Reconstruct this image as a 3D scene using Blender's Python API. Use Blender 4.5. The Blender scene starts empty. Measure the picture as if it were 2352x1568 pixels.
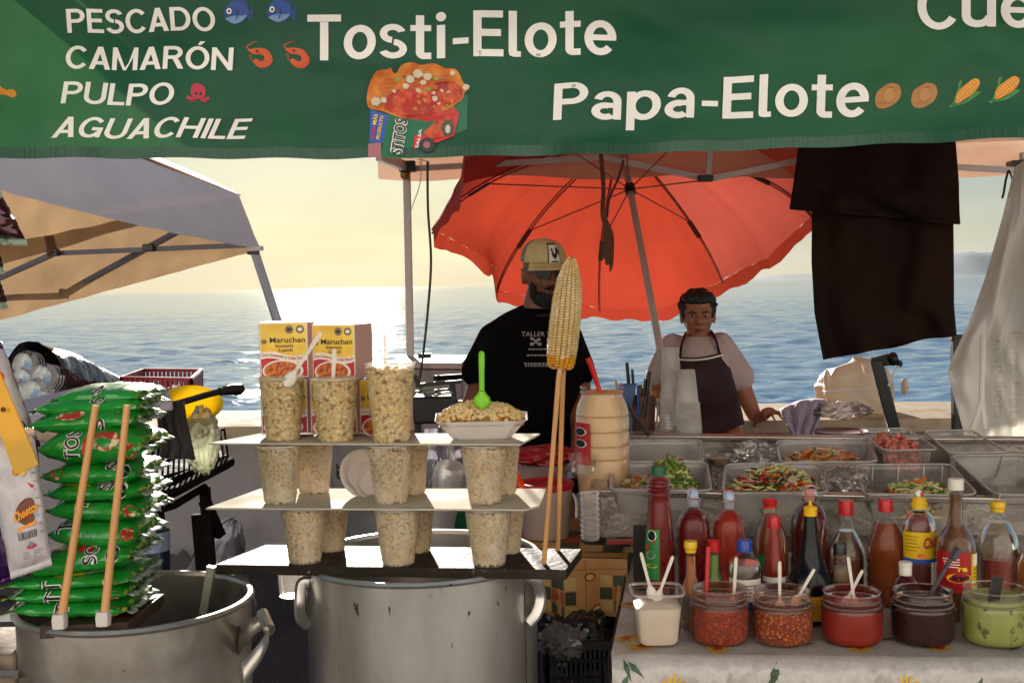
import bpy, math, random
import numpy as np
from mathutils import Vector, Matrix, Euler, noise as mnoise
from mathutils.geometry import tessellate_polygon
R = math.radians
random.seed(7); rng = np.random.default_rng(7)
S = bpy.context.scene
COL = S.collection

# ------------------------------------------------------------------ camera, light, exposure
F = 2700.0                                   # focal length in units of a 2352-wide frame
CAM = Vector((0, 0, 1.6))
cam = bpy.data.cameras.new('camera'); cam.sensor_width = 36; cam.lens = 36 * F / 2352
cam.clip_start = 0.05; cam.clip_end = 60000
camo = bpy.data.objects.new('camera', cam); COL.objects.link(camo); camo.location = CAM
CR = (Euler((R(90 - 2.78), 0, 0)).to_matrix() @ Matrix.Rotation(R(-1.2), 3, 'Z'))
camo.rotation_euler = CR.to_euler(); S.camera = camo

SUN_EL, SUN_AZ = 14.0, -8.5
sd = Vector((math.sin(R(SUN_AZ)) * math.cos(R(SUN_EL)), math.cos(R(SUN_AZ)) * math.cos(R(SUN_EL)), math.sin(R(SUN_EL))))
w = bpy.data.worlds.new('World'); S.world = w; w.use_nodes = True
nt = w.node_tree
bg = nt.nodes['Background']
sky = nt.nodes.new('ShaderNodeTexSky'); sky.sky_type = 'NISHITA'; sky.sun_disc = False
sky.sun_elevation = R(SUN_EL); sky.sun_rotation = R(SUN_AZ); sky.air_density = .9; sky.dust_density = .9; sky.ozone_density = 2.5
gm = nt.nodes.new('ShaderNodeGamma'); gm.inputs[1].default_value = .5
hs = nt.nodes.new('ShaderNodeHueSaturation'); hs.inputs['Hue'].default_value = .508; hs.inputs['Saturation'].default_value = 1.55; hs.inputs['Value'].default_value = 1.0
nt.links.new(sky.outputs[0], gm.inputs[0]); nt.links.new(gm.outputs[0], hs.inputs['Color']); wtc = nt.nodes.new('ShaderNodeTexCoord'); wmp = nt.nodes.new('ShaderNodeMapping'); wmp.inputs['Scale'].default_value = (2.2, 2.2, 9); wmp.inputs['Rotation'].default_value = (0, R(14), 0)
wnz = nt.nodes.new('ShaderNodeTexNoise'); wnz.inputs['Scale'].default_value = 2.4; wnz.inputs['Detail'].default_value = 6; wnz.inputs['Distortion'].default_value = .5
wmr = nt.nodes.new('ShaderNodeMapRange'); wmr.inputs['From Min'].default_value = .35; wmr.inputs['From Max'].default_value = .7; wmr.inputs['To Min'].default_value = .93; wmr.inputs['To Max'].default_value = 1.10
wvm = nt.nodes.new('ShaderNodeVectorMath'); wvm.operation = 'SCALE'
nt.links.new(wtc.outputs['Generated'], wmp.inputs[0]); nt.links.new(wmp.outputs[0], wnz.inputs['Vector']); nt.links.new(wnz.outputs['Fac'], wmr.inputs['Value']); nt.links.new(wmr.outputs[0], wvm.inputs['Scale']); nt.links.new(hs.outputs[0], wvm.inputs[0])
wtn = nt.nodes.new('ShaderNodeVectorMath'); wtn.operation = 'MULTIPLY'; wtn.inputs[1].default_value = (.97, 1.02, .95)
nt.links.new(wvm.outputs[0], wtn.inputs[0]); nt.links.new(wtn.outputs[0], bg.inputs[0]); bg.inputs[1].default_value = 0.069
sl = bpy.data.lights.new('sun', 'SUN'); sl.energy = 5.0; sl.angle = R(0.5); sl.color = (1, .93, .82)
slo = bpy.data.objects.new('sun', sl); COL.objects.link(slo); slo.location = (-2, 6, 8)
slo.rotation_euler = (-sd).to_track_quat('-Z', 'Y').to_euler()
vs = S.view_settings; vs.view_transform = 'Standard'; vs.look = 'None'; vs.gamma = 1; vs.use_curve_mapping = False
vs.exposure = 1.22
S.cycles.max_bounces = 8; S.cycles.transparent_max_bounces = 24; S.cycles.caustics_reflective = False; S.cycles.caustics_refractive = False
S.cycles.sample_clamp_indirect = 6; S.cycles.sample_clamp_direct = 0
S.cycles.use_denoising = True

# ------------------------------------------------------------------ geometry helpers
def W(x, y, d):
    """world point at depth d (metres along the lens axis) seen at (x, y) of a 2352x1568 frame"""
    return CAM + CR @ (Vector(((x - 1176) / F, (784 - y) / F, -1)) * d)
def WZ(x, y, z):
    """world point on the level z seen at (x, y)"""
    v = CR @ Vector(((x - 1176) / F, (784 - y) / F, -1))
    return CAM + v * ((z - CAM.z) / v.z)
def WP(x, y, p, n):
    v = CR @ Vector(((x - 1176) / F, (784 - y) / F, -1))
    return CAM + v * ((Vector(p) - CAM).dot(n) / v.dot(n))
def depth(p):
    return -(CR.transposed() @ (Vector(p) - CAM)).z
V = Vector
def lin(h):
    h = h.lstrip('#')
    c = [int(h[i:i + 2], 16) / 255 for i in (0, 2, 4)]
    return tuple((x / 12.92 if x <= .04045 else ((x + .055) / 1.055) ** 2.4) for x in c)
def N3(p, s=1.0, seed=0):
    return mnoise.noise(V((p[0] * s + seed * 13.7, p[1] * s + seed * 7.1, p[2] * s - seed * 3.3)))

class MB:
    def __init__(s): s.v = []; s.f = []; s.m = []; s.sm = []
    def add(s, vs, fs, mi=0, smooth=True):
        o = len(s.v); s.v += [tuple(p) for p in vs]
        for f in fs: s.f.append([i + o for i in f]); s.m.append(mi); s.sm.append(smooth)
        return s
    def poly(s, pts, mi=0): return s.add(pts, [list(range(len(pts)))], mi, False)
    def box(s, c, size, rot=None, mi=0):
        x, y, z = [k / 2 for k in size]
        P = [V((a * x, b * y, g * z)) for a in (-1, 1) for b in (-1, 1) for g in (-1, 1)]
        if rot is not None: P = [rot @ p for p in P]
        return s.add([p + V(c) for p in P], [(0, 1, 3, 2), (4, 6, 7, 5), (0, 4, 5, 1), (2, 3, 7, 6), (0, 2, 6, 4), (1, 5, 7, 3)], mi, False)
    def bar(s, p, q, w, h=None, mi=0, up=(0, 0, 1)):
        p, q = V(p), V(q); h = h or w; d = (q - p); L = d.length; d.normalize()
        up = V(up)
        if abs(d.dot(up)) > .98: up = V((0, 1, 0))
        a = d.cross(up).normalized(); b = a.cross(d).normalized()
        return s.box((p + q) / 2, (L, w, h), Matrix((d, a, b)).transposed(), mi)
    def hexa(s, P, mi=0):
        """8 corners: bottom ring 0-3, top ring 4-7"""
        return s.add(P, [(3, 2, 1, 0), (4, 5, 6, 7), (0, 1, 5, 4), (1, 2, 6, 5), (2, 3, 7, 6), (3, 0, 4, 7)], mi, False)
    def prism(s, pts, off, mi=0):
        n = len(pts); off = V(off); P = [V(p) for p in pts]
        s.add(P + [p + off for p in P], [list(range(n))[::-1], list(range(n, 2 * n))] + [(i, (i + 1) % n, n + (i + 1) % n, n + i) for i in range(n)], mi, False)
        return s
    def tube(s, path, r, n=8, mi=0, caps=True, flat=1.0):
        path = [V(p) for p in path]; k = len(path)
        rr = r if isinstance(r, (list, tuple)) else [r] * k
        vs = []; prev = None
        for i, p in enumerate(path):
            t = (path[min(i + 1, k - 1)] - path[max(i - 1, 0)]).normalized()
            if prev is None:
                u = V((0, 0, 1)) if abs(t.z) < .9 else V((1, 0, 0))
                a = t.cross(u).normalized()
            else: a = (prev - t * prev.dot(t)).normalized()
            prev = a; b = t.cross(a)
            for j in range(n):
                th = 2 * math.pi * j / n
                vs.append(p + (a * math.cos(th) + b * math.sin(th) * flat) * rr[i])
        fs = [(i * n + j, i * n + (j + 1) % n, (i + 1) * n + (j + 1) % n, (i + 1) * n + j) for i in range(k - 1) for j in range(n)]
        if caps: fs += [list(range(n))[::-1], list(range((k - 1) * n, k * n))]
        return s.add(vs, fs, mi)
    def lathe(s, prof, n=28, c=(0, 0, 0), mi=0, rot=None, cap=(False, False), fn=None, sq=None):
        """profile [(radius, height)], optional fn(th,z)->radius factor, sq = superellipse exponent"""
        vs = []; c = V(c)
        for r, z in prof:
            for j in range(n):
                th = 2 * math.pi * j / n; q = r * (fn(th, z) if fn else 1)
                x, y = math.cos(th), math.sin(th)
                if sq: k = (abs(x) ** sq + abs(y) ** sq) ** (-1 / sq); x *= k; y *= k
                p = V((q * x, q * y, z))
                vs.append(c + (rot @ p if rot is not None else p))
        k = len(prof)
        fs = [(i * n + j, i * n + (j + 1) % n, (i + 1) * n + (j + 1) % n, (i + 1) * n + j) for i in range(k - 1) for j in range(n)]
        if cap[0]: fs.append(list(range(n))[::-1])
        if cap[1]: fs.append(list(range((k - 1) * n, k * n)))
        return s.add(vs, fs, mi)
    def grid(s, fn, nu, nv, mi=0, smooth=True):
        vs = [fn(i / nu, j / nv) for j in range(nv + 1) for i in range(nu + 1)]
        w = nu + 1
        return s.add(vs, [(j * w + i, j * w + i + 1, (j + 1) * w + i + 1, (j + 1) * w + i) for j in range(nv) for i in range(nu)], mi, smooth)
    def ell(s, c, r, rot=None, nu=12, nv=8, mi=0, fn=None):
        r = (r, r, r) if isinstance(r, (int, float)) else r
        vs = []
        for j in range(nv + 1):
            ph = math.pi * j / nv - math.pi / 2
            for i in range(nu):
                th = 2 * math.pi * i / nu
                p = V((math.cos(ph) * math.cos(th), math.cos(ph) * math.sin(th), math.sin(ph)))
                k = fn(p) if fn else 1
                p = V((p.x * r[0] * k, p.y * r[1] * k, p.z * r[2] * k))
                vs.append(V(c) + (rot @ p if rot is not None else p))
        return s.add(vs, [(j * nu + i, j * nu + (i + 1) % nu, (j + 1) * nu + (i + 1) % nu, (j + 1) * nu + i) for j in range(nv) for i in range(nu)], mi)
    def print2d(s, vf, mp, mi=0):
        vs, fs = vf
        return s.add([mp(*p) for p in vs], fs, mi, False)
    def build(s, name, mats, parent=None, smooth=True, sharp=40, bev=0, subs=0, solid=0, label=None, cat=None, group=None, kind=None, base=None):
        me = bpy.data.meshes.new(name)
        if parent is not None:
            wm = WM(parent); inv = wm.inverted()
            vs = [inv @ V(p) for p in s.v]
            off = V((0, 0, 0))
        else:
            if base is None:
                a = np.array(s.v); off = V((float(a[:, 0].mean()), float(a[:, 1].mean()), float(a[:, 2].min())))
            else: off = V(base)
            vs = [V(p) - off for p in s.v]
        me.from_pydata([tuple(p) for p in vs], [], s.f)
        mats = mats if isinstance(mats, (list, tuple)) else [mats]
        for m in mats: me.materials.append(m)
        me.polygons.foreach_set('material_index', s.m)
        me.polygons.foreach_set('use_smooth', [bool(smooth and q) for q in s.sm])
        me.update()
        if smooth: me.set_sharp_from_angle(angle=R(sharp))
        o = bpy.data.objects.new(name, me); COL.objects.link(o)
        if parent is not None: o.parent = parent
        else: o.location = off
        if solid:
            mo = o.modifiers.new('solid', 'SOLIDIFY'); mo.thickness = solid; mo.offset = 0
        if bev:
            mo = o.modifiers.new('bevel', 'BEVEL'); mo.width = bev; mo.segments = 2; mo.limit_method = 'ANGLE'
        if subs:
            mo = o.modifiers.new('sub', 'SUBSURF'); mo.levels = subs; mo.render_levels = subs
        tag(o, label, cat, group, kind)
        return o
def WM(o):
    m = o.matrix_basis.copy()
    return WM(o.parent) @ m if o.parent else m
def tag(o, label=None, cat=None, group=None, kind=None):
    if label: o['label'] = label
    if cat: o['category'] = cat
    if group: o['group'] = group
    if kind: o['kind'] = kind
    return o
def thing(name, label, cat, loc=(0, 0, 0), rz=0, group=None, rot=None):
    o = bpy.data.objects.new(name, None); COL.objects.link(o); o.empty_display_size = .05
    o.location = loc; o.rotation_euler = rot if rot else (0, 0, rz)
    return tag(o, label, cat, group)
def dup(o, loc=None, rz=None, label=None, parent=None, scale=None):
    c = o.copy(); COL.objects.link(c)
    if parent: c.parent = parent
    if loc is not None: c.location = loc
    if rz is not None: c.rotation_euler = (0, 0, rz)
    if scale: c.scale = scale
    if label: c['label'] = label
    for ch in [k for k in bpy.data.objects if k.parent == o]: dup(ch, parent=c)
    return c

# ------------------------------------------------------------------ flat print: lettering and outlines
_tc = {}
def text2d(t, h=1.0, bold=.0, align='L', wx=1.0, shear=0.0, box=None):
    """2-D lettering (verts, faces), capital height h; box=(w) squeezes it to that width"""
    key = (t, bold, shear)
    if key not in _tc:
        cu = bpy.data.curves.new('lettering', 'FONT'); cu.body = t; cu.size = 1; cu.offset = bold; cu.resolution_u = 6; cu.shear = shear
        ob = bpy.data.objects.new('lettering_source', cu)
        me = ob.to_mesh()
        vs = [(p.co.x, p.co.y) for p in me.vertices]; fs = [list(p.vertices) for p in me.polygons]
        ob.to_mesh_clear(); bpy.data.objects.remove(ob); bpy.data.curves.remove(cu)
        _tc[key] = (vs, fs)
    vs, fs = _tc[key]
    xs = [p[0] for p in vs]; x0, x1 = min(xs), max(xs)
    k = h / .73
    sx = k * wx
    if box: sx = box / (x1 - x0)
    o = {'L': x0, 'C': (x0 + x1) / 2, 'R': x1}[align]
    return [((x - o) * sx, y * k) for x, y in vs], fs
def sub2d(vf, m):
    """split long edges so lettering can follow a curved surface (midpoint split of triangles)"""
    vs, fs = vf; vs = list(vs); out = []
    st = []
    for f in fs:
        for i in range(1, len(f) - 1): st.append((f[0], f[i], f[i + 1]))
    while st:
        a, b, c = st.pop()
        e = sorted([(math.dist(vs[a], vs[b]), a, b, c), (math.dist(vs[b], vs[c]), b, c, a), (math.dist(vs[c], vs[a]), c, a, b)])[-1]
        if e[0] > m and len(out) < 6000:
            _, p, q, r = e; vs.append(((vs[p][0] + vs[q][0]) / 2, (vs[p][1] + vs[q][1]) / 2)); n = len(vs) - 1
            st += [(p, n, r), (n, q, r)]
        else: out.append((a, b, c))
    return vs, out
def poly2d(pts):
    t = tessellate_polygon([[V((p[0], p[1], 0)) for p in pts]])
    return list(pts), [list(f) for f in t]
def ell2d(cx, cy, rx, ry, n=20, rot=0):
    c, s = math.cos(rot), math.sin(rot)
    pts = []
    for i in range(n):
        a = 2 * math.pi * i / n; x, y = rx * math.cos(a), ry * math.sin(a)
        pts.append((cx + x * c - y * s, cy + x * s + y * c))
    return pts, [list(range(n))]
def rect2d(x0, y0, x1, y1): return [(x0, y0), (x1, y0), (x1, y1), (x0, y1)], [[0, 1, 2, 3]]
def smooth_loop(pts, n=4):
    """closed Catmull-Rom"""
    out = []; k = len(pts)
    for i in range(k):
        p0, p1, p2, p3 = [V((*pts[(i + j - 1) % k], 0)) for j in range(4)]
        for j in range(n):
            t = j / n
            q = .5 * ((2 * p1) + (p2 - p0) * t + (2 * p0 - 5 * p1 + 4 * p2 - p3) * t * t + (3 * p1 - p0 - 3 * p2 + p3) * t ** 3)
            out.append((q.x, q.y))
    return out
def curve3(pts, n=6):
    """open Catmull-Rom through 3-D points"""
    pts = [V(p) for p in pts]; out = []; k = len(pts)
    for i in range(k - 1):
        p0, p1, p2, p3 = pts[max(i - 1, 0)], pts[i], pts[i + 1], pts[min(i + 2, k - 1)]
        for j in range(n):
            t = j / n
            out.append(.5 * ((2 * p1) + (p2 - p0) * t + (2 * p0 - 5 * p1 + 4 * p2 - p3) * t * t + (3 * p1 - p0 - 3 * p2 + p3) * t ** 3))
    out.append(pts[-1]); return out

# ------------------------------------------------------------------ materials
_mats = {}
def mat(name, col, rough=.55, metal=0.0, nz=.12, ns=9.0, bump=0.0, bs=60.0, tr=None, trc=None, coat=0.0, col2=None, lo=.42, hi=.6, s2=None, sheen=0, spec=.5, stretch=None, flake=None, bkind='noise', bdist=.01):
    """principled surface whose colour wanders a little; tr/trc = share and colour of light let through (cloth, thin plastic);
    col2 = second colour in blotches of scale s2; flake=(colour, scale, amount) = specks"""
    if name in _mats: return _mats[name]
    m = bpy.data.materials.new(name); m.use_nodes = True; t = m.node_tree; L = t.links.new; n = t.nodes
    pb = n['Principled BSDF']; out = n['Material Output']
    if isinstance(col, str): col = lin(col)
    tc = n.new('ShaderNodeTexCoord'); src = tc.outputs['Object']
    if stretch:
        mp = n.new('ShaderNodeMapping'); mp.inputs['Scale'].default_value = stretch; L(src, mp.inputs[0]); src = mp.outputs[0]
    nz1 = n.new('ShaderNodeTexNoise'); nz1.inputs['Scale'].default_value = ns; nz1.inputs['Detail'].default_value = 5; L(src, nz1.inputs['Vector'])
    mr = n.new('ShaderNodeMapRange'); mr.inputs['From Min'].default_value = .25; mr.inputs['From Max'].default_value = .75
    mr.inputs['To Min'].default_value = 1 - nz; mr.inputs['To Max'].default_value = 1 + nz; L(nz1.outputs['Fac'], mr.inputs['Value'])
    base = n.new('ShaderNodeRGB'); base.outputs[0].default_value = (*col, 1); cs = base.outputs[0]
    def mixc(fac, a, b):
        mx = n.new('ShaderNodeMix'); mx.data_type = 'RGBA'
        L(fac, mx.inputs['Factor']); L(a, mx.inputs['A'])
        if isinstance(b, tuple): mx.inputs['B'].default_value = (*b, 1)
        else: L(b, mx.inputs['B'])
        return mx.outputs['Result']
    def ramp(fac, lo, hi):
        r = n.new('ShaderNodeMapRange'); r.inputs['From Min'].default_value = lo; r.inputs['From Max'].default_value = hi; L(fac, r.inputs['Value']); return r.outputs[0]
    if col2 is not None:
        if isinstance(col2, str): col2 = lin(col2)
        n2 = n.new('ShaderNodeTexNoise'); n2.inputs['Scale'].default_value = s2 or ns; n2.inputs['Detail'].default_value = 6; L(src, n2.inputs['Vector'])
        cs = mixc(ramp(n2.outputs['Fac'], lo, hi), cs, tuple(col2))
    if flake:
        fc, fsc, fa = flake
        vo = n.new('ShaderNodeTexNoise'); vo.inputs['Scale'].default_value = fsc; vo.inputs['Detail'].default_value = 2; L(src, vo.inputs['Vector'])
        cs = mixc(ramp(vo.outputs['Fac'], 1 - fa - .03, 1 - fa + .03), cs, lin(fc) if isinstance(fc, str) else fc)
    vm = n.new('ShaderNodeVectorMath'); vm.operation = 'SCALE'; L(cs, vm.inputs[0]); L(mr.outputs[0], vm.inputs['Scale']); cs = vm.outputs[0]
    L(cs, pb.inputs['Base Color'])
    rr = n.new('ShaderNodeMapRange'); rr.inputs['From Min'].default_value = .3; rr.inputs['From Max'].default_value = .7
    rr.inputs['To Min'].default_value = max(.02, rough * .8); rr.inputs['To Max'].default_value = min(1, rough * 1.2); L(nz1.outputs['Fac'], rr.inputs['Value']); L(rr.outputs[0], pb.inputs['Roughness'])
    pb.inputs['Metallic'].default_value = metal; pb.inputs['Coat Weight'].default_value = coat; pb.inputs['Coat Roughness'].default_value = .08
    pb.inputs['Sheen Weight'].default_value = sheen; pb.inputs['Specular IOR Level'].default_value = spec
    nrm = None
    if bump:
        if bkind == 'voronoi': bt = n.new('ShaderNodeTexVoronoi'); bo = 'Distance'
        else: bt = n.new('ShaderNodeTexNoise'); bt.inputs['Detail'].default_value = 4; bo = 'Fac'
        bt.inputs['Scale'].default_value = bs; L(src, bt.inputs['Vector'])
        bp = n.new('ShaderNodeBump'); bp.inputs['Strength'].default_value = bump; bp.inputs['Distance'].default_value = bdist
        bp.invert = bkind == 'voronoi'
        L(bt.outputs[bo], bp.inputs['Height']); L(bp.outputs[0], pb.inputs['Normal']); nrm = bp
    if tr:
        ts = n.new('ShaderNodeBsdfTranslucent')
        if trc is not None:
            tcol = lin(trc) if isinstance(trc, str) else trc
            v2 = n.new('ShaderNodeVectorMath'); v2.operation = 'SCALE'; v2.inputs[0].default_value = tcol; L(mr.outputs[0], v2.inputs['Scale']); L(v2.outputs[0], ts.inputs[0])
        else: L(cs, ts.inputs[0])
        if nrm: L(nrm.outputs[0], ts.inputs['Normal'])
        ms = n.new('ShaderNodeMixShader'); ms.inputs[0].default_value = tr; L(pb.outputs[0], ms.inputs[1]); L(ts.outputs[0], ms.inputs[2]); L(ms.outputs[0], out.inputs[0])
    _mats[name] = m; return m
def clear(name, tint=(1, 1, 1), op=.1, body=(.9, .9, .9), rough=.08, fres=1.0, tr=.5):
    """thin clear wall: light passes, with fresnel gloss and a share `op` of milky body"""
    if name in _mats: return _mats[name]
    m = bpy.data.materials.new(name); m.use_nodes = True; t = m.node_tree; L = t.links.new; n = t.nodes
    n.remove(n['Principled BSDF']); out = n['Material Output']
    tp = n.new('ShaderNodeBsdfTransparent'); tp.inputs[0].default_value = (*tint, 1)
    df = n.new('ShaderNodeBsdfDiffuse'); df.inputs[0].default_value = (*body, 1)
    tl = n.new('ShaderNodeBsdfTranslucent'); tl.inputs[0].default_value = (*body, 1)
    m0 = n.new('ShaderNodeMixShader'); m0.inputs[0].default_value = tr; L(df.outputs[0], m0.inputs[1]); L(tl.outputs[0], m0.inputs[2])
    nz = n.new('ShaderNodeTexNoise'); nz.inputs['Scale'].default_value = 14; nz.inputs['Detail'].default_value = 4
    tc = n.new('ShaderNodeTexCoord'); L(tc.outputs['Object'], nz.inputs['Vector'])
    mr = n.new('ShaderNodeMapRange'); mr.inputs['From Min'].default_value = .3; mr.inputs['From Max'].default_value = .7; mr.inputs['To Min'].default_value = op * .75; mr.inputs['To Max'].default_value = min(1, op * 1.25); L(nz.outputs['Fac'], mr.inputs['Value'])
    m1 = n.new('ShaderNodeMixShader'); L(mr.outputs[0], m1.inputs[0]); L(tp.outputs[0], m1.inputs[1]); L(m0.outputs[0], m1.inputs[2])
    gl = n.new('ShaderNodeBsdfGlossy'); gl.inputs['Roughness'].default_value = rough; gl.inputs[0].default_value = (1, 1, 1, 1)
    lw = n.new('ShaderNodeFresnel'); lw.inputs[0].default_value = 1.45
    mu = n.new('ShaderNodeMath'); mu.operation = 'MULTIPLY'; mu.inputs[1].default_value = fres; L(lw.outputs[0], mu.inputs[0])
    m2 = n.new('ShaderNodeMixShader'); L(mu.outputs[0], m2.inputs[0]); L(m1.outputs[0], m2.inputs[1]); L(gl.outputs[0], m2.inputs[2])
    L(m2.outputs[0], out.inputs[0]); _mats[name] = m; return m

WHITE = mat('white_plastic', '#e6e2da', .35, nz=.05)
PRINTW = mat('print_white', '#e9e6df', .5, nz=.05, ns=20)
PRINTK = mat('print_black', '#0c0c0d', .45, nz=.05)
PRINTR = mat('print_red', '#c0161c', .45, nz=.08)
PRINTY = mat('print_yellow', '#f0c018', .45, nz=.08)
PRINTB = mat('print_blue', '#1d4fa6', .45, nz=.08)
PRINTO = mat('print_orange', '#e0731c', .45, nz=.18, ns=60)
PRINTG = mat('print_grey', '#85807a', .5, nz=.1)
BLACKM = mat('black_metal', '#0b0b0c', .45, nz=.2, ns=12)
BLACKP = mat('black_plastic', '#101011', .4, nz=.15)
STEEL = mat('grey_steel_tube', '#9a9aa0', .38, .75, nz=.12, ns=14)
BAMBOO = mat('bamboo', '#c89058', .5, nz=.25, ns=14, stretch=(1, 1, .15))
STRING = mat('white_string', '#d8d6d0', .8)
# ------------------------------------------------------------------ the setting: sea, hills, ground, sea wall
GZ = 0.28; SEA = -1.8
def water_material():
    m = bpy.data.materials.new('sea_water'); m.use_nodes = True; t = m.node_tree; n = t.nodes; L = t.links.new
    pb = n['Principled BSDF']; pb.inputs['Base Color'].default_value = (*lin('#6e9cc2'), 1)
    pb.inputs['Roughness'].default_value = .07; pb.inputs['IOR'].default_value = 1.33
    tc = n.new('ShaderNodeTexCoord'); prev = None
    for sc, st, di, stx in ((.3, .3, .3, .22), (1.2, .5, .2, .30), (3.8, .55, .07, .42)):
        mp = n.new('ShaderNodeMapping'); mp.inputs['Scale'].default_value = (stx, 1.25, 1); mp.inputs['Rotation'].default_value = (0, 0, R(9 * sc)); L(tc.outputs['Object'], mp.inputs[0])
        nz = n.new('ShaderNodeTexNoise'); nz.inputs['Scale'].default_value = sc; nz.inputs['Detail'].default_value = 4; nz.inputs['Roughness'].default_value = .6; L(mp.outputs[0], nz.inputs['Vector'])
        b = n.new('ShaderNodeBump'); b.inputs['Strength'].default_value = st; b.inputs['Distance'].default_value = di; L(nz.outputs['Fac'], b.inputs['Height'])
        if prev: L(prev.outputs[0], b.inputs['Normal'])
        prev = b
    L(prev.outputs[0], pb.inputs['Normal'])
    return m
def build_sea():
    nr, na = 430, 380
    r = np.concatenate([np.exp(np.linspace(np.log(9.0), np.log(420.0), nr - 26)), np.exp(np.linspace(np.log(450.0), np.log(30000.0), 26))])
    a = np.linspace(R(-62), R(62), na)
    rr, aa = np.meshgrid(r, a, indexing='ij')
    X = rr * np.sin(aa); Y = rr * np.cos(aa); Z = np.zeros_like(X)
    g = np.random.default_rng(3)
    for i in range(46):
        lam = np.exp(g.uniform(np.log(.6), np.log(5))); th = g.normal(1.95, .55)
        amp = .0066 * lam ** .8 * g.uniform(.5, 1.2)
        k = 2 * np.pi / lam
        keep = np.clip(1.6 - rr / (lam * 55), 0, 1)
        ph = k * (X * np.cos(th) + Y * np.sin(th)) + g.uniform(0, 6.28)
        Z += keep * amp * (1 - 2 * np.abs(np.sin(ph / 2)) ** 1.3)
    b = MB(); b.v = np.stack([X, Y + 0, Z + SEA], -1).reshape(-1, 3).tolist()
    i, j = np.meshgrid(np.arange(nr - 1), np.arange(na - 1), indexing='ij'); q = i * na + j
    b.f = np.stack([q, q + 1, q + na + 1, q + na], -1).reshape(-1, 4).tolist()
    b.m = [0] * len(b.f); b.sm = [True] * len(b.f)
    o = b.build('sea', water_material(), sharp=180, kind='structure', base=(0, 0, SEA))
build_sea()

def build_hills():
    b = MB(); D = 21000.0
    m = mat('hill_scrub', '#4a5a5a', .9, nz=.3, ns=.002)
    n = 90
    top = []
    for i in range(n + 1):
        x = 1600 + i * (3000 - 1600) / n
        pk = 48 * math.exp(-((x - 2235) / 70) ** 2) + 34 * math.exp(-((x - 2330) / 60) ** 2) + 46 * math.exp(-((x - 2480) / 120) ** 2) + 9 * math.exp(-((x - 1830) / 90) ** 2) + 14 * math.exp(-((x - 2040) / 130) ** 2)
        pk += 3 * N3((x * .05, 0, 0)) + 2.5 * N3((x * .13, 5, 0))
        p = W(x, 700, D); p.z = SEA - 20; top.append((p, max(1, pk) * D / F))
    pts = []
    for lvl, (back, hk) in enumerate(((-1500, 0), (-900, .35), (-300, .8), (400, 1.0), (2500, .8), (6000, 0))):
        for i, (p, h) in enumerate(top):
            q = p + V((0, back, 0)); q.z += (h + 20) * hk * (1 + .12 * N3((i * .3, lvl * 2, 1))); pts.append(q)
    w_ = n + 1
    b.add(pts, [(l * w_ + i, l * w_ + i + 1, (l + 1) * w_ + i + 1, (l + 1) * w_ + i) for l in range(5) for i in range(n)])
    b.build('hills', m, kind='structure')
build_hills()

ASPH = mat('asphalt', '#37313a', .85, nz=.3, ns=3, bump=.7, bs=90, flake=('#8a8288', 130, .34))
b = MB()
def ground_pt(u, v):
    x = -26 + 52 * u; y = -30 + 36.4 * v
    return V((x, y, GZ + .006 * N3((x, y, 0), .9)))
b.grid(ground_pt, 60, 44); b.build('ground', ASPH, kind='structure', base=(0, 0, GZ))

CONC = mat('sea_wall_plaster', '#8f8a8c', .85, nz=.12, ns=2.2, col2='#6d6768', s2=3.0, lo=.48, hi=.72, bump=.25, bs=28)
CONCT = mat('sea_wall_cap', '#b5a68e', .9, spec=.08, nz=.16, ns=6, col2='#9a8a76', s2=9, lo=.5, hi=.7, bump=.3, bs=40)  # cap colour paler and warmer than the wall face
STAIN = mat('wall_base_stain', '#4a4346', .9, nz=.3, ns=6)
wl, wr = W(-900, 985, 5.75), W(3300, 945, 5.05)
ZW = .968
wall = thing('sea_wall', 'long low plastered sea wall with paler cap between the stalls and the sea', 'wall', (0, 5.5, GZ))
dr = (wr - wl); dr.z = 0; dr.normalize(); nb = V((-dr.y, dr.x, 0))
wl.z = wr.z = GZ
b = MB()
def wallf(u, v):
    p = wl.lerp(wr, u); p.z = GZ + (ZW - .05 - GZ) * v
    return p + nb * (.012 * N3((p.x * 2, p.z * 3, 1)) + .012)
b.grid(wallf, 120, 10); b.build('wall_face', CONC, wall)
b = MB()
P = [wl - nb * .02, wr - nb * .02, wr + nb * .72, wl + nb * .72]
def capf(u, v):
    s_ = wl.lerp(wr, u); ph = [(-.03, ZW - .055), (-.035, ZW - .02), (-.02, ZW), (.36, ZW + .008), (.70, ZW), (.72, ZW - .3), (.72, GZ - 2.3)]
    k = min(int(v * 6), 5); t = v * 6 - k
    o = ph[k][0] * (1 - t) + ph[k + 1][0] * t; z = ph[k][1] * (1 - t) + ph[k + 1][1] * t
    p = s_ + nb * o; p.z = z + .004 * N3((p.x * 3, p.y * 3, 2)); return p
b.grid(capf, 120, 6); b.build('wall_cap', CONCT, wall)
b = MB()
for x, wd, h in ((600, 120, .1), (690, 90, .07), (430, 140, .09), (1560, 120, .08), (880, 60, .04)):
    c = W(x, 1250, 5.4); f_ = (c.x - wl.x) / (wr.x - wl.x); c = wl.lerp(wr, f_)
    pts = [(-wd / F * 5.5 / 2 + wd / F * 5.5 * i / 10, (h * (.6 + .6 * random.random())) if 0 < i < 10 else .01) for i in range(11)]
    pts = [(pts[-1][0], 0), (pts[0][0], 0)] + pts
    b.print2d(poly2d(pts), lambda u, v: c + dr * u + V((0, 0, v + .004)) - nb * .006)
b.build('stain', STAIN, wall)
b = MB()   # small black stencil on the wall
c0 = W(770, 1095, 5.3); f_ = (c0.x - wl.x) / (wr.x - wl.x); c1 = wl.lerp(wr, f_); zc = c0.z
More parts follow.
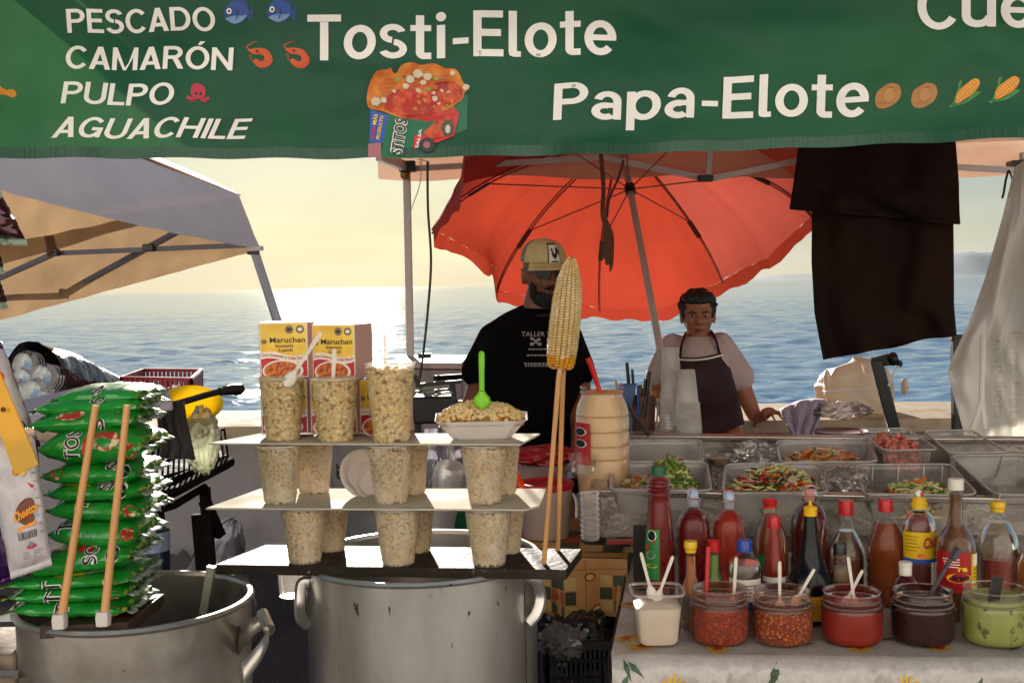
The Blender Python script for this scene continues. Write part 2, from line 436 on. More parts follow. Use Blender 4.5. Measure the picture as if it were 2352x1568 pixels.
k = 5.35 / F
sp = lambda u, v: c1 + dr * u * k - nb * .005 + V((0, 0, zc - c1.z - v * k))
for pl in ([(-9, -16), (-5, -20), (-4, -12), (4, -12), (6, -20), (9, -15), (9, 12), (4, 18), (-4, 18), (-9, 12)],): b.print2d(poly2d(pl), sp)
b.build('stencil', PRINTK, wall)
b = MB()
sp2 = lambda u, v: sp(u, v) - nb * .002
for e in ((-4, -5), (4, -5)): b.print2d(ell2d(e[0], e[1], 2.6, 3.4, 10), sp2)
b.print2d(rect2d(-5, 8, 5, 11), sp2); b.print2d(rect2d(-2, 1, 2, 6), sp2)
b.build('stencil_gap', CONC, wall)

# ------------------------------------------------------------------ pop-up tent of the stall itself
CANV = mat('stall_canopy_cloth', '#b9a08a', .8, nz=.1, ns=5, tr=.26, trc='#c89a80')
FRAME = mat('tent_frame_paint', '#b5aaa6', .5, .3, nz=.15, ns=10)
ct = thing('canopy_tent', 'beige pop-up canopy over the stall with grey folding frame', 'canopy', (1.0, 4.0, GZ))
BL = W(934, 380, 5.5); BR = W(2352, 372, 5.5)
ez = BL.z
FL = V((-1.02, 2.12, ez + .06)); FR = V((2.75, 2.12, ez + .06))
top = lambda p: V((p.x, p.y, ez))
pk = (BL + BR + FL + FR) / 4 + V((0, .2, .62))
b = MB()
vb = .13
def tri(a, c, n=10):
    def f(u, v):
        p = a.lerp(c, u).lerp(pk, v); p.z -= .05 * math.sin(math.pi * u) * (1 - v) * .6; return p
    b.grid(f, n, n)
cs = [BL + V((0, 0, .10)), BR + V((0, 0, .10)), FR + V((0, 0, .10)), FL + V((0, 0, .10))]
for i in range(4): tri(cs[i], cs[(i + 1) % 4])
b.build('roof', CANV, ct)
b = MB()
vl = W(868, 362, 5.62)
def val(u, v):
    p = (BL + V((-.14, .05, 0))).lerp(BR + V((.1, .05, 0)), u)
    p.z += .10 - v * (.155 + .012 * math.sin(u * 23)); p.y += .012 * math.sin(u * 31); return p
b.grid(val, 60, 3)
def val2(u, v):
    p = cs[0].lerp(cs[3], u); p.z -= v * .1; return p + V((-.03, 0, 0))
b.grid(val2, 20, 2)
b.build('valance', CANV, ct)
def leg(p, q, s=.034, mi=FRAME):
    b = MB(); b.bar(p, q, s, s); return b.build('leg', mi, ct, bev=.004)
leg(W(934, 385, 5.5), V((BL.x - .01, BL.y, GZ)))
leg(V((BR.x, BR.y, ez)), V((BR.x, BR.y, GZ)))
leg(FL, V((FL.x, FL.y, GZ))); leg(FR, V((FR.x, FR.y, GZ)))
for a, c in ((W(1385, 362, 5.45), W(1628, 412, 5.4)), (W(1628, 412, 5.4), W(1850, 366, 5.4)), (W(945, 388, 5.5), W(1385, 362, 5.45)), (W(870, 362, 4.9), W(934, 388, 5.5)), (W(1850, 366, 5.4), W(2352, 392, 5.4))):
    b = MB(); b.bar(a, c, .026, .026); b.build('truss', FRAME, ct)
for a, c in ((W(1626, 412, 5.38), W(1632, 330, 5.38)), (BL, FL), (FL, FR), (BR, FR)):
    b = MB(); b.bar(a, c, .026); b.build('truss', FRAME, ct)
for p_, s_ in ((W(936, 383, 5.46), (.075, .07, .05)), (W(1620, 410, 5.36), (.066, .05, .03)), (W(2340, 382, 5.5), (.09, .08, .05))):
    b = MB(); b.box(p_, s_); b.build('bracket', BLACKP, ct, bev=.004)
b = MB(); b.ell(W(930, 402, 5.46), .022); b.build('lock_knob', mat('brass_knob', '#8a6a3a', .5, .4), ct)

# white string and dark cable hanging by the tent leg
b = MB(); b.tube(curve3([W(968, 362, 5.2), W(965, 420, 5.2), W(945, 480, 5.2), W(930, 525, 5.2), W(936, 540, 5.2)]), .0022, 5)
b.tube(curve3([W(960, 366, 5.2), W(985, 372, 5.2), W(976, 384, 5.2), W(962, 372, 5.2)]), .0025, 5)
tag(b.build('string', STRING), 'thin white string tied to the tent corner bracket', 'string')
b = MB(); b.tube(curve3([W(982, 372, 5.1), W(983, 480, 5.1), W(990, 600, 5.1), W(982, 720, 5.1), W(970, 830, 5.05), W(962, 880, 5.0)]), .006, 6)
tag(b.build('cable', mat('brown_cable', '#4a3a38', .6)), 'dark cable hanging from the canopy beside the tent leg', 'cable')

# ------------------------------------------------------------------ leaning tent of the stall next door
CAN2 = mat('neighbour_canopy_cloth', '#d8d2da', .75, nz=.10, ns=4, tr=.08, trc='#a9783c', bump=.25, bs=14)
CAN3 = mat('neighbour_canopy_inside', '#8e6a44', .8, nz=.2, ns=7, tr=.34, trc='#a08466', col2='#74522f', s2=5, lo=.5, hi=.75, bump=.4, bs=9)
nt_ = thing('leaning_tent', 'neighbouring grey canopy tent leaning sideways with brown lit underside', 'canopy', (W(640, 900, 5.3).x, W(640, 900, 5.3).y, GZ))
c_lo, c_hi = W(596, 572, 5.2), W(548, 446, 5.3)
a_lo, a_hi = W(-120, 402, 3.9), W(-120, 170, 4.1)
b_lo, b_hi = W(-120, 768, 6.0), W(-120, 640, 6.1)
pk2 = W(-60, 205, 5.6)
b = MB()
def edge(lo0, lo1, hi0, hi1, sag, sd_):
    def f(u, v):
        p = lo0.lerp(lo1, u).lerp(hi0.lerp(hi1, u), v)
        p += V((0, 0, -sag * math.sin(math.pi * u))) + V((0, .012 * N3((u * 9, v * 3, sd_)), .006 * N3((u * 14, v * 2, sd_ + 3))))
        return p
    return f
def round_corner(u, v):
    p = W(596, 572, 5.2).lerp(W(596, 572, 5.2), u); return p
b.grid(edge(c_lo, a_lo, c_hi, a_hi, .02, 0), 30, 6)
def roofa(u, v):
    p = c_hi.lerp(a_hi, u).lerp(W(325, 355, 5.9).lerp(pk2, u), v); p.z += .02 * math.sin(math.pi * v); return p
b.grid(roofa, 20, 6)
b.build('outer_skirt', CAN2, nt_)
b = MB()
b.grid(edge(c_lo + V((0, .03, 0)), b_lo, c_hi + V((-.02, .03, -.01)), b_hi + V((0, 0, .12)), .0, 4), 30, 6)
def roofb(u, v):
    p = (c_hi + V((0, .06, 0))).lerp(b_hi, u).lerp(W(325, 357, 5.93).lerp(pk2 + V((0, .1, 0)), u), v)
    p += V((0, .03 * N3((u * 6, v * 6, 2)), 0)); return p
b.grid(roofb, 24, 10)
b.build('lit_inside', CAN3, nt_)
NF = mat('neighbour_frame', '#5d5660', .5, .3, nz=.15)
w2 = lambda x, y, d: W(x, y, d)
for a, c in ((w2(125, 582, 5.5), w2(585, 562, 5.22)), (w2(125, 582, 5.5), w2(-60, 665, 5.7)), (w2(150, 672, 5.75), w2(-60, 688, 5.95)), (w2(150, 672, 5.75), w2(430, 520, 5.28))):
    b = MB(); b.bar(a, c, .026, .022); b.build('truss', NF, nt_)
for x, y, d in ((342, 569, 5.34), (122, 580, 5.46), (150, 671, 5.72), (582, 576, 5.2)):
    b = MB(); b.box(W(x, y, d), (.05, .04, .034)); b.build('joint', BLACKP, nt_, bev=.004)
b = MB(); b.bar(W(122, 582, 5.44), W(112, 545, 5.5), .04, .02); b.build('bracket', mat('rusty_bracket', '#5a3420', .7), nt_)
b = MB(); b.bar(W(586, 582, 5.2), W(644, 760, 5.25), .036, .036); q = W(644, 760, 5.25); pth = q - W(586, 582, 5.2)
b.bar(q, q + pth.normalized() * ((q.z - GZ) / -pth.normalized().z), .03, .03)
b.build('leg', mat('neighbour_leg', '#8f8f9c', .4, .5), nt_, bev=.004)
b = MB(); b.bar(W(568, 572, 5.19), W(603, 570, 5.19), .04, .02); b.build('end_cap', FRAME, nt_)

# ------------------------------------------------------------------ red parasol
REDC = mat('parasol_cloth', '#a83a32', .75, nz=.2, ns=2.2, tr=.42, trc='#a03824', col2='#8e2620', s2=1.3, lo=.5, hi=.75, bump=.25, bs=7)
um = thing('red_parasol', 'large red beach parasol tilted towards the sea behind the two vendors', 'parasol', W(1545, 1000, 4.9))
axis_top, axis_lo = W(1425, 318, 5.55), W(1522, 832, 4.95)
ax = (axis_lo - axis_top).normalized()          # down the pole
A = axis_top
e1 = (W(1860, 520, 5.4) - W(1012, 500, 5.4)); e1 = (e1 - ax * e1.dot(ax)).normalized(); e2 = ax.cross(e1)
if e2.z > 0: e2 = -e2
RU, HU = .93, .36
PH0 = 8
THS = [15, 54, 95, 132, 172, 217, 262, 312, 375]; SCL = [.03, -.02, .05, .125, .08, .08, .08, .08]
def um_pt(th, t, inner=0.0):
    # t 0 apex .. 1 rim
    dg = (math.degrees(th) - 15) % 360 + 15; k_ = max(i for i in range(8) if THS[i] <= dg + 1e-6); q_ = (dg - THS[k_]) / (THS[k_ + 1] - THS[k_]); fr = 1 - abs(2 * q_ - 1)   # 0 on rib, 1 between
    rr_ = RU * math.sin(t * 1.35) / math.sin(1.35)
    h = HU * (1 - math.cos(t * 1.35)) / (1 - math.cos(1.35))
    sag = .07 * fr ** 2 * t * t
    rr_ *= 1 - SCL[k_] * 1.5 * (1 - (1 - fr) ** 1.7) * t * t
    h -= -sag * .6
    wr_ = (.016 * N3((math.cos(th) * 5, math.sin(th) * 5, t * 2.5)) + .007 * N3((math.cos(th) * 22, math.sin(th) * 22, t * 1.5)) + .006 * N3((math.cos(th) * 60, math.sin(th) * 60, t * .8)) * t * t * (1.2 - fr)) * t
    return A + e1 * rr_ * math.cos(th) + e2 * rr_ * math.sin(th) + ax * (h + wr_ - inner)
nth = 216
REDS = mat('parasol_cloth_shaded', '#9c241e', .7, nz=.2, ns=2.2, tr=.40, trc='#822a22', col2='#84201c', s2=1.3, lo=.5, hi=.75, bump=.3, bs=9)  # panel turned from the light: its shade is put into the colour
REDL = mat('parasol_cloth_lit', '#bd4a40', .7, nz=.2, ns=2.2, tr=.42, trc='#a64a3c', col2='#a8382e', s2=1.6, lo=.5, hi=.75, bump=.3, bs=9)  # panels catching more light: the brightness is put into the colour
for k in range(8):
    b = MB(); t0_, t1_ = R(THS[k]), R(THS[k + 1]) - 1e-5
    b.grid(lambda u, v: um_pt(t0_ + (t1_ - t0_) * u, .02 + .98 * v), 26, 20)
    b.build('panel', {0: REDL, 4: REDS, 7: REDL}.get(k, REDC), um, sharp=60)
b = MB()   # stitched seams between the ribs
SEAM = mat('parasol_seam', '#6a1a16', .8)
for k in range(8):
    b = MB(); b.tube([um_pt(R(THS[k]), .05 + .95 * j / 10, .0) for j in range(11)], .004, 4); b.build('seam', SEAM, um)
b = MB()   # hanging hem flaps
for i in range(nth):
    t0, t1 = 2 * math.pi * i / nth, 2 * math.pi * (i + 1) / nth
    p, q = um_pt(t0, 1), um_pt(t1, 1)
    f0, f1 = .05 + .03 * N3((i * .2, 0, 3)), .05 + .03 * N3(((i + 1) % nth * .2, 0, 3))
    b.add([p, q, q + ax * f1 * .8 + V((0, 0, -f1 * .6)), p + ax * f0 * .8 + V((0, 0, -f0 * .6))], [(0, 1, 2, 3)])
b.build('hem', REDC, um, sharp=60)
for k in range(8):
    th = R(THS[k])
    b = MB(); b.tube([um_pt(th, .03 + .97 * j / 12, -.02) for j in range(13)], .0046, 5)
    rib = b.build('rib', mat('rib_metal', '#8a463c', .5, .2), um)
    hub = A + ax * .30
    b = MB(); b.tube([hub, um_pt(th, .56, -.015)], .0035, 5); b.build('strut', mat('rib_metal', ''), rib)
    b = MB(); m_ = um_pt(th, .55, -.02); m2 = um_pt(th, .66, -.02); b.bar(m_, m2, .022, .014)
    b.build('clip', mat('dark_clip', '#2a1412', .6), rib)
b = MB(); b.tube([A - ax * .05, axis_lo], .0165, 10); b.tube([axis_lo, axis_lo + ax * ((axis_lo.z - GZ) / -ax.z)], .014, 10)
b.build('pole', mat('parasol_pole', '#c4b8b2', .4, .6), um)
b = MB(); b.tube([hub - ax * .02, hub + ax * .025], .026, 10); b.build('runner', BLACKP, um)
b = MB()
b.tube(curve3([W(1380, 350, 5.3), W(1386, 430, 5.25), W(1384, 490, 5.2), W(1392, 520, 5.2)]), .011, 6)
for k in range(7):
    x = 1386 + k * 3.2; b.tube(curve3([W(1390, 500, 5.2), W(x + 2, 545, 5.2), W(x, 590 + 5 * k + random.uniform(-8, 8), 5.2)]), .006, 5)
tag(b.build('frayed_rope', mat('brown_rope', '#6a4433', .9, nz=.3, ns=30)), 'frayed brown rope hanging under the red parasol', 'rope')
b = MB(); b.tube(curve3([W(1432, 368, 5.2), W(1420, 410, 5.2), W(1400, 455, 5.2), W(1394, 500, 5.2)]), .006, 6)
tag(b.build('thin_cord', mat('brown_cord', '#50302a', .9)), 'thin dark cord slanting beside the frayed rope', 'cord')

# ------------------------------------------------------------------ dark cloth hung from the tent, in two layers
DARK = mat('brown_black_cloth', '#1a0d09', .9, nz=.4, ns=3.5, col2='#26160f', s2=2.4, lo=.45, hi=.7, spec=.12)
dk = thing('hanging_cloth', 'dark brown cloth hung in two layers below the banner', 'cloth', W(2040, 825, 3.3))
def strip(L, Rr, d0, folds, seed):
    """cloth between a left and a right px outline (same count), with folds in depth"""
    n = len(L) - 1
    def f(u, v):
        t = v * n; i = min(int(t), n - 1); q = t - i
        l = V((*L[i], 0)).lerp(V((*L[i + 1], 0)), q); r = V((*Rr[i], 0)).lerp(V((*Rr[i + 1], 0)), q)
        p = l.lerp(r, u)
        d = d0 + folds * (math.sin(u * 13 + 2 * N3((u * 2, v * 2, seed)) * 2) * .6 + N3((u * 5, v * 1.7, seed))) * (.35 + .65 * v)
        yy = p.y + 9 * N3((u * 3.3, v, seed + 9)) * v
        return W(p.x, yy, d)
    return f
b = MB(); b.grid(strip([(1838, 300), (1822, 430), (1814, 480)], [(2192, 300), (2202, 420), (2205, 516)], 3.22, .038, 1), 70, 20)
b.build('upper_layer', DARK, dk, solid=.004)
b = MB(); b.grid(strip([(1866, 470), (1865, 600), (1872, 720), (1892, 826)], [(2190, 500), (2190, 600), (2190, 700), (2196, 770)], 3.27, .05, 5), 70, 26)
b.build('lower_layer', DARK, dk, solid=.004)

# ------------------------------------------------------------------ the air that pales the far hills
hz_ = bpy.data.materials.new('sea_haze'); hz_.use_nodes = True; hz_.node_tree.nodes.remove(hz_.node_tree.nodes['Principled BSDF'])
pv = hz_.node_tree.nodes.new('ShaderNodeVolumePrincipled'); pv.inputs['Color'].default_value = (.86, .92, 1, 1); pv.inputs['Density'].default_value = 1.7e-5; pv.inputs['Anisotropy'].default_value = .0
hz_.node_tree.links.new(pv.outputs[0], hz_.node_tree.nodes['Material Output'].inputs['Volume'])
b = MB(); b.box((0, 8000, 330), (70000, 56000, 670)); b.build('haze', hz_, kind='stuff', smooth=False)
STR = mat('bounce_concrete', '#a5a09a', .8, nz=.12, ns=2, bump=.3, bs=50)
b = MB(); b.add([(-26, -8, GZ + .012), (26, -8, GZ + .012), (26, 1.5, GZ + .012), (-26, 1.5, GZ + .012)], [(0, 1, 2, 3)], 0, False); b.build('street', STR, kind='structure', base=(0, -3, GZ))  # unseen pale slab added behind the stall front to bounce sunlight
# ------------------------------------------------------------------ unseen house added behind the camera to throw sunlight back
hs_ = thing('reflector_house', 'long cream plastered house across the street behind the photographer', 'house', (0, -8, GZ))
b = MB(); PLA = mat('reflector_plaster', '#dedcd8', .85, nz=.1, ns=1.2)
wx = [-24 + 4 * i for i in range(13)]
X0, X1, Z0, Z1_ = -26, 26, GZ, GZ + 8.5
def panel(x0, x1, z0, z1): b.add([(x0, -8, z0), (x1, -8, z0), (x1, -8, z1), (x0, -8, z1)], [(0, 1, 2, 3)], 0, False)
zs = [Z0, Z0 + 1, Z0 + 2.6, Z0 + 4.2, Z0 + 5.8, Z1_]
for r_ in range(5):
    if r_ in (0, 2, 4): panel(X0, X1, zs[r_], zs[r_ + 1])
    else:
        e = X0
        for x in wx: panel(e, x - .6, zs[r_], zs[r_ + 1]); e = x + .6
        panel(e, X1, zs[r_], zs[r_ + 1])
b.hexa([V(p) for p in ((X0, -14, Z1_), (X1, -14, Z1_), (X1, -7.9, Z1_), (X0, -7.9, Z1_), (X0, -14, Z1_ + .3), (X1, -14, Z1_ + .3), (X1, -7.9, Z1_ + .3), (X0, -7.9, Z1_ + .3))])
b.build('wall', PLA, hs_, smooth=False)
WPn = mat('window_pane', '#1c2630', .08, nz=.1)
for x in wx:
    for z in (Z0 + 1, Z0 + 4.2):
        b = MB(); b.box((x, -8.12, z + .8), (1.2, .04, 1.6)); w_ = b.build('window', WPn, hs_, smooth=False)
# ------------------------------------------------------------------ the two vendors
SKINM = mat('tan_skin_dark', '#74462f', .5, nz=.1, ns=12)  # darker of the two skin tones
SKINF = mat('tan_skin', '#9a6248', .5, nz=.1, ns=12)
HAIR = mat('black_hair', '#0d0908', .6, nz=.4, ns=40, bump=.6, bs=70, stretch=(1, 1, .35))
BEARD = mat('black_beard', '#120b09', .8, nz=.4, ns=60, bump=.6, bs=120)
def loft(b, rings, n=20, mi=0):
    """rings: (centre, half-width vector a, half-depth vector b)"""
    vs = []
    for c, a, d in rings:
        for j in range(n):
            th = 2 * math.pi * j / n
            x, y = math.cos(th), math.sin(th); k = (abs(x) ** 2.4 + abs(y) ** 2.4) ** (-1 / 2.4)
            vs.append(V(c) + V(a) * x * k + V(d) * y * k)
    k = len(rings)
    b.add(vs, [(i * n + j, i * n + (j + 1) % n, (i + 1) * n + (j + 1) % n, (i + 1) * n + j) for i in range(k - 1) for j in range(n)] + [list(range(n))[::-1], list(range((k - 1) * n, k * n))], mi)
def limb(b, pts, rad):
    b.tube(pts, rad, 14); b.ell(pts[0], rad[0], nu=14, nv=8); b.ell(pts[-1], rad[-1], nu=14, nv=8)
    for p, r in list(zip(pts, rad))[1:-1]: b.ell(p, r * 1.0, nu=14, nv=8)
def fused(b, name, m, parent, vox=.007, it=6, label=None):
    o = b.build(name, m, parent, sharp=180, label=label)
    r = o.modifiers.new('fuse', 'REMESH'); r.mode = 'VOXEL'; r.voxel_size = vox; r.use_smooth_shade = True
    s_ = o.modifiers.new('soften', 'SMOOTH'); s_.factor = .5; s_.iterations = it
    return o
def head_mesh(b, HM, s=1.0):
    """head of height .23*s about HM: x to the viewer's right, -y face, z up"""
    rot = HM.to_3x3(); P = lambda x, y, z: HM @ V((x * s, y * s, z * s))
    e = lambda c, r: b.ell(P(*c), tuple(k * s for k in r), rot=rot, nu=18, nv=12)
    e((0, .012, .035), (.074, .092, .082)); e((0, -.012, -.03), (.064, .074, .075)); e((0, -.03, -.075), (.048, .05, .038))
    e((0, -.058, -.098), (.024, .022, .018)); e((0, -.068, .022), (.058, .02, .012))
    for k in (-1, 1):
        e((k * .037, -.058, -.022), (.024, .022, .022)); e((k * .077, .012, -.012), (.009, .02, .032)); e((k * .011, -.092, -.03), (.010, .011, .009))
    b.tube([P(0, -.079, .018), P(0, -.09, -.005), P(0, -.103, -.026)], [.009 * s, .011 * s, .014 * s], 10)
    e((0, -.102, -.028), (.014, .012, .011)); e((0, -.082, -.058), (.026, .013, .007)); e((0, -.079, -.069), (.022, .013, .008))
def hand(b, wrist, mid, tips, thumb, r=.0085):
    """palm from wrist to mid, four fingers (list of joint lists) and a thumb"""
    b.tube([wrist, V(wrist).lerp(mid, .5), mid], [.027, .036, .038], 12, flat=.55)
    b.ell(wrist, .027, nu=12, nv=8); b.ell(mid, (.036, .02, .022), nu=12, nv=8)
    for t in tips + [thumb]:
        b.tube(t, [r * 1.12] + [r] * (len(t) - 2) + [r * .8], 8)
        for p in t: b.ell(p, r, nu=8, nv=6)

# ---- the man with the cap
D1 = 4.5
M1 = lambda x, y, o=0.0: W(x, y, D1 + o)
K1 = D1 / F
man = thing('person', 'bearded man in black T-shirt, sunglasses and khaki rooster cap, standing under the parasol', 'person', V((M1(1220, 900).x, M1(1220, 900).y, GZ)))
b = MB()
H1 = Matrix.Translation(M1(1249, 629)) @ Euler((R(5), 0, R(20))).to_matrix().to_4x4()
head_mesh(b, H1, 1.02)
X, Y = V((1, 0, 0)), V((0, 1, 0))
def torso(b, rows, f, g=0.0):
    loft(b, [(f((l + r) / 2, y, o), X * ((r - l) / 2 * K + g), Y * (dp + g)) for y, l, r, o, dp, K in rows])
T1 = [(1130, 1112, 1326, .02, .15, K1), (1060, 1104, 1334, .02, .165, K1), (980, 1106, 1332, .0, .165, K1), (900, 1110, 1330, 0, .155, K1), (830, 1104, 1334, .0, .145, K1), (785, 1102, 1336, .0, .13, K1), (752, 1122, 1318, .02, .11, K1), (728, 1165, 1282, .03, .085, K1), (705, 1192, 1272, .03, .07, K1)]
torso(b, T1, M1, -.006)
limb(b, [M1(1243, 680, .02), M1(1237, 735, .03)], [.062, .074])
armL = [M1(1134, 778, .02), M1(1106, 890, .03), M1(1066, 990, -.1), M1(1050, 1035, -.2)]
armR = [M1(1302, 778, .02), M1(1326, 890, .03), M1(1338, 985, -.16), M1(1330, 1030, -.24)]
for a in (armL, armR): limb(b, a, [.064, .054, .043, .032])
for a, sx in ((armL, 1), (armR, -1)):
    wv = a[-1]; dr1 = (a[-1] - a[-2]).normalized(); mid = wv + dr1 * .075
    side = V((sx, 0, 0)); fwd = V((0, -1, 0))
    tips = [[mid + side * (i - 1.5) * .019, mid + side * (i - 1.5) * .020 + dr1 * .035 + fwd * .012, mid + side * (i - 1.5) * .019 + dr1 * (.055 + .008 * (i in (1, 2))) + fwd * .034] for i in range(4)]
    th_ = [wv + side * .02 + dr1 * .025, wv + side * .045 + dr1 * .055 + fwd * .015, wv + side * .043 + dr1 * .085 + fwd * .03]
    hand(b, wv, mid, tips, th_)
for sx in (1165, 1275):
    hp = M1(sx, 1120, .02); kn = V((hp.x + .01, hp.y - .02, (hp.z + GZ) / 2 + .04)); an = V((kn.x, kn.y + .05, GZ + .07))
    limb(b, [hp, kn, an], [.085, .06, .042]); b.ell((an.x, an.y - .07, GZ + .04), (.045, .13, .042))
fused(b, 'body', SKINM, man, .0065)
b = MB(); torso(b, T1[:-2] + [(728, 1168, 1280, .03, .082, K1), (708, 1196, 1276, .03, .074, K1)], M1, .010)
for a, q in ((armL, M1(1098, 852, .03)), (armR, M1(1328, 850, .03))):
    limb(b, [M1(1236, 728, .03), a[0].lerp(M1(1236, 728, .03), .45) + V((0, 0, .012)), a[0]], [.07, .062, .066]); limb(b, [a[0], a[0].lerp(q, .55), q], [.064, .066, .068])
shirt = fused(b, 'shirt', mat('black_jersey', '#050304', .95, nz=.3, ns=10, spec=.1, bump=.35, bs=9, bdist=.02), man, .009, 8)
b = MB()
for k in range(24):
    th = 2 * math.pi * k / 24; th2 = 2 * math.pi * (k + 1) / 24
    pq = [M1(1237, 712, .03) + X * .076 * math.cos(t) + Y * .086 * math.sin(t) + V((0, 0, .022 * math.sin(t))) for t in (th, th2)]
    b.tube(pq, .008, 6, caps=False)
b.build('collar', mat('dark_collar', '#191316', .9), shirt)
b = MB()
k = K1
def chest(u, v):      # px offsets on the shirt front
    x, y = u, v; o = -.175 + .0000045 * ((x - 1225) * 1.0) ** 2 - .0002 * (900 - y) * (-.4)
    return W(x, y, D1 + o)
def chest_text(s_, x, y, h, wd, a=0): b.print2d(text2d(s_, h, .01, box=wd), lambda u, v: chest(x + u, y - v + (u) * a))
chest_text('TALLER Y REFAC', 1198, 772, 11, 118)
for i, (x, y, wd) in enumerate(((1214, 800, 60), (1210, 814, 74), (1204, 833, 84), (1206, 838, 60))):
    xx = x
    while xx < x + wd:
        q = random.uniform(3, 8); b.print2d(rect2d(xx, y, xx + q, y + 3.4), chest); xx += q + 2.2
for e in ((1222, 778, 5, 3, .5), (1237, 780, 5, 3, -.5), (1221, 790, 4, 4, 0), (1240, 790, 4, 4, 0)): b.print2d(ell2d(*e[:4], 12, e[4]), chest)
b.print2d(poly2d([(1222, 776), (1226, 776), (1240, 791), (1236, 793)]), chest); b.print2d(poly2d([(1240, 776), (1236, 776), (1221, 791), (1225, 793)]), chest)
b.print2d(rect2d(1256, 776, 1262, 794), chest); b.print2d(rect2d(1265, 776, 1270, 794), chest)
b.build('lettering', mat('faded_print', '#8d8484', .8), shirt)
b = MB(); rot1 = H1.to_3x3(); P1 = lambda x, y, z: H1 @ V((x * 1.02, y * 1.02, z * 1.02))
b.ell(P1(0, -.036, -.086), (.062, .060, .042), rot=rot1, nu=18, nv=12, fn=lambda p: 1 + .05 * N3(p, 9))
for s_ in (-1, 1):
    b.ell(P1(s_ * .058, -.034, -.058), (.011, .026, .034), rot=rot1); b.ell(P1(s_ * .018, -.094, -.047), (.02, .008, .007), rot=rot1)
b.build('beard', BEARD, man)
b = MB(); b.tube([P1(-.024, -.096, -.06), P1(0, -.104, -.0625), P1(.024, -.096, -.06)], [.003, .007, .003], 8); b.build('lips', mat('lips', '#6a3226', .5), man)
b = MB()
for s_ in (-1, 1):
    ln = [(s_ * .012, .026), (s_ * .03, .032), (s_ * .06, .028), (s_ * .066, .008), (s_ * .05, -.012), (s_ * .026, -.012), (s_ * .012, .004)]
    b.prism([P1(x, -.1 + .35 * abs(x) ** 1.25 * 1.0, z) for x, z in ln], rot1 @ V((0, .007, 0)))
    b.bar(P1(s_ * .066, -.075, .018), P1(s_ * .083, .02, .016), .004, .009)
b.bar(P1(-.014, -.1, .024), P1(.014, -.1, .024), .004)
b.build('sunglasses', mat('dark_lens', '#040404', .1, coat=.6, nz=.02), man)
b = MB()
hat = lambda p: 1.0
def crown(u, v, mi=0):
    th = u * 2 * math.pi; ph = v * math.pi / 2
    r = math.cos(ph) ** .72
    return P1(.083 * r * math.sin(th), .008 + -.104 * r * math.cos(th), .046 + .085 * math.sin(ph) ** .9)
KH = mat('khaki_twill', '#c4b27c', .8, nz=.1, ns=20, bump=.15, bs=150)
b = MB(); nu, nv = 40, 12
vs_ = [crown((i + .0) / nu, j / nv) for j in range(nv + 1) for i in range(nu)]
fr, bk = [], []
for j in range(nv):
    for i in range(nu):
        f = (j * nu + i, j * nu + (i + 1) % nu, (j + 1) * nu + (i + 1) % nu, (j + 1) * nu + i)
        a = (i + .5) / nu; a = min(a, 1 - a)
        (fr if a < .23 else bk).append(f)
b.add(vs_, fr, 0); b.add(vs_, bk, 1)
cap = b.build('cap', [KH, mat('grey_mesh_back', '#8b7e74', .9, bump=.8, bs=300, bkind='voronoi', bdist=.003)], man)
b = MB()
def brim(u, v):
    a = R(-62 + 124 * u); r0 = .103; r = r0 + v * (.07 * max(0, math.cos(a * 1.42)) ** .55)
    return P1(.083 / .104 * r * math.sin(a) * (1), .008 - r * math.cos(a), .047 - .020 * v - .012 * math.sin(a) ** 2 * v)
b.grid(brim, 20, 5); b.build('brim', KH, cap, solid=.004)
b = MB(); b.ell(P1(0, .005, .132), .008); b.build('button', KH, cap)
b = MB()
def patch(u, v, o=.0):   # u,v in patch units -1..1
    th = R(2) + u * .27; z = .062 + .034 * v + .012; ph = math.asin(max(0, min(1, (z - .046) / .085)) ** (1 / .9))
    r = math.cos(ph) ** .72 * (1.02 + o)
    return P1(.083 * r * math.sin(th), .008 - .104 * r * math.cos(th), z)
def prr(b, x0, y0, x1, y1, o, mi):
    b.grid(lambda u, v: patch(x0 + (x1 - x0) * u, y0 + (y1 - y0) * v, o), 6, 6, mi)
prr(b, -1.1, -1.0, 1.1, 1.3, .01, 0); prr(b, -.9, -.82, .9, 1.12, .03, 1)
bird = smooth_loop([(-.5, .75), (-.62, .55), (-.45, .5), (-.5, .2), (-.35, -.1), (-.05, -.3), (.05, -.5), (.12, -.3), (.35, -.05), (.5, .35), (.62, .0), (.78, .3), (.7, .75), (.4, .9), (.2, .6), (.15, .25), (-.1, .2), (-.25, .45), (-.28, .75)], 3)
b.print2d(poly2d(bird), lambda u, v: patch(u, v, .06), 2)
b.print2d(rect2d(-.6, -.72, .6, -.56), lambda u, v: patch(u, v, .05), 2)
b.build('patch', [mat('patch_red', '#6e1418', .7), PRINTW, PRINTK], cap)

# ---- the woman in the apron
D2 = 5.3; K2 = D2 / F
M2 = lambda x, y, o=0.0: W(x, y, D2 + o)
lady = thing('person', 'short-haired woman in white T-shirt and maroon apron sitting on the sea wall', 'person', V((M2(1610, 960).x, M2(1610, 960).y, ZW)))
b = MB()
H2 = Matrix.Translation(M2(1603, 724)) @ Euler((R(2), 0, R(-6))).to_matrix().to_4x4()
P2 = lambda x, y, z: H2 @ V((x * .95, y * .95, z * .95)); rot2 = H2.to_3x3()
head_mesh(b, H2, .95)
T2 = [(985, 1548, 1700, .02, .16, K2), (945, 1548, 1692, .0, .155, K2), (900, 1550, 1678, .0, .145, K2), (855, 1542, 1674, .0, .14, K2), (815, 1536, 1672, .0, .125, K2), (788, 1544, 1664, .01, .1, K2), (770, 1568, 1642, .02, .075, K2), (756, 1582, 1628, .02, .06, K2)]
torso(b, T2, M2, -.004)
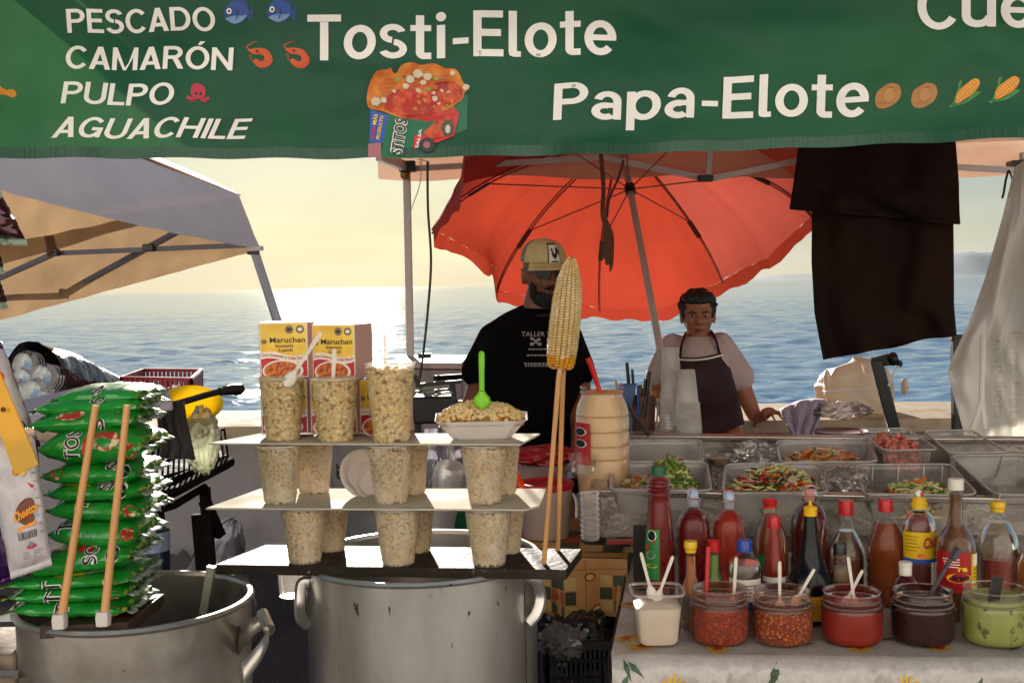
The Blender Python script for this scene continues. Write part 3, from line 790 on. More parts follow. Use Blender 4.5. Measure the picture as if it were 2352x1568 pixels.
limb(b, [M2(1604, 745, .02), M2(1604, 785, .03)], [.052, .062])
armR2 = [M2(1655, 792, .02), M2(1700, 880, .04), M2(1733, 955, .0), M2(1742, 968, -.01)]
armL2 = [M2(1545, 795, .02), M2(1512, 880, .03), M2(1528, 950, -.1), M2(1545, 970, -.14)]
for a in (armR2, armL2): limb(b, a, [.058, .047, .033, .029])
wv = armR2[-1]; zt = ZW + .012
mid = V((wv.x + .035, wv.y - .045, zt + .03))
tips = []
for i in range(4):
    s_ = (i - 1.5)
    a0 = mid + V((s_ * .017, -s_ * .004, 0)); a1 = a0 + V((.022 + s_ * .012, -.03, -.006)); a2 = a1 + V((.012 + s_ * .008, -.028 + .006 * abs(s_), -.012)); a2.z = zt; tips.append([a0, a1, a2])
hand(b, wv, mid, tips, [wv + V((-.02, -.02, 0)), wv + V((-.03, -.05, -.015)), V((wv.x - .02, wv.y - .08, zt))])
wv = armL2[-1]; mid = wv + V((.03, -.06, -.02))
hand(b, wv, mid, [[mid + V((.017 * (i - 1.5), 0, 0)), mid + V((.017 * (i - 1.5), -.03, -.01)), mid + V((.017 * (i - 1.5), -.05, -.03))] for i in range(4)], [wv + V((.025, -.02, 0)), wv + V((.045, -.05, 0)), wv + V((.045, -.075, -.01))])
for hx, kx in ((1578, 1590), (1655, 1680)):
    hp = M2(hx, 968, -.02); kn = M2(kx, 1000, -.43); kn.z = ZW - .02; an = V((kn.x, kn.y + .06, GZ + .07))
    limb(b, [hp, kn, an], [.075, .055, .04]); b.ell((an.x, an.y - .07, GZ + .035), (.04, .11, .036))
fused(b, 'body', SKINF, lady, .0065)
b = MB(); torso(b, T2[:-1], M2, .010)
for a, q in ((armR2, M2(1698, 866, .03)), (armL2, M2(1516, 868, .03))): limb(b, [a[0], a[0].lerp(q, .5), q], [.06, .066, .07])
sh2 = fused(b, 'shirt', mat('white_jersey', '#b9a6a4', .85, nz=.08, ns=8, bump=.2, bs=14), lady, .009, 8)
APR = mat('maroon_apron', '#2a0a10', .8, nz=.25, ns=6)
b = MB()
Lx = [(1556, 820), (1538, 855), (1528, 900), (1530, 950), (1530, 1012)]; Rx = [(1660, 808), (1678, 850), (1692, 900), (1704, 945), (1710, 972)]
def apr(u, v):
    n = 4; t = v * n; i = min(int(t), 3); q = t - i
    l = V((*Lx[i], 0)).lerp(V((*Lx[i + 1], 0)), q); r = V((*Rx[i], 0)).lerp(V((*Rx[i + 1], 0)), q); p = l.lerp(r, u)
    o = -.018 - (.135 + .05 * v) * (1 - abs(.93 * (2 * u - 1)) ** 2.4) ** (1 / 2.4) + .010 * N3((u * 4, v * 3, 4)) - (.40 * max(0, v - .62) / .38 if v > .62 else 0)
    return M2(p.x, p.y + 6 * math.sin(math.pi * u), o)
b.grid(apr, 20, 16); ap = b.build('apron', APR, lady, solid=.005)
b = MB(); b.tube([apr(i / 12, .035) + V((0, -.006, 0)) for i in range(13)], .0045, 6); b.build('piping', PRINTW, ap)
for q in ([M2(1562, 820, -.118), M2(1566, 790, -.11), M2(1574, 766, -.02)], [M2(1652, 810, -.118), M2(1644, 780, -.10), M2(1634, 762, -.02)]):
    b = MB(); b.tube(curve3(q), .011, 6, flat=.5); b.build('strap', APR, ap)
b = MB()
for s_ in ((0, .03, .056, .078, .085, .060), (-.02, -.02, .082, .055, .055, .032), (.028, -.015, .082, .05, .055, .032), (.0, -.05, .07, .05, .03, .02), (-.066, .03, .035, .022, .055, .062), (.066, .03, .035, .022, .055, .062), (0, .06, .0, .07, .06, .08)):
    b.ell(P2(*s_[:3]), s_[3:], rot=rot2, nu=16, nv=10, fn=lambda p: 1 + .09 * N3(p, 5, 2))
hr_ = random.Random(4)
for i in range(240):
    a = hr_.uniform(0, 6.28); e = hr_.uniform(-.15, 1.35); q = V((.080 * math.cos(a) * math.cos(e), .012 + .088 * math.sin(a) * math.cos(e) + .012, .052 + .071 * math.sin(e)))
    if q.y < -.04 and q.z < .065: continue
    t_ = V((hr_.gauss(0, .4) + .5 * math.cos(a), hr_.gauss(0, .4) - .5, hr_.gauss(-.5, .4))).normalized()
    b.tube([P2(*q), P2(*(q + t_ * .010 + V((0, 0, .002)))), P2(*(q + t_ * .018))], [.009, .006, .002], 5)
b.build('hair', HAIR, lady)
EYEW, IRIS, LIP2 = mat('eye_white', '#b0a098', .3), mat('iris', '#120806', .2), mat('woman_lips', '#6e3a30', .5)
for s_ in (-1, 1):
    b = MB(); b.ell(P2(s_ * .031, -.0775, .0), (.0125, .006, .0055), rot=rot2); ey = b.build('eye', EYEW, lady)
    b = MB(); b.ell(P2(s_ * .031, -.083, .0), (.0055, .003, .005), rot=rot2); b.build('iris', IRIS, ey)
    b = MB(); b.tube([P2(s_ * .014, -.089, .017), P2(s_ * .032, -.088, .023), P2(s_ * .05, -.076, .017)], [.003, .0035, .002], 6); b.build('eyebrow', HAIR, lady)
b = MB(); b.tube([P2(-.024, -.088, -.062), P2(0, -.096, -.064), P2(.024, -.088, -.062)], [.003, .006, .003], 8); b.build('lips', LIP2, lady)
# ------------------------------------------------------------------ stock pots, shelves and the cups of corn
ALU = mat('dull_aluminium', '#c6c2bd', .32, .85, nz=.10, ns=3, stretch=(1, 1, .3), col2='#aaa6a1', s2=12, lo=.42, hi=.68, bump=.25, bs=40, bdist=.003, flake=('#5a564f', 75, .28))
ALU2 = mat('used_aluminium_pot', '#b3aca2', .33, .82, nz=.14, ns=3.5, col2='#958d82', s2=10, lo=.42, hi=.68, bump=.2, bs=40, bdist=.004, flake=('#4c463e', 50, .22))
def pot(name, label, c, r, ztop, h, m, dent=None):
    t = thing(name, label, 'pot', (c[0], c[1], ztop - h))
    b = MB(); n = 72; rows = 26
    def body(u, v):
        th = 2 * math.pi * u; z = ztop - h + h * v; rr = r * (1 - .012 * math.sin(math.pi * v)) + .0015 * N3((math.cos(th) * 3, math.sin(th) * 3, v * 3))
        if dent: 
            d_ = math.hypot((th - dent[0]) * r, z - dent[1]); rr -= dent[2] * math.exp(-(d_ / dent[3]) ** 2)
        if v < .04: rr -= .02 * (1 - v / .04)
        return V((c[0] + rr * math.cos(th), c[1] + rr * math.sin(th), z))
    b.grid(body, n, rows)
    b.grid(lambda u, v: V((c[0] + (r - .006) * math.cos(2 * math.pi * u), c[1] + (r - .006) * math.sin(2 * math.pi * u), ztop - h + .02 + (h - .02) * (1 - v))), n, 6)
    b.lathe([(.001, ztop - h + .02), (r - .006, ztop - h + .02)], n, (c[0], c[1], 0)); b.lathe([(.001, ztop - h), (r - .02, ztop - h)], n, (c[0], c[1], 0))
    b.build('body', m, t, sharp=50)
    b = MB(); b.lathe([(r - .007, ztop - .006), (r + .004, ztop - .007), (r + .008, ztop - .001), (r + .004, ztop + .005), (r - .004, ztop + .005), (r - .007, ztop - .001), (r - .007, ztop - .006)], n, (c[0], c[1], 0))
    b.build('rim', m, t)
    return t
pc = W(970, 1335, 2.67); PCX, PCY, PR, PZ = pc.x, pc.y, .262, .990
big = pot('stock_pot', 'big dull aluminium stock pot under the black board holding the corn cups', (PCX, PCY), PR, PZ, .52, ALU, (R(-106), PZ - .21, .010, .05))
b = MB(); mv = lambda a, rr, z: V((PCX + rr * math.cos(a), PCY + rr * math.sin(a), z))
b.tube([mv(R(-28), PR * (1 + .0), PZ - .02 - .05 * i) + V((.002 * N3((i, 2, 3)), 0, 0)) for i in range(10)], .0012, 5); b.build('seam', mat('dark_seam', '#3b3834', .6), big)
for a in (-24, 204):
    b = MB(); q = R(a)
    b.tube(curve3([mv(q, PR, PZ - .03), mv(q, PR + .016, PZ - .032), mv(q + .04, PR + .024, PZ - .07), mv(q, PR + .018, PZ - .105), mv(q - .03, PR + .002, PZ - .125)]), .009, 8, flat=1.5)
    b.build('handle', ALU, big)
# burner stand under the big pot
st = thing('burner_stand', 'black iron burner stand under the big stock pot', 'burner', (PCX, PCY, GZ))
zb = PZ - .52
b = MB(); b.lathe([(.2, zb - .012), (.235, zb - .012), (.235, zb - .001), (.2, zb - .001), (.2, zb - .012)], 36, (PCX, PCY, 0)); b.build('ring', BLACKM, st)
for k in range(4):
    a = R(45 + 90 * k); b = MB(); b.bar(mv(a, .22, zb - .012), mv(a, .25, GZ), .03, .006); b.build('leg', BLACKM, st)

lc = W(312, 1378, 2.35); LX, LY, LR, LZ = lc.x, lc.y, .224, lc.z
lp = pot('stock_pot', 'scratched open stock pot under the stack of green snack bags', (LX, LY), LR, LZ, .5, ALU2)
b = MB(); a0 = R(-16); lv = lambda a, rr, z: V((LX + rr * math.cos(a), LY + rr * math.sin(a), z))
cp = [W(548, 1440, 2.3), W(575, 1420, 2.26), W(606, 1412, 2.24), W(616, 1440, 2.2), W(600, 1470, 2.17), W(556, 1520, 2.16)]
for wd, p in ((.0, 0),): 
    pts = curve3(cp, 5); up = V((0, -.012, -.05))
    n_ = len(pts)
    b.add([q for p_ in pts for q in (p_, p_ + up * (.35 + .65 * abs(pts.index(p_) / n_ - .5) * 2))], [(2 * i, 2 * i + 2, 2 * i + 3, 2 * i + 1) for i in range(n_ - 1)])
b.build('handle', ALU2, lp, solid=.004)
b = MB(); b.tube([W(603, 1408, 2.25), W(619, 1446, 2.2)], .012, 10); b.build('handle_grip', mat('bright_aluminium', '#c9c2b4', .25, .9), lp)
b = MB(); b.tube(curve3([lv(R(-158), LR, LZ - .09), lv(R(-158), LR + .03, LZ - .09), lv(R(-150), LR + .035, LZ - .10), lv(R(-142), LR + .002, LZ - .10)]), .008, 8); b.build('handle', ALU2, lp)
st2 = thing('burner_stand', 'black iron burner stand under the open pot', 'burner', (LX, LY, GZ)); zb2 = LZ - .5
b = MB(); b.lathe([(.17, zb2 - .012), (.2, zb2 - .012), (.2, zb2 - .001), (.17, zb2 - .001), (.17, zb2 - .012)], 36, (LX, LY, 0)); b.build('ring', BLACKM, st2)
for k in range(4):
    a = R(45 + 90 * k); b = MB(); b.bar(lv(a, .19, zb2 - .012), lv(a, .22, GZ), .03, .006); b.build('leg', BLACKM, st2)

# shelves
BOARD = mat('black_painted_board', '#2a231e', .6, spec=.11, nz=.25, ns=9, col2='#3c332c', s2=11, lo=.5, hi=.72, bump=.35, bs=55, flake=('#8f8474', 70, .26))
SHELF = mat('white_acrylic_sheet', '#c2b8a6', .75, nz=.05, ns=6, spec=.04, tr=.12, trc='#d9c8a4', flake=('#a89a80', 90, .22))
Z3, Z2, Z1 = 1.012, 1.1385, 1.2715
def slab(name, pts, z, th, m, label, edge=None):
    P = [WZ(x, y, z) for x, y in pts]
    b = MB(); b.prism([p - V((0, 0, th)) for p in P], (0, 0, th))
    t = b.build(name, m, None, smooth=False, bev=.0015, label=label, cat='shelf', group='display shelves of corn cups')
    return t
slab('serving_board', [(492, 1296), (1300, 1308), (1336, 1260), (1160, 1257), (610, 1250)], Z3, .021, BOARD, 'thick black board on the stock pot, lowest shelf of the corn cups')
slab('display_shelf', [(472, 1166), (1208, 1169), (1240, 1160), (1256, 1121), (598, 1121)], Z2, .004, SHELF, 'white acrylic sheet between the two lower rows of corn cups')
slab('display_shelf', [(478, 1017), (1196, 1019), (1241, 995), (600, 994)], Z1, .004, SHELF, 'white acrylic sheet on top of the middle row, under noodle boxes')
b = MB(); b.bar(W(486, 1300, 2.46), W(468, 1408, 2.46), .016, .02); b.build('support_bar', mat('worn_green_steel', '#8a8a78', .5, .5), label='worn metal bar propping the left end of the black board', cat='bar')

# kernels
def ico(r=1):
    t = (1 + 5 ** .5) / 2
    v = [V(p).normalized() for p in [(-1, t, 0), (1, t, 0), (-1, -t, 0), (1, -t, 0), (0, -1, t), (0, 1, t), (0, -1, -t), (0, 1, -t), (t, 0, -1), (t, 0, 1), (-t, 0, -1), (-t, 0, 1)]]
    f = [(0, 11, 5), (0, 5, 1), (0, 1, 7), (0, 7, 10), (0, 10, 11), (1, 5, 9), (5, 11, 4), (11, 10, 2), (10, 7, 6), (7, 1, 8), (3, 9, 4), (3, 4, 2), (3, 2, 6), (3, 6, 8), (3, 8, 9), (4, 9, 5), (2, 4, 11), (6, 2, 10), (8, 6, 7), (9, 8, 1)]
    mid = {}; f2 = []
    def mp(a, b_):
        k = (min(a, b_), max(a, b_))
        if k not in mid: v.append(((v[a] + v[b_]) / 2).normalized()); mid[k] = len(v) - 1
        return mid[k]
    for a, b_, c in f:
        x, y, z = mp(a, b_), mp(b_, c), mp(c, a); f2 += [(a, x, z), (b_, y, x), (c, z, y), (x, y, z)]
    return v, f, f2
ICV, ICF, ICF2 = ico()
def kernel(b, p, s, hi=True, mi=0):
    rot = Euler((random.random() * 6, random.random() * 6, random.random() * 6)).to_matrix()
    sc = (s * random.uniform(.85, 1.15), s * random.uniform(.85, 1.0), s * random.uniform(.7, .95))
    vs = ICV if hi else ICV[:12]
    b.add([V(p) + rot @ V((q.x * sc[0], q.y * sc[1], q.z * sc[2])) for q in vs], ICF2 if hi else ICF, mi)
CORN = mat('boiled_corn', '#ecd08e', .38, nz=.10, ns=60, col2='#efd9a6', s2=35, lo=.4, hi=.62, tr=.35, trc='#f4d08a', coat=.25)
CORNP = mat('pale_corn', '#ecd6aa', .45, nz=.10, ns=70, col2='#f4ead6', s2=40, lo=.38, hi=.6, tr=.4, trc='#f6e0bc', coat=.15)
CORNY = mat('yellow_corn', '#dba63c', .4, nz=.2, ns=60, tr=.25, trc='#e8b040', coat=.2)
CORE = mat('corn_core', '#aa7a3a', .6, nz=.3, ns=50, tr=.35, trc='#d0a050')
COREP = mat('creamy_corn_core', '#d6b888', .6, nz=.25, ns=80, tr=.4, trc='#d8b070')
CUPM = clear('clear_cup', (1, .99, .97), .10, (.85, .8, .74), .12, .5)
CUPF = clear('fogged_cup', (1, .98, .95), .13, (.95, .9, .82), .2, .5)
RB, RT, CH = .0335, .0485, .130
def cup_thing(name, label, h, rt, rb, fill, kind, frost=CUPM, group='cups of corn kernels'):
    t = thing(name, label, 'cup', (0, 0, 0), group=group)
    b = MB(); b.lathe([(.001, .002), (rb * .93, .002), (rb, .0), (rb + (rt - rb) * .04, h * .06), (rt, h * .985), (rt + .002, h * .99), (rt + .0025, h), (rt + .0005, h)], 36)
    b.build('cup_wall', frost, t)
    b = MB(); b.lathe([(rt + .0004, h - .004), (rt + .0028, h - .003), (rt + .0028, h + .0008), (rt + .0004, h + .0008)], 36); b.build('rim', clear('cup_rim', (1, .98, .95), .5, (.92, .87, .8), .12, .8), t)
    rad = lambda z: rb + (rt - rb) * z / h - .0016
    b = MB(); nl = 16
    zt = h * fill
    b.lathe([(.001, .004)] + [(rad(z) - (.0045 if kind != 'fine' else .002), z) for z in [.004 + (zt - .008) * i / nl for i in range(nl + 1)]] + [(.001, zt - .004)], 30)
    core = b.build('corn', CORE if kind == 'whole' else COREP, t, kind='stuff')
    b = MB()
    if kind == 'whole': s0, cnt = .0064, int(800 * (rt / RT) * (h / CH))
    elif kind == 'mix': s0, cnt = .0046, int(1500 * (h / CH))
    else: s0, cnt = .0041, int(1700 * (h / CH))
    for i in range(cnt):
        z = .004 + (zt - .006) * random.random(); a = random.random() * 2 * math.pi
        sz = s0
        if kind == 'mix': sz = .0056 if z < zt * (.35 + .1 * math.sin(a * 2)) else .0034
        r_ = max(.004, rad(z) - sz * random.uniform(.62, .74))
        kernel(b, (r_ * math.cos(a), r_ * math.sin(a), z), sz * random.uniform(.85, 1.15), kind == 'whole')
    for i in range(int(140 * (.0054 / s0) ** 1.3)):
        a = random.random() * 2 * math.pi; r_ = rad(zt) * math.sqrt(random.random()) * .95
        kernel(b, (r_ * math.cos(a), r_ * math.sin(a), zt - .002 + .004 * random.random() + .006 * (1 - r_ / rt)), s0, kind == 'whole')
    b.build('kernels', CORN if kind == 'whole' else CORNP, t, kind='stuff')
    return t
SPOONW = mat('white_spoon', '#efe6da', .35, nz=.04, tr=.25, trc='#f0e2cc')
def spoon(tip, end, m, name, label, w=.011, bowl=True, group=None, cat='spoon', twist=(0, -1, 0)):
    """plastic spoon with its bowl at `tip`, handle ending at `end`"""
    tip, end = V(tip), V(end); d = (end - tip); L = d.length; d.normalize(); a = d.cross(V(twist)).normalized(); nrm = a.cross(d)
    b = MB(); wp = [(0, .25), (.04, .75), (.11, 1.0), (.20, .85), (.27, .42), (.33, .26), (.6, .27), (.85, .32), (.96, .3), (1.0, .12)]
    def f(u, v):
        s_ = v * (len(wp) - 1); i = min(int(s_), len(wp) - 2); q = s_ - i
        t_ = wp[i][0] * (1 - q) + wp[i + 1][0] * q; hw = (wp[i][1] * (1 - q) + wp[i + 1][1] * q) * w
        x = (2 * u - 1)
        dish = (-.35 * w * (1 - x * x) if t_ < .3 else .22 * w * (1 - x * x)) * (1 if bowl else .5)
        return tip + d * L * t_ + a * hw * x - nrm * dish
    b.grid(f, 6, 27)
    return b.build(name, m, None, sharp=60, solid=.0012, label=label, cat=cat, group=group)

def cup_at(x, y, z): return WZ(x, y, z)
zt1, zt2, zt3 = Z1 + .0005, Z2 + .0005, Z3 + .0005
# top shelf
t1 = cup_thing('corn_cup', 'clear cup of whole corn with a white spoon leaning right, left of the top shelf', .137, .0492, .0362, .93, 'whole'); t1.location = cup_at(651, 1009, zt1)
t2 = dup(t1, cup_at(772, 1011, zt1), .9, 'clear cup of whole corn with an upright white spoon, second on the top shelf', scale=(1.03, 1.03, .99))
t3 = cup_thing('corn_cup', 'tallest clear cup of corn on the top shelf, beside the noodle boxes', .166, .0528, .0385, .9, 'whole'); t3.location = cup_at(900, 1012, zt1)
def wtop(x, y, d): return W(x, y, d)
dc = depth(t1.location)
spoon(W(655, 888, dc - .052), W(738, 762, dc - .03), SPOONW, 'plastic_spoon', 'white plastic spoon leaning right out of the first top-shelf cup', .0145)
spoon(W(764, 896, dc - .053), W(768, 800, dc - .045), SPOONW, 'plastic_spoon', 'white plastic spoon standing in the second top-shelf cup', .0145)
spoon(W(886, 930, dc - .01), W(883, 768, dc), SPOONW, 'plastic_spoon', 'white plastic spoon standing in the tallest corn cup', .009)
# lower shelves
hm, hl = Z1 - Z2 - .006, Z2 - Z3 - .006
mA = cup_thing('corn_cup', 'cup of creamy corn with whole kernels at its base, front left of the middle row', hm, .0505, .034, .93, 'mix', CUPF); mA.location = cup_at(644, 1153, zt2)
mB = dup(mA, cup_at(899, 1153, zt2), 2.1, 'cup of creamy corn on the middle shelf below the tallest cup')
mC = cup_thing('corn_cup', 'cup of finely creamed corn on the middle shelf under the foam tray', hm, .0505, .034, .95, 'fine', CUPF); mC.location = cup_at(1115, 1155, zt2)
mD = cup_thing('corn_cup', 'amber corn cup at the back left of the middle shelf', hm, .0465, .034, .9, 'mix', CUPF); mD.location = cup_at(722, 1130, zt2)
dup(mD, cup_at(942, 1132, zt2), 1.2, 'amber corn cup half hidden behind the central middle-shelf cup')
dup(mD, cup_at(1150, 1133, zt2), 2.6, 'amber corn cup half hidden behind the right middle-shelf cup')
lA = cup_thing('corn_cup', 'cup of creamed corn at the front left of the black board', hl, .0495, .0345, .96, 'fine', CUPF); lA.location = cup_at(701, 1288, zt3)
dup(lA, cup_at(915, 1292, zt3), 1.7, 'cup of creamed corn at the front middle of the black board')
dup(lA, cup_at(1124, 1294, zt3), 3.9, 'cup of creamed corn at the front right of the black board')
lD = cup_thing('corn_cup', 'amber corn cup behind the front left cup on the black board', hl, .0475, .034, .94, 'mix', CUPF); lD.location = cup_at(757, 1262, zt3)
dup(lD, cup_at(954, 1264, zt3), 1.9, 'amber corn cup behind the middle cup on the black board')
dup(lD, cup_at(1160, 1266, zt3), 3.0, 'amber corn cup behind the right cup on the black board')

# foam tray heaped with corn
FOAM = mat('white_foam', '#d8d0cc', .6, nz=.05, ns=12, tr=.12, trc='#e0d0c0', bump=.1, bs=200)
tr_c = WZ(1107, 1006, Z1); tr_c.z = Z1
ft = thing('foam_tray', 'white foam tray heaped with corn kernels at the right end of the top shelf', 'tray', tr_c)
b = MB(); kk = 2.54 / F
def octa(hx, hy, c=.32):
    p = [(-hx + c * hy, -hy), (hx - c * hy, -hy), (hx, -hy + c * hy * 1.3), (hx, hy - c * hy * 1.3), (hx - c * hy, hy), (-hx + c * hy, hy), (-hx, hy - c * hy * 1.3), (-hx, -hy + c * hy * 1.3)]
    return p
rings = [(62, 40, 0), (66, 44, 2), (98, 72, 38), (104, 77, 42), (106, 79, 44), (100, 74, 41), (66, 44, 5), (60, 40, 4)]
vs_ = []
for hx, hy, z in rings:
    for x, y in octa(hx, hy): 
        vs_.append(V((x * kk, y * kk * .62, z * kk + (.012 if y > 0 and z > 30 else 0))) + tr_c)
n = len(rings)
b.add(vs_, [(i * 8 + j, i * 8 + (j + 1) % 8, (i + 1) * 8 + (j + 1) % 8, (i + 1) * 8 + j) for i in range(n - 1) for j in range(8)] + [list(range(8))[::-1], list(range((n - 1) * 8, n * 8))])
b.build('tray', FOAM, ft, sharp=35, bev=.0015)
b = MB()
def hz(x, y): 
    q = max(0, 1 - (abs(x / 98) ** 2.2 + abs(y / 70) ** 2.2)); return 41 + 42 * q ** .6 * (1 + .25 * N3((x * .02, y * .02, 1)))
for i in range(1500):
    x, y = random.uniform(-94, 94), random.uniform(-66, 66)
    if abs(x / 98) ** 2.2 + abs(y / 70) ** 2.2 > 1: continue
    z = hz(x, y) - random.random() * 4
    kernel(b, tr_c + V((x * kk, y * kk * .62, z * kk)), random.uniform(.0042, .0056), True, 0 if random.random() < .86 else 1)
b.grid(lambda u, v: tr_c + V(((-96 + 192 * u) * kk, (-70 + 140 * v) * kk * .62, (hz(-96 + 192 * u, -70 + 140 * v) - 8) * kk)), 20, 14, 2)
b.build('kernels', [CORN, mat('browned_corn', '#c07a34', .4, nz=.2, ns=40, tr=.2, trc='#c87830'), CORE], ft, kind='stuff')
GRN = mat('lime_spoon', '#86d41a', .3, nz=.05, tr=.25, trc='#90e020')
spoon(W(1107, 938, 2.47), W(1106, 806, 2.47), GRN, 'green_spoon', 'lime green plastic spoon stuck upright in the tray of corn', .019)

# instant noodle boxes
BOXW = mat('noodle_box_card', '#e9e2d6', .5, nz=.05); 
BXY = mat('noodle_box_yellow', '#e5b021', .45, nz=.14, ns=12, col2='#f0d66a', s2=6, lo=.45, hi=.65)
BXR = mat('noodle_box_red', '#c0122c', .45, nz=.08); BXP = mat('noodle_box_side', '#b58f86', .6, nz=.05, ns=8)
NOOD = mat('noodle_photo', '#cf7a2c', .5, nz=.3, ns=160, col2='#a8301c', s2=120, lo=.45, hi=.6)
BRONZ = mat('seal_bronze', '#7e6a48', .5, nz=.1)
def noodle_box(x, ytop, ybot, d, rz, label, hw=56, sx=1.0):
    k = d / F; wd = 2 * hw * k; h = (ybot - ytop) * k
    base = W(x, ybot, d)
    t = thing('noodle_box', label, 'box', base, rz, group='instant noodle boxes')
    q = t.matrix_basis
    rotm = Matrix.Rotation(rz, 4, 'Z'); M_ = Matrix.Translation(base) @ rotm
    dp = wd * .95
    b = MB(); T = lambda x, y, z: M_ @ V((x, y, z))
    hw2 = wd / 2
    b.hexa([T(-hw2, 0, 0), T(hw2, 0, 0), T(hw2, dp, 0), T(-hw2, dp, 0), T(-hw2, 0, h), T(hw2, 0, h), T(hw2, dp, h), T(-hw2, dp, h)])
    b.build('carton', BXP, t, smooth=False, bev=.0015)
    fm = lambda o: (lambda u, v: T((u - .5) * wd, -.0004 - o, v * h))
    def pr(name, mats, items):
        b = MB()
        for vf, o, mi in items: b.print2d(vf, fm(o), mi)
        return b.build(name, mats, t, smooth=False)
    wav = [(u / 12, .44 + .045 * math.sin(u / 12 * 6.0 + .4)) for u in range(13)]
    items = [(rect2d(.015, .01, .985, .99), .0, 0), (poly2d([(.03, .98), (.03, wav[0][1])] + [(max(.03, min(.97, a)), c) for a, c in wav] + [(.97, .98)]), .0004, 1),
             (poly2d([(.03, .03)] + [(max(.03, min(.97, a)), c - .12) for a, c in wav][::1] + [(.97, .03)]), .0004, 2), (ell2d(.47, .13, .42, .2, 24), .0008, 0), (ell2d(.46, .14, .37, .165, 24), .0012, 3)]
    for e in ((.62, .87, .09, .075), (.84, .87, .09, .075)): items += [(ell2d(*e, 16), .0008, 4), (ell2d(e[0], e[1], .05, .03, 10), .0012, 0 if e[0] > .7 else 5)]
    pr('front_print', [BOXW, BXY, BXR, NOOD, BRONZ, PRINTK], items)
    items = [(text2d('Maruchan', .1, .012, 'C', box=.72), .0016, 0), (text2d('Instant', .06, .01, 'C', box=.36), .0016, 0), (text2d('Lunch', .06, .01, 'C', box=.28), .0016, 0), (text2d('Con Camarón y Chile Piquín', .055, .01, 'C', box=.9), .0016, 1)]
    offs = [(.58, .64), (.52, .555), (.54, .475), (.5, .365)]
    b = MB()
    for (vf, o, mi), (ox, oy) in zip(items, offs): b.print2d(vf, (lambda u, v: fm(o)(u + ox, v + oy + (.035 * math.sin((u + ox) * 6 + .4) if mi else 0))), mi)
    b.print2d(ell2d(.1, .66, .06, .045, 14), fm(.0016), 2)
    b.build('lettering', [PRINTK, PRINTR, BRONZ], t, smooth=False)
    return t
noodle_box(655, 870, 996, 2.60, R(2), 'yellow and red noodle box in the lower row behind the first corn cup', 54)
noodle_box(768, 872, 997, 2.60, R(-3), 'yellow and red noodle box in the lower row behind the second corn cup', 54)
noodle_box(872, 872, 998, 2.60, R(-17), 'noodle box in the lower row showing its plain side, behind the tallest cup', 48)
noodle_box(654, 740, 868, 2.60, R(1), 'noodle box on top of the row at the left, above the first corn cup', 56)
noodle_box(768, 745, 870, 2.60, R(-16), 'noodle box on top of the row showing its plain pinkish side', 54)

# corn on the cob held up by two sticks
CT, CB = W(1313, 588, 2.42), W(1287, 848, 2.42)
cob = thing('corn_cob', 'pale corn on the cob standing upright on two bamboo sticks', 'corn', CB)
axc = (CT - CB); LC = axc.length; axc.normalize(); ca = axc.cross(V((0, 1, 0))).normalized(); cb = ca.cross(axc)
ca = -ca if ca.x < 0 else ca
def cr(t):
    pts = [(0, .024), (.06, .0275), (.2, .0305), (.4, .031), (.6, .0295), (.78, .0245), (.9, .0165), (.97, .0085), (1, .004)]
    for (a, r0), (c, r1) in zip(pts, pts[1:]):
        if t <= c: return r0 + (r1 - r0) * (t - a) / (c - a)
    return .004
b = MB(); b.add([], []); n = 24
vs_ = [CB + axc * LC * (j / 24) + (ca * math.cos(2 * math.pi * i / n) + cb * math.sin(2 * math.pi * i / n)) * max(.002, cr(j / 24) - .0035) for j in range(25) for i in range(n)]
b.add(vs_, [(j * n + i, j * n + (i + 1) % n, (j + 1) * n + (i + 1) % n, (j + 1) * n + i) for j in range(24) for i in range(n)] + [list(range(n))[::-1], list(range(24 * n, 25 * n))])
b.build('cob_core', mat('cob_core', '#8a6430', .6, nz=.2, ns=40), cob)
b = MB(); by = MB(); rows = 16; nk = 44
for i in range(rows):
    for j in range(nk):
        t = (j + .5 + .25 * math.sin(i * 2.3)) / nk
        if t > .985: continue
        r_ = cr(t); a = 2 * math.pi * (i + .12 * math.sin(t * 5)) / rows
        if r_ < .009 and i % 2: continue
        dr_ = ca * math.cos(a) + cb * math.sin(a); tg = dr_.cross(axc)
        wd = min(.0062, math.pi * r_ / rows * .93) * random.uniform(.88, 1.04); hl_ = LC / nk * .49 * random.uniform(.88, 1.06)
        c = CB + axc * LC * t + dr_ * (r_ - .0022)
        if t < .03 and random.random() < .7: continue
        (by if t < .11 + .02 * math.sin(i) else b).add([c + tg * q.x * wd + axc * q.y * hl_ + dr_ * q.z * .0042 for q in [V((abs(k.x) ** .7 * (1 if k.x > 0 else -1), abs(k.y) ** .7 * (1 if k.y > 0 else -1), k.z)) for k in ICV]], ICF2)
b.build('kernels', mat('cob_corn', '#d9b878', .4, nz=.14, ns=50, col2='#e4cd9c', s2=18, lo=.42, hi=.6, tr=.15, trc='#e0b860', coat=.2), cob, kind='stuff')
by.build('base_kernels', mat('cob_corn_yellow', '#dc9a1e', .4, nz=.2, ns=60, tr=.15, trc='#e8a820', coat=.2), cob, kind='stuff')
b = MB(); b.tube([CB + axc * .03 + V((0, -.012, 0)), W(1283, 870, 2.40), W(1249, 1297, 2.475)], .0052, 8); tag(b.build('bamboo_stick', BAMBOO), 'bamboo stick holding up the corn cob, foot nearer the board edge', 'stick', 'bamboo sticks of the corn cob')
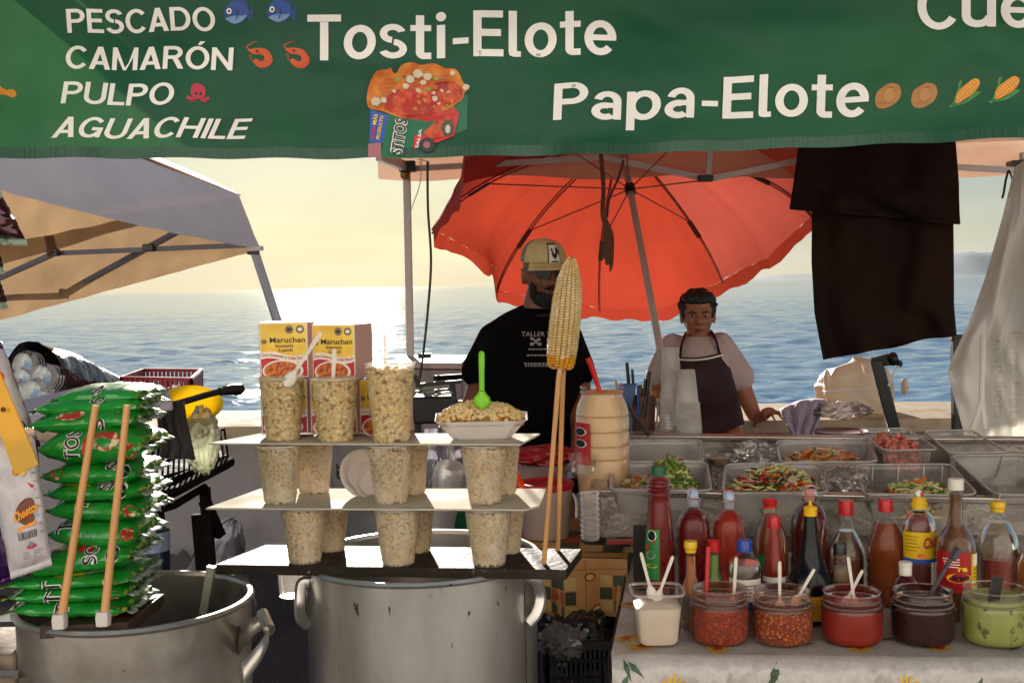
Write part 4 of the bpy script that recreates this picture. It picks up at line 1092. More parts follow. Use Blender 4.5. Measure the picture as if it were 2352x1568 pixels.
b = MB(); b.tube([CB + axc * .03 + V((.006, -.002, 0)), W(1293, 870, 2.43), W(1281, 1266, 2.595)], .0052, 8); tag(b.build('bamboo_stick', BAMBOO), 'bamboo stick holding up the corn cob, foot farther back on the board', 'stick', 'bamboo sticks of the corn cob')
# ------------------------------------------------------------------ the table of sauces
TZ = .85
TN = V((.0225, 0, 1)).normalized(); T0 = V((.30, 2.44, TZ))
def tz(x): return TZ - .0225 * (x - .30)
WT = lambda x, y: WP(x, y, T0, TN)
CLOTH = mat('grey_damask_vinyl', '#b8b0aa', .32, nz=.1, ns=4, col2='#aea69f', s2=90, lo=.4, hi=.6, bump=.6, bs=30, coat=.4, bdist=.006)
tb = thing('sauce_table', 'long table under a grey flowered vinyl cloth holding the sauces', 'table', (WZ(1800, 1450, TZ).x, WZ(1800, 1450, TZ).y, GZ))
FLc, BLc = WT(1404, 1500), WT(1455, 1262); FRc, BRc = WT(2620, 1504), WT(2500, 1262)
FRc.y = FLc.y - .03; 
b = MB()
for p in (FLc.lerp(BRc, .06), BLc.lerp(FRc, .06), FRc.lerp(BLc, .06), BRc.lerp(FLc, .06)):
    bb = MB(); bb.bar(V((p.x, p.y, p.z - .03)), V((p.x, p.y, GZ)), .035); bb.build('leg', BLACKM, tb)
b = MB(); b.hexa([V((p.x, p.y, p.z - .03)) for p in (FLc, FRc, BRc, BLc)] + [V((p.x, p.y, p.z - .004)) for p in (FLc, FRc, BRc, BLc)])
b.build('tabletop', mat('table_board', '#4a4038', .7), tb, smooth=False)
cl = thing('tablecloth', 'crinkled grey vinyl tablecloth printed with yellow daisies', 'tablecloth', (FLc.x + .6, FLc.y + .3, TZ))
def ctop(u, v, o=0.0):
    p = FLc.lerp(FRc, u).lerp(BLc.lerp(BRc, u), v)
    p.z = tz(p.x) + o + min(1, v * 14) * (.005 * abs(N3((p.x * 8, p.y * 8, 1))) + .003 * abs(N3((p.x * 24, p.y * 24, 4)))) + (.004 * N3((u * 30, 0, 3)) if v <= 0 else 0) * 0; return p
def cfront(u, v, o=0.0):
    p = FLc.lerp(FRc, u); w_ = v * .42
    r_ = .02
    aq = min(1, v * .42 / .04) * math.pi / 2; p.y += -o - .028 * math.sin(aq) - .018 * v * (1 + math.sin(u * 19 + 1.2) * .8 + .7 * math.sin(u * 47)) - min(1, v * 6) * (.022 * abs(N3((u * 34 + v * 3, v * 4, 2))) + .012 * abs(N3((u * 80, v * 14, 7)))); p.z = tz(p.x) - w_ + .028 * math.sin(aq) * min(1, 1 - aq / math.pi) * .9 + .004 * N3((u * 30, 0, 3)) * min(1, v * 20)
    p.x -= .02 * v * (1 - u); return p
def cleft(u, v, o=0.0):
    p = BLc.lerp(FLc, u); p.x -= .008 + .05 * v * (.4 + .6 * u) + .012 * v * math.sin(u * 17); p.z = tz(p.x) - v * .40; p.y -= .012 * u
    return p
b = MB()
b.grid(ctop, 70, 40); b.grid(cfront, 200, 30); b.grid(cleft, 40, 12)
b.build('cloth', CLOTH, cl, sharp=80)
FLW = MB; DSY = [mat('daisy_yellow', '#d9a818', .5), mat('daisy_heart', '#b0381a', .5), mat('daisy_leaf', '#3c5238', .5)]
def flower(b, f, cu, cv, r, asp):
    for k in range(11):
        a = 2 * math.pi * k / 11 + r * 30; l = r * (.85 + .3 * random.random())
        vf = poly2d([(cu + asp * math.cos(a - .2) * r * .2, cv + math.sin(a - .2) * r * .2), (cu + asp * math.cos(a - .16) * l * .8, cv + math.sin(a - .16) * l * .8), (cu + asp * math.cos(a) * l, cv + math.sin(a) * l), (cu + asp * math.cos(a + .16) * l * .8, cv + math.sin(a + .16) * l * .8), (cu + asp * math.cos(a + .2) * r * .2, cv + math.sin(a + .2) * r * .2)])
        b.print2d(vf, lambda u, v: f(u, v, .0022), 0)
    b.print2d(ell2d(cu, cv, r * .36 * asp, r * .36, 12), lambda u, v: f(u, v, .0035), 1); b.build('printed_daisy', DSY, cl, smooth=False)
def leaf(b, f, u0, v0, a, l, asp):
    c, s_ = math.cos(a), math.sin(a)
    pts = [(0, 0), (.35, .14), (1, 0), (.35, -.14)]
    b.print2d(poly2d([(u0 + asp * l * (x * c - y * s_), v0 + l * (x * s_ + y * c)) for x, y in pts]), lambda u, v: f(u, v, .0022), 2); b.build('printed_leaf', DSY, cl, smooth=False)
LXc = (FRc - FLc).length; fa = .42 / LXc; DYc = (BLc - FLc).length; ta = DYc / LXc
inv_u = lambda x: (WT(x, 1500).x - FLc.x) / (FRc.x - FLc.x)
for x, vv, r in ((1545, .16, .062), (2062, .15, .06), (2330, .3, .06), (1780, .42, .06)): flower(FLW(), cfront, inv_u(x), vv, r, fa)
for x, vv, a in ((1430, .04, 1.2), (1440, .1, 2.0), (1440, .05, .7), (1760, .13, -1.2), (1775, .12, -1.7), (1750, .16, -.8), (1850, .2, 1), (2230, .1, 2)): leaf(FLW(), cfront, inv_u(x), vv, a, .1, fa)
for u, v, r in ((.022, .1, .03), (.055, .045, .034), (.02, .38, .03), (.03, .62, .03), (.2, .03, .03), (.47, .04, .03), (.62, .05, .03)): flower(FLW(), ctop, u, v, r, ta)
for u, v, a in ((.04, .16, .5), (.2, .06, 2.4), (.33, .05, .4), (.46, .06, 2.8), (.5, .1, .4), (.75, .04, 1)): leaf(FLW(), ctop, u, v, a, .07, ta)


GLASS = clear('bottle_glass', (.97, .98, .96), .02, (.8, .8, .78), .05, .3)
PET = clear('pet_bottle', (.97, .96, .93), .012, (.8, .77, .72), .06, .2)
def sauce(name, c, **k): return mat('sauce_' + name, c, k.pop('rough', .3), spec=.2, nz=.16, ns=26, coat=.12, **k)
def ridged(n, a): return lambda th, z: 1 + a * math.cos(n * th)
class Bot:
    def __init__(s, name, label, cx, d, prof, group='sauce bottles on the table'):
        s.cx, s.d, s.k = cx, d, d / F
        b0 = W(cx, 1380, d); s.x, s.y = b0.x, b0.y
        s.z = lambda y: W(cx, y, d).z
        s.tz = tz(s.x)
        s.prof = [(hw * s.k, s.z(y) if y is not None else s.tz) for hw, y in prof]
        s.t = thing(name, label, 'bottle', (s.x, s.y, s.tz + .003), group=group)
    def rad(s, z):
        for (r0, z0), (r1, z1) in zip(s.prof, s.prof[1:]):
            if min(z0, z1) <= z <= max(z0, z1): return r0 + (r1 - r0) * ((z - z0) / (z1 - z0) if z1 != z0 else 0)
        return s.prof[-1][0]
    def wall(s, m, n=32, fn=None, name='bottle_wall', smooth=True):
        b = MB(); pr = [(r, max(z, s.tz + .003)) for r, z in s.prof] + [(s.prof[-1][0] * .85, s.tz + .003), (.001, s.tz + .006)]
        if smooth:
            pp = [(r, z) for r, z in pr]
        b.lathe(pp, n, (s.x, s.y, 0), fn=fn); b.build(name, m, s.t, sharp=35); return s
    def fill(s, y, m, inset=.0014, fn=None, name='sauce'):
        zt = s.z(y); pr = [(max(.001, s.rad(zt) - inset), zt)] + [(max(.001, r - inset), max(z, s.tz + .005)) for r, z in s.prof if z < zt - .001]
        b = MB(); b.lathe([(.001, zt)] + pr + [(.001, s.tz + .006)], 32, (s.x, s.y, 0), fn=fn); b.build(name, m, s.t, sharp=50); return s
    def cap(s, parts, m, name='cap', fn=None):
        b = MB(); pr = [(hw * s.k, s.z(y)) for hw, y in parts]
        b.lathe([(.0005, pr[0][1])] + pr, 32, (s.x, s.y, 0), fn=fn); b.build(name, m, s.t, sharp=35); return s
    def surf(s, o=.0008):
        def f(a, y):      # a degrees to the right of the camera-facing line, y frame row
            z = s.z(y); r = s.rad(z) + o; th = R(a) - math.pi / 2
            return V((s.x + r * math.cos(th), s.y + r * math.sin(th), z))
        return f
    def label(s, name, m, a0, a1, y0, y1, o=.0008):
        b = MB(); f = s.surf(o); b.grid(lambda u, v: f(a0 + (a1 - a0) * u, y1 + (y0 - y1) * v), 16, 8); 
        return b.build(name, m, s.t)
    def text(s, par, t, m, a, y, h, span, o=.0016, bold=.02, rot=0, shear=0):
        """t centred at angle a with baseline row y, cap height h rows, over `span` degrees"""
        b = MB(); f = s.surf(o); vf = text2d(t, 1, bold, 'C', box=1, shear=shear)
        b.print2d(sub2d(vf, .2), lambda u, v: f(a + u * span, y - v * h) if not rot else f(a - v * h, y - u * span))
        return b.build('lettering', m, par, smooth=False)
    def blob(s, par, m, a, y, ra, ry, o=.002, name='emblem', n=16):
        b = MB(); f = s.surf(o); b.print2d(ell2d(a, y, ra, ry, n), f); return b.build(name, m, par, smooth=False)
RED = mat('cap_red', '#b80f12', .35, nz=.06); YEL = mat('cap_yellow', '#e0b012', .35, nz=.06); BLU = mat('cap_blue', '#1c3f96', .35, nz=.08); GRC = mat('cap_green', '#1d5a3a', .4, nz=.08)
WCAP = mat('cap_white', '#dcd6c8', .4, nz=.06); BCAP = mat('cap_black', '#111013', .4, nz=.1)
KETCH = sauce('ketchup', '#66100b'); CHAM = sauce('chamoy', '#5c0a0c'); ORSAU = sauce('red_orange', '#86200a'); BRSAU = sauce('brown_orange', '#743310'); DKSAU = sauce('dark_soy', '#0b090b', rough=.2)
HOT = sauce('hot_red', '#841a06'); AMB = sauce('amber', '#96500f'); GRS = sauce('green', '#50701e'); DKRED = sauce('dark_red', '#4c0d0c'); BRN = sauce('brown', '#5c3418')

# 1 tall red bottle, green cap
q = Bot('sauce_bottle', 'tall red sauce bottle with green cap and green label, leftmost on the table', 1517, 2.72, [(14, 1084), (26, 1099), (27, 1104), (25, 1107), (27, 1112), (25, 1116), (28, 1121), (25.5, 1126), (28, 1131), (26, 1136), (27, 1150), (31, 1205), (34, 1250), (35, 1330), (35, None)])
q.wall(PET).fill(1096, KETCH).cap([(14.5, 1066), (16, 1068), (16, 1088)], GRC, fn=ridged(40, .02))
lb = q.label('label', mat('label_green', '#1a7a34', .4, nz=.15, ns=20), -78, -8, 1208, 1322)
q.blob(lb, PRINTW, -40, 1222, 22, 13, .0014, n=8); q.blob(lb, PRINTK, -40, 1222, 18, 10.5, .002, n=8)
q.blob(lb, PRINTR, -55, 1248, 9, 8, .0016); q.blob(lb, PRINTG, -44, 1266, 22, 10, .0016); q.blob(lb, PRINTY, -40, 1291, 24, 4, .0016); q.blob(lb, PRINTR, -30, 1236, 6, 3, .0016)
# 2, 3 flip-cap bottles
FLIP = clear('clear_flip_cap', (.92, .95, 1), .4, (.72, .76, .86), .15, 1.0)
for cx, y0, m, lab, dd in ((1595, 1118, CHAM, 'dark red sauce bottle with clear blue-spotted flip cap, beside the tall one', 0), (1677, 1124, ORSAU, 'orange-red sauce bottle with clear blue-spotted flip cap', 4)):
    q = Bot('sauce_bottle', lab, cx, 2.74, [(12, 1158 + dd), (14, 1164 + dd), (26, 1174 + dd), (35, 1190 + dd), (38, 1210 + dd), (38, 1290), (36, 1300), (38, 1312), (38, None)])
    q.wall(PET).fill(1166 + dd, m).cap([(8, y0), (12, y0 + 6), (13, y0 + 22), (16, y0 + 24), (16, y0 + 40)], FLIP, 'flip_cap')
    b = MB(); f = q.surf(0); z = lambda y: q.z(y)
    b.ell((q.x, q.y - .004, z(y0 + 12)), (8 * q.k, 7 * q.k, 9 * q.k), fn=lambda p: 1 + .4 * N3(p, 4, cx)); b.build('blue_nozzle', mat('nozzle_blue', '#3a59b0', .4, nz=.4, ns=120, col2='#c8d0e8', s2=140, lo=.45, hi=.55), q.t)
# 7 large bottle, broad shoulder, red cap
q = Bot('sauce_bottle', 'rounded brown-orange sauce bottle with open red cap ring, behind the small red-capped one', 1771, 2.80, [(14, 1160), (15, 1175), (26, 1200), (37, 1228), (41, 1260), (40, None)])
q.wall(PET).fill(1178, BRSAU).cap([(15, 1142), (17, 1145), (16.5, 1152), (14, 1155), (14, 1163)], RED)
lb = q.label('label', mat('label_green', ''), -60, -30, 1265, 1300); 
# 8 hot sauce small, red cap, front
q = Bot('sauce_bottle', 'slim hot sauce bottle with red cap and ribbed neck, in front of the rounded bottle', 1780, 2.64, [(12, 1205), (13, 1215), (18, 1250), (24, 1290), (28, 1320), (28, None)])
q.wall(GLASS, fn=lambda th, z: 1 + (.035 * math.cos(14 * th) if z > .97 else 0)).fill(1206, HOT).cap([(12, 1182), (13.5, 1185), (13.5, 1210)], RED, fn=ridged(30, .02))
q.label('label', BOXW, -80, 80, 1318, 1330); q.label('label', mat('label_blue', '#1d2f6a', .4), -80, 80, 1330, 1352)
# 9 big bottle with pinkish clear cap
q = Bot('sauce_bottle', 'big ribbed dark red bottle with pink clear cap, behind the black nozzle bottle', 1861, 2.84, [(13, 1142), (16, 1150), (32, 1166), (42, 1190), (45, 1220), (42, 1232), (45, 1240), (42, 1252), (45, 1262), (42, 1272), (45, 1284), (43, None)])
q.wall(PET).fill(1152, DKRED).cap([(11, 1113), (17, 1117), (17, 1131), (19, 1134), (18, 1147)], clear('pink_cap', (.95, .7, .62), .55, (.8, .42, .34), .15))
b = MB(); b.ell((q.x, q.y, q.z(1127)), (11 * q.k, 11 * q.k, 10 * q.k)); b.build('nozzle', mat('nozzle_orange', '#b5482c', .4, nz=.2), q.t)
# 10 black flared bottle with yellow nozzle
q = Bot('sauce_bottle', 'black flared sauce bottle with yellow pointed nozzle', 1863, 2.60, [(12, 1178), (14, 1190), (18, 1230), (25, 1270), (38, 1305), (51, 1326), (52, 1345), (50, None)])
q.wall(DKSAU, n=40, fn=lambda th, z: 1 + .012 * math.cos(10 * th)).cap([(2, 1146), (3.5, 1155), (6, 1158), (14, 1161), (16, 1165), (15, 1169), (15, 1181)], YEL, 'nozzle_cap')
lb = q.label('label', mat('label_amber', '#c48a1a', .4, nz=.15), -70, 70, 1356, 1412); q.text(lb, 'SALSA', PRINTK, -10, 1384, 10, 60) if False else None
q.blob(lb, PRINTK, 0, 1384, 55, 5, .0016, 'stripe')
# 11 red cap glass bottle
q = Bot('sauce_bottle', 'clear shouldered bottle with red cap, half full of red sauce', 1945, 2.80, [(13, 1176), (14, 1195), (18, 1212), (32, 1238), (42, 1262), (44, 1285), (43, None)])
q.wall(GLASS).fill(1272, HOT).cap([(15.5, 1146), (16.5, 1149), (16.5, 1179)], RED, fn=ridged(36, .02))
b = MB(); q.fill(1215, clear('sauce_film', (.75, .55, .35), .3, (.45, .28, .14), .2), .001, name='sauce_film')
# 13 PET brown red cap
q = Bot('sauce_bottle', 'large amber plastic bottle with red cap and ribbed waist', 2036, 2.74, [(13, 1168), (16, 1178), (30, 1205), (42, 1240), (45, 1270), (43, 1276), (45, 1284), (42, 1296), (45, 1306), (42, 1318), (45, 1328), (42, 1340), (45, 1352), (44, None)])
q.wall(PET).fill(1196, BRSAU).cap([(15, 1143), (16.5, 1146), (16.5, 1171)], RED, fn=ridged(36, .02))
# 14 yellow label
q = Bot('sauce_bottle', 'red sauce bottle with yellow label, pink script and yellow squeeze cap', 2112, 2.70, [(14, 1162), (17, 1168), (30, 1182), (37, 1200), (37.5, 1215), (36, 1300), (36, 1308), (37, 1316), (35.5, 1324), (37, 1332), (36, None)])
q.wall(PET).fill(1290, CHAM).cap([(13, 1138), (16, 1142), (16, 1150), (18, 1152), (18, 1164)], YEL, 'squeeze_cap')
q.fill(1170, clear('pink_film', (.8, .5, .5), .35, (.5, .2, .2), .2), .001, name='sauce_film')
b = MB(); b.ell((q.x, q.y, q.z(1131)), (10 * q.k, 10 * q.k, 9 * q.k)); b.ell((q.x + 3 * q.k, q.y - 8 * q.k, q.z(1131)), (4 * q.k, 4 * q.k, 6 * q.k), mi=1); b.build('tip', [PRINTW, PRINTR], q.t)
lb = q.label('label', mat('label_yellow', '#e3b60e', .4, nz=.1), -85, 85, 1213, 1274, .0012); q.text(lb, 'Chilito', mat('script_pink', '#b81846', .4), 33, 1248, 24, 78, .003, .03, shear=.2)
q.blob(lb, PRINTR, 50, 1262, 16, 8, .0022); q.blob(lb, PRINTO, -12, 1267, 14, 6, .0022); q.label('label_band', PRINTB, -85, 85, 1274, 1283, .0012)
for i in range(5): q.label('label_line', mat('label_ink', '#8a7a30', .5), -70, -20 + random.uniform(-12, 4), 1222 + i * 8, 1224 + i * 8, .002)
# 15 large glass bottle, white cap, red label
q = Bot('sauce_bottle', 'tallest glass bottle with white screw cap and red and yellow label', 2196, 2.62, [(15, 1118), (15.5, 1140), (17, 1185), (22, 1205), (36, 1225), (42, 1245), (43, 1262), (43, None)])
q.wall(GLASS).fill(1130, BRN).cap([(15, 1096), (17.5, 1099), (17.5, 1121)], WCAP, fn=ridged(44, .015))
lb = q.label('label', mat('label_red', '#a8141a', .4, nz=.12), -88, 24, 1258, 1350, .0012); q.label('label_side', mat('label_yellow', ''), 26, 84, 1262, 1348, .0012)
q.label('label_panel', PRINTW, 34, 78, 1264, 1290, .002)
q.text(lb, 'ino', PRINTK, -6, 1320, 13, 48, .003, .04); q.blob(lb, PRINTY, -12, 1316, 36, 11, .0022, 'glow'); q.text(lb, 're', PRINTY, -2, 1300, 13, 26, .0026, .04)
for i in range(4): q.label('label_line', PRINTW, -60 + 3 * i, -5 + random.uniform(-10, 4), 1272 + i * 6, 1274 + i * 6, .002)
for i in range(5): q.label('label_line', mat('label_ink', ''), 34, 76 - random.uniform(0, 14), 1296 + i * 9, 1299 + i * 9, .002)
# 16 clear bottle with yellow cap
q = Bot('sauce_bottle', 'clear rounded bottle with yellow cap and a little red sauce', 2292, 2.72, [(14, 1170), (15, 1178), (22, 1192), (40, 1222), (49, 1252), (50, 1290), (49, None)])
q.wall(GLASS).fill(1277, HOT).cap([(15, 1148), (17, 1151), (17, 1162), (15, 1164), (15, 1172)], YEL)
q.fill(1195, clear('faint_film', (.93, .86, .76), .12, (.6, .5, .4), .15), .001, name='sauce_film')
q = Bot('sauce_bottle', 'reddish bottle cut off by the right edge of the table', 2378, 2.66, [(14, 1235), (30, 1262), (42, 1290), (42, None)]); q.wall(GLASS).fill(1262, AMB).cap([(15, 1205), (16, 1208), (16, 1238)], RED)
# small ones in the second row
q = Bot('sauce_bottle', 'small amber hot sauce bottle with yellow cap, behind the white tub', 1588, 2.55, [(11, 1262), (11, 1268), (12, 1320), (20, 1342), (24, 1360), (24, None)])
q.wall(GLASS).fill(1275, AMB).cap([(14, 1240), (15, 1242), (15, 1256), (12.5, 1258), (12.5, 1266)], YEL); q.label('label', mat('label_speckled', '#6a6050', .5, nz=.5, ns=80), -80, 80, 1362, 1420)
q = Bot('sauce_bottle', 'small green sauce bottle with red cap', 1641, 2.58, [(11, 1260), (12, 1268), (13, 1310), (22, 1330), (24, 1345), (24, None)])
q.wall(GLASS).fill(1272, GRS).cap([(13, 1238), (14.5, 1240), (14.5, 1263)], RED)
q = Bot('sauce_bottle', 'clear plastic bottle with blue cap and white label', 1711, 2.56, [(15, 1262), (17, 1268), (30, 1280), (38, 1295), (38, 1318), (35, 1322), (36, None)])
q.wall(PET).cap([(15, 1236), (17, 1239), (17, 1264)], BLU, fn=ridged(36, .02)).fill(1290, clear('pale_liquid', (.82, .76, .72), .45, (.48, .43, .4), .2), .0012)
q.label('label', BOXW, -85, 85, 1322, 1372, .001); q.label('label_band', BLU, -85, 85, 1374, 1392, .001)
for i in range(4): q.label('label_line', PRINTG, -55, 50 - random.uniform(0, 40), 1334 + i * 8, 1337 + i * 8, .002)
q = Bot('sauce_bottle', 'small dark sauce bottle with black cap', 1930, 2.60, [(12, 1268), (13, 1285), (17, 1300), (20, 1312), (20, None)])
q.wall(GLASS).fill(1300, BRN).cap([(14, 1245), (15, 1247), (15, 1270)], BCAP); q.label('label', mat('label_kraft', '#6a5438', .5), -60, 60, 1300, 1330)
q = Bot('sauce_bottle', 'red bottle with white cap, mostly hidden by the dark sauce jar', 2080, 2.56, [(13, 1316), (22, 1328), (32, 1345), (34, 1360), (34, None)])
q.wall(PET).fill(1322, DKRED).cap([(13.5, 1288), (15, 1290), (15, 1298), (13.5, 1299), (14.5, 1301), (14.5, 1318)], WCAP)
b = MB(); b.bar(W(1470, 1206, 2.86), V((W(1470, 1300, 2.86).x, W(1470, 1300, 2.86).y, .853)), .032, .02)
tag(b.build('dark_block', mat('dark_wood', '#1c1512', .7, nz=.3), bev=.002), 'dark wooden block upright behind the tall ketchup bottle', 'block')

# jars of powder and salsa in front
JAR = clear('jar_plastic', (.98, .95, .92), .015, (.8, .74, .7), .07, .3)
POW = mat('chili_powder', '#7c2410', .85, nz=.3, ns=70, col2='#a04418', s2=150, lo=.48, hi=.62, bump=.5, bs=220)
FLK = mat('chili_flakes', '#86300e', .7, nz=.4, ns=60, col2='#c8782c', s2=170, lo=.54, hi=.60, bump=.8, bs=190)
RSAL = sauce('thick_red', '#84200f', rough=.35); DSAL = sauce('thick_dark', '#2e0b08', rough=.3); GSAL = mat('green_salsa', '#8e964c', .45, nz=.15, ns=30, coat=.3, flake=('#4c5a20', 38, .36), bump=.2, bs=60)
def jar(cx, ytop, hw, fillz, m, label, film=None):
    d = 2.44; k = d / F; c = W(cx, ytop, d); zt = c.z; z0 = tz(c.x) + .004
    t = thing('salsa_jar', label, 'jar', (c.x, c.y, z0), group='open jars along the front of the table')
    h = zt - z0; r = hw * k
    pr = [(.001, .004), (r * .86, .003), (r * .97, .010), (r, .02), (r, h * .66), (r * .985, h * .70), (r * .95, h * .735), (r * .915, h * .75), (r * .93, h * .78), (r * .91, h * .80), (r * .925, h * .84), (r * .90, h * .86), (r * .90, h * .98), (r * .915, h), (r * .885, h), (r * .88, h * .97)]
    b = MB(); b.lathe(pr, 48, (c.x, c.y, z0)); b.build('jar_wall', JAR, t)
    for nm, q0, q1 in (('rim', .975, 1.0), ('thread', .83, .86), ('shoulder', .735, .76)):
        rr_ = r * (.915 if nm != 'shoulder' else .955); b = MB(); b.lathe([(rr_ * .97, h * q0), (rr_ * 1.012, h * q0), (rr_ * 1.015, h * q1), (rr_ * .97, h * q1 + .0005)], 48, (c.x, c.y, z0)); b.build(nm, clear('jar_edge', (1, .97, .95), .3, (.85, .8, .77), .08, .9), t)
    ft_ = h * fillz
    ins = [(max(.001, a - .002), z) for a, z in pr[1:13] if z < ft_]
    b = MB(); rl = ins[-1][0]
    b.lathe([(.001, .005)] + ins + [(rl, ft_)] + [(rl * q_, ft_ + .004 * math.sin(q_ * 9 + cx)) for q_ in (.8, .55, .3, .05)], 48, (c.x, c.y, z0)); b.build('content', m, t, sharp=60)
    if film:
        b = MB(); b.lathe([(a - .001, z) for a, z in pr[4:13]], 48, (c.x, c.y, z0)); b.build('sauce_film', film, t)
    return t
jar(1652, 1347, 67, .76, POW, 'open jar of brick red chili powder with a white spoon and red stick', clear('powder_film', (.7, .3, .22), .35, (.38, .12, .06), .4))
jar(1796, 1352, 69, .68, FLK, 'open jar of coarse chili flakes with two white spoons', clear('flake_film', (.8, .5, .35), .25, (.4, .2, .1), .4))
jar(1956, 1355, 70, .8, RSAL, 'open jar of smooth red salsa with two crossed white spoons', clear('red_film', (.65, .2, .16), .4, (.42, .07, .05), .2))
jar(2119, 1353, 71, .66, DSAL, 'open jar of dark brown-red salsa with a grey ladle handle', clear('dark_film', (.5, .22, .18), .15, (.22, .07, .05), .2))
jar(2285, 1348, 75, .84, GSAL, 'open jar of speckled pale green salsa with a dark spoon', None)
c = W(1508, 1352, 2.43); zt = c.z; z0 = tz(c.x) + .004; kk = 2.43 / F; h = zt - z0
tub = thing('cream_tub', 'square clear tub of white cream with two white spoons, leftmost in the front row', 'tub', (c.x, c.y, z0))
b = MB(); pr = [(.001, .003), (40 * kk, .002), (45 * kk, .008), (56 * kk, h * .9), (60 * kk, h * .92), (60 * kk, h), (57 * kk, h)]
b.lathe(pr, 64, (c.x, c.y, z0), sq=5); b.build('tub_wall', JAR, tub)
b = MB(); b.lathe([(57 * kk, h - .004), (61 * kk, h - .004), (61.5 * kk, h + .001), (57 * kk, h + .001)], 64, (c.x, c.y, z0), sq=5); b.build('rim', clear('tub_rim', (1, 1, 1), .6, (.9, .88, .86), .1, .8), tub)
b = MB(); b.lathe([(.001, .004), (39 * kk, .004), (44 * kk, .009), (52 * kk, h * .72), (40 * kk, h * .77), (20 * kk, h * .80), (.001, h * .79)], 64, (c.x, c.y, z0), sq=5); b.build('cream', mat('white_cream', '#d9cabb', .45, nz=.06, ns=14, bump=.2, bs=40), tub)
sp_ = lambda a, c_, lab, w=.0105, m=SPOONW, name='plastic_spoon', da=2.43, dc_=2.44: spoon(W(*a, da), W(*c_, dc_), m, name, lab, w)
sp_((1500, 1375), (1472, 1268), 'white spoon leaning left in the tub of cream'); sp_((1506, 1385), (1546, 1276), 'white spoon leaning right in the tub of cream')
sp_((1684, 1400), (1691, 1278), 'white spoon in the chili powder jar', .0105)
b = MB(); b.tube([W(1622, 1370, 2.45), W(1627, 1255, 2.46)], [.0042, .005], 8); tag(b.build('red_stick', PRINTR), 'thin red stick standing in the chili powder jar', 'stick')
sp_((1791, 1410), (1791, 1288), 'upright white spoon in the chili flakes jar', .0105); sp_((1822, 1390), (1871, 1306), 'slanting white spoon in the chili flakes jar')
sp_((1966, 1405), (1948, 1278), 'longer white spoon crossing over the other in the red salsa'); sp_((1938, 1392), (1982, 1308), 'shorter white spoon crossed behind in the red salsa', dc_=2.47)
LADL = mat('grey_ladle', '#4b4a50', .35, .3, nz=.15)
b = MB(); b.bar(W(2122, 1390, 2.44), W(2196, 1262, 2.42), .016, .006); b.bar(W(2186, 1284, 2.415), W(2202, 1258, 2.415), .021, .009); b.ell(W(2116, 1405, 2.44), (.018, .018, .012)); tag(b.build('ladle', LADL, bev=.0015), 'grey ladle handle slanting out of the dark salsa jar', 'ladle')
b = MB(); b.bar(W(2278, 1400, 2.41), W(2292, 1322, 2.40), .024, .004); tag(b.build('salsa_spoon', mat('dark_spoon', '#3c3a34', .3, .4, nz=.3, ns=40), bev=.0015), 'dark flat spoon handle in the green salsa jar', 'spoon')
# ------------------------------------------------------------------ stainless salad bar with tubs
SST = mat('speckled_stainless', '#8d857c', .38, .75, nz=.15, ns=8, col2='#6b645c', s2=22, lo=.5, hi=.7, bump=.2, bs=70, flake=('#b8aea0', 120, .3))
SSB = mat('bright_steel_edge', '#b5aca4', .28, .85, nz=.12, ns=10)
A_, B_, C_ = W(1372, 1132, 3.1), W(2500, 1150, 3.02), W(1400, 1002, 3.62)
NB = (B_ - A_).cross(C_ - A_).normalized(); NB = NB if NB.z > 0 else -NB
BP = lambda x, y, o=0.0: WP(x, y, A_ + NB * o, NB)
bar_ = thing('salad_bar', 'long stainless steel tub tilted towards the street, holding plastic trays of food', 'food bar', V((A_.x + .8, A_.y + .3, GZ)))
b = MB()
fl, fr, br, bl = BP(1352, 1128), BP(2560, 1152), BP(2560, 1012), BP(1386, 1002)
def rimbar(p, q, w_, mi=0): b.bar(p, q, w_, .018, mi, up=NB)
rimbar(fl, fr, .026); b.build('front_rim', SSB, bar_, bev=.004)
b = MB(); rimbar(bl, br, .03); b.build('back_rim', SSB, bar_, bev=.004)
b = MB(); l0, l1 = BP(1352, 1128), BP(1386, 1002); r0, r1 = BP(1394, 1130), BP(1413, 1004); o = NB * .004
b.prism([l0, r0, r1, l1], NB * -.012); b.build('left_flange', SSB, bar_, smooth=False, bev=.003)
b = MB(); dn = V((0, 0, -1))
P = [BP(1392, 1128, -.01), BP(2560, 1150, -.01), BP(2560, 1014, -.01), BP(1411, 1005, -.01)]; Q = [p - NB * .16 for p in P]
b.add(P + Q, [(0, 1, 5, 4), (1, 2, 6, 5), (2, 3, 7, 6), (3, 0, 4, 7), (4, 5, 6, 7)], 0, False); b.build('basin', SST, bar_, smooth=False)
b = MB(); f0, f1 = BP(1380, 1138, -.012), BP(2560, 1158, -.012); b0, b1 = BP(1400, 1006, -.012), BP(2560, 1016, -.012)
zb_ = W(1380, 1237, 3.1).z
dz = lambda p: V((p.x, p.y, zb_))
b.add([f0, f1, dz(f1), dz(f0), b0, b1, dz(b1), dz(b0)], [(0, 1, 2, 3), (4, 5, 6, 7), (0, 3, 7, 4), (3, 2, 6, 7)], 0, False); b.build('housing', SST, bar_, smooth=False)
for p in (f0, f1, b0, b1):
    b = MB(); b.bar(V((p.x + .06, p.y + .05, zb_)), V((p.x + .06, p.y + .05, GZ)), .035); b.build('leg', BLACKM, bar_)
TRAY = clear('milky_tray', (.95, .93, .92), .5, (.8, .76, .75), .15, .8)
TRAYC = clear('clear_tray', (.95, .94, .92), .2, (.82, .78, .76), .08, .9)
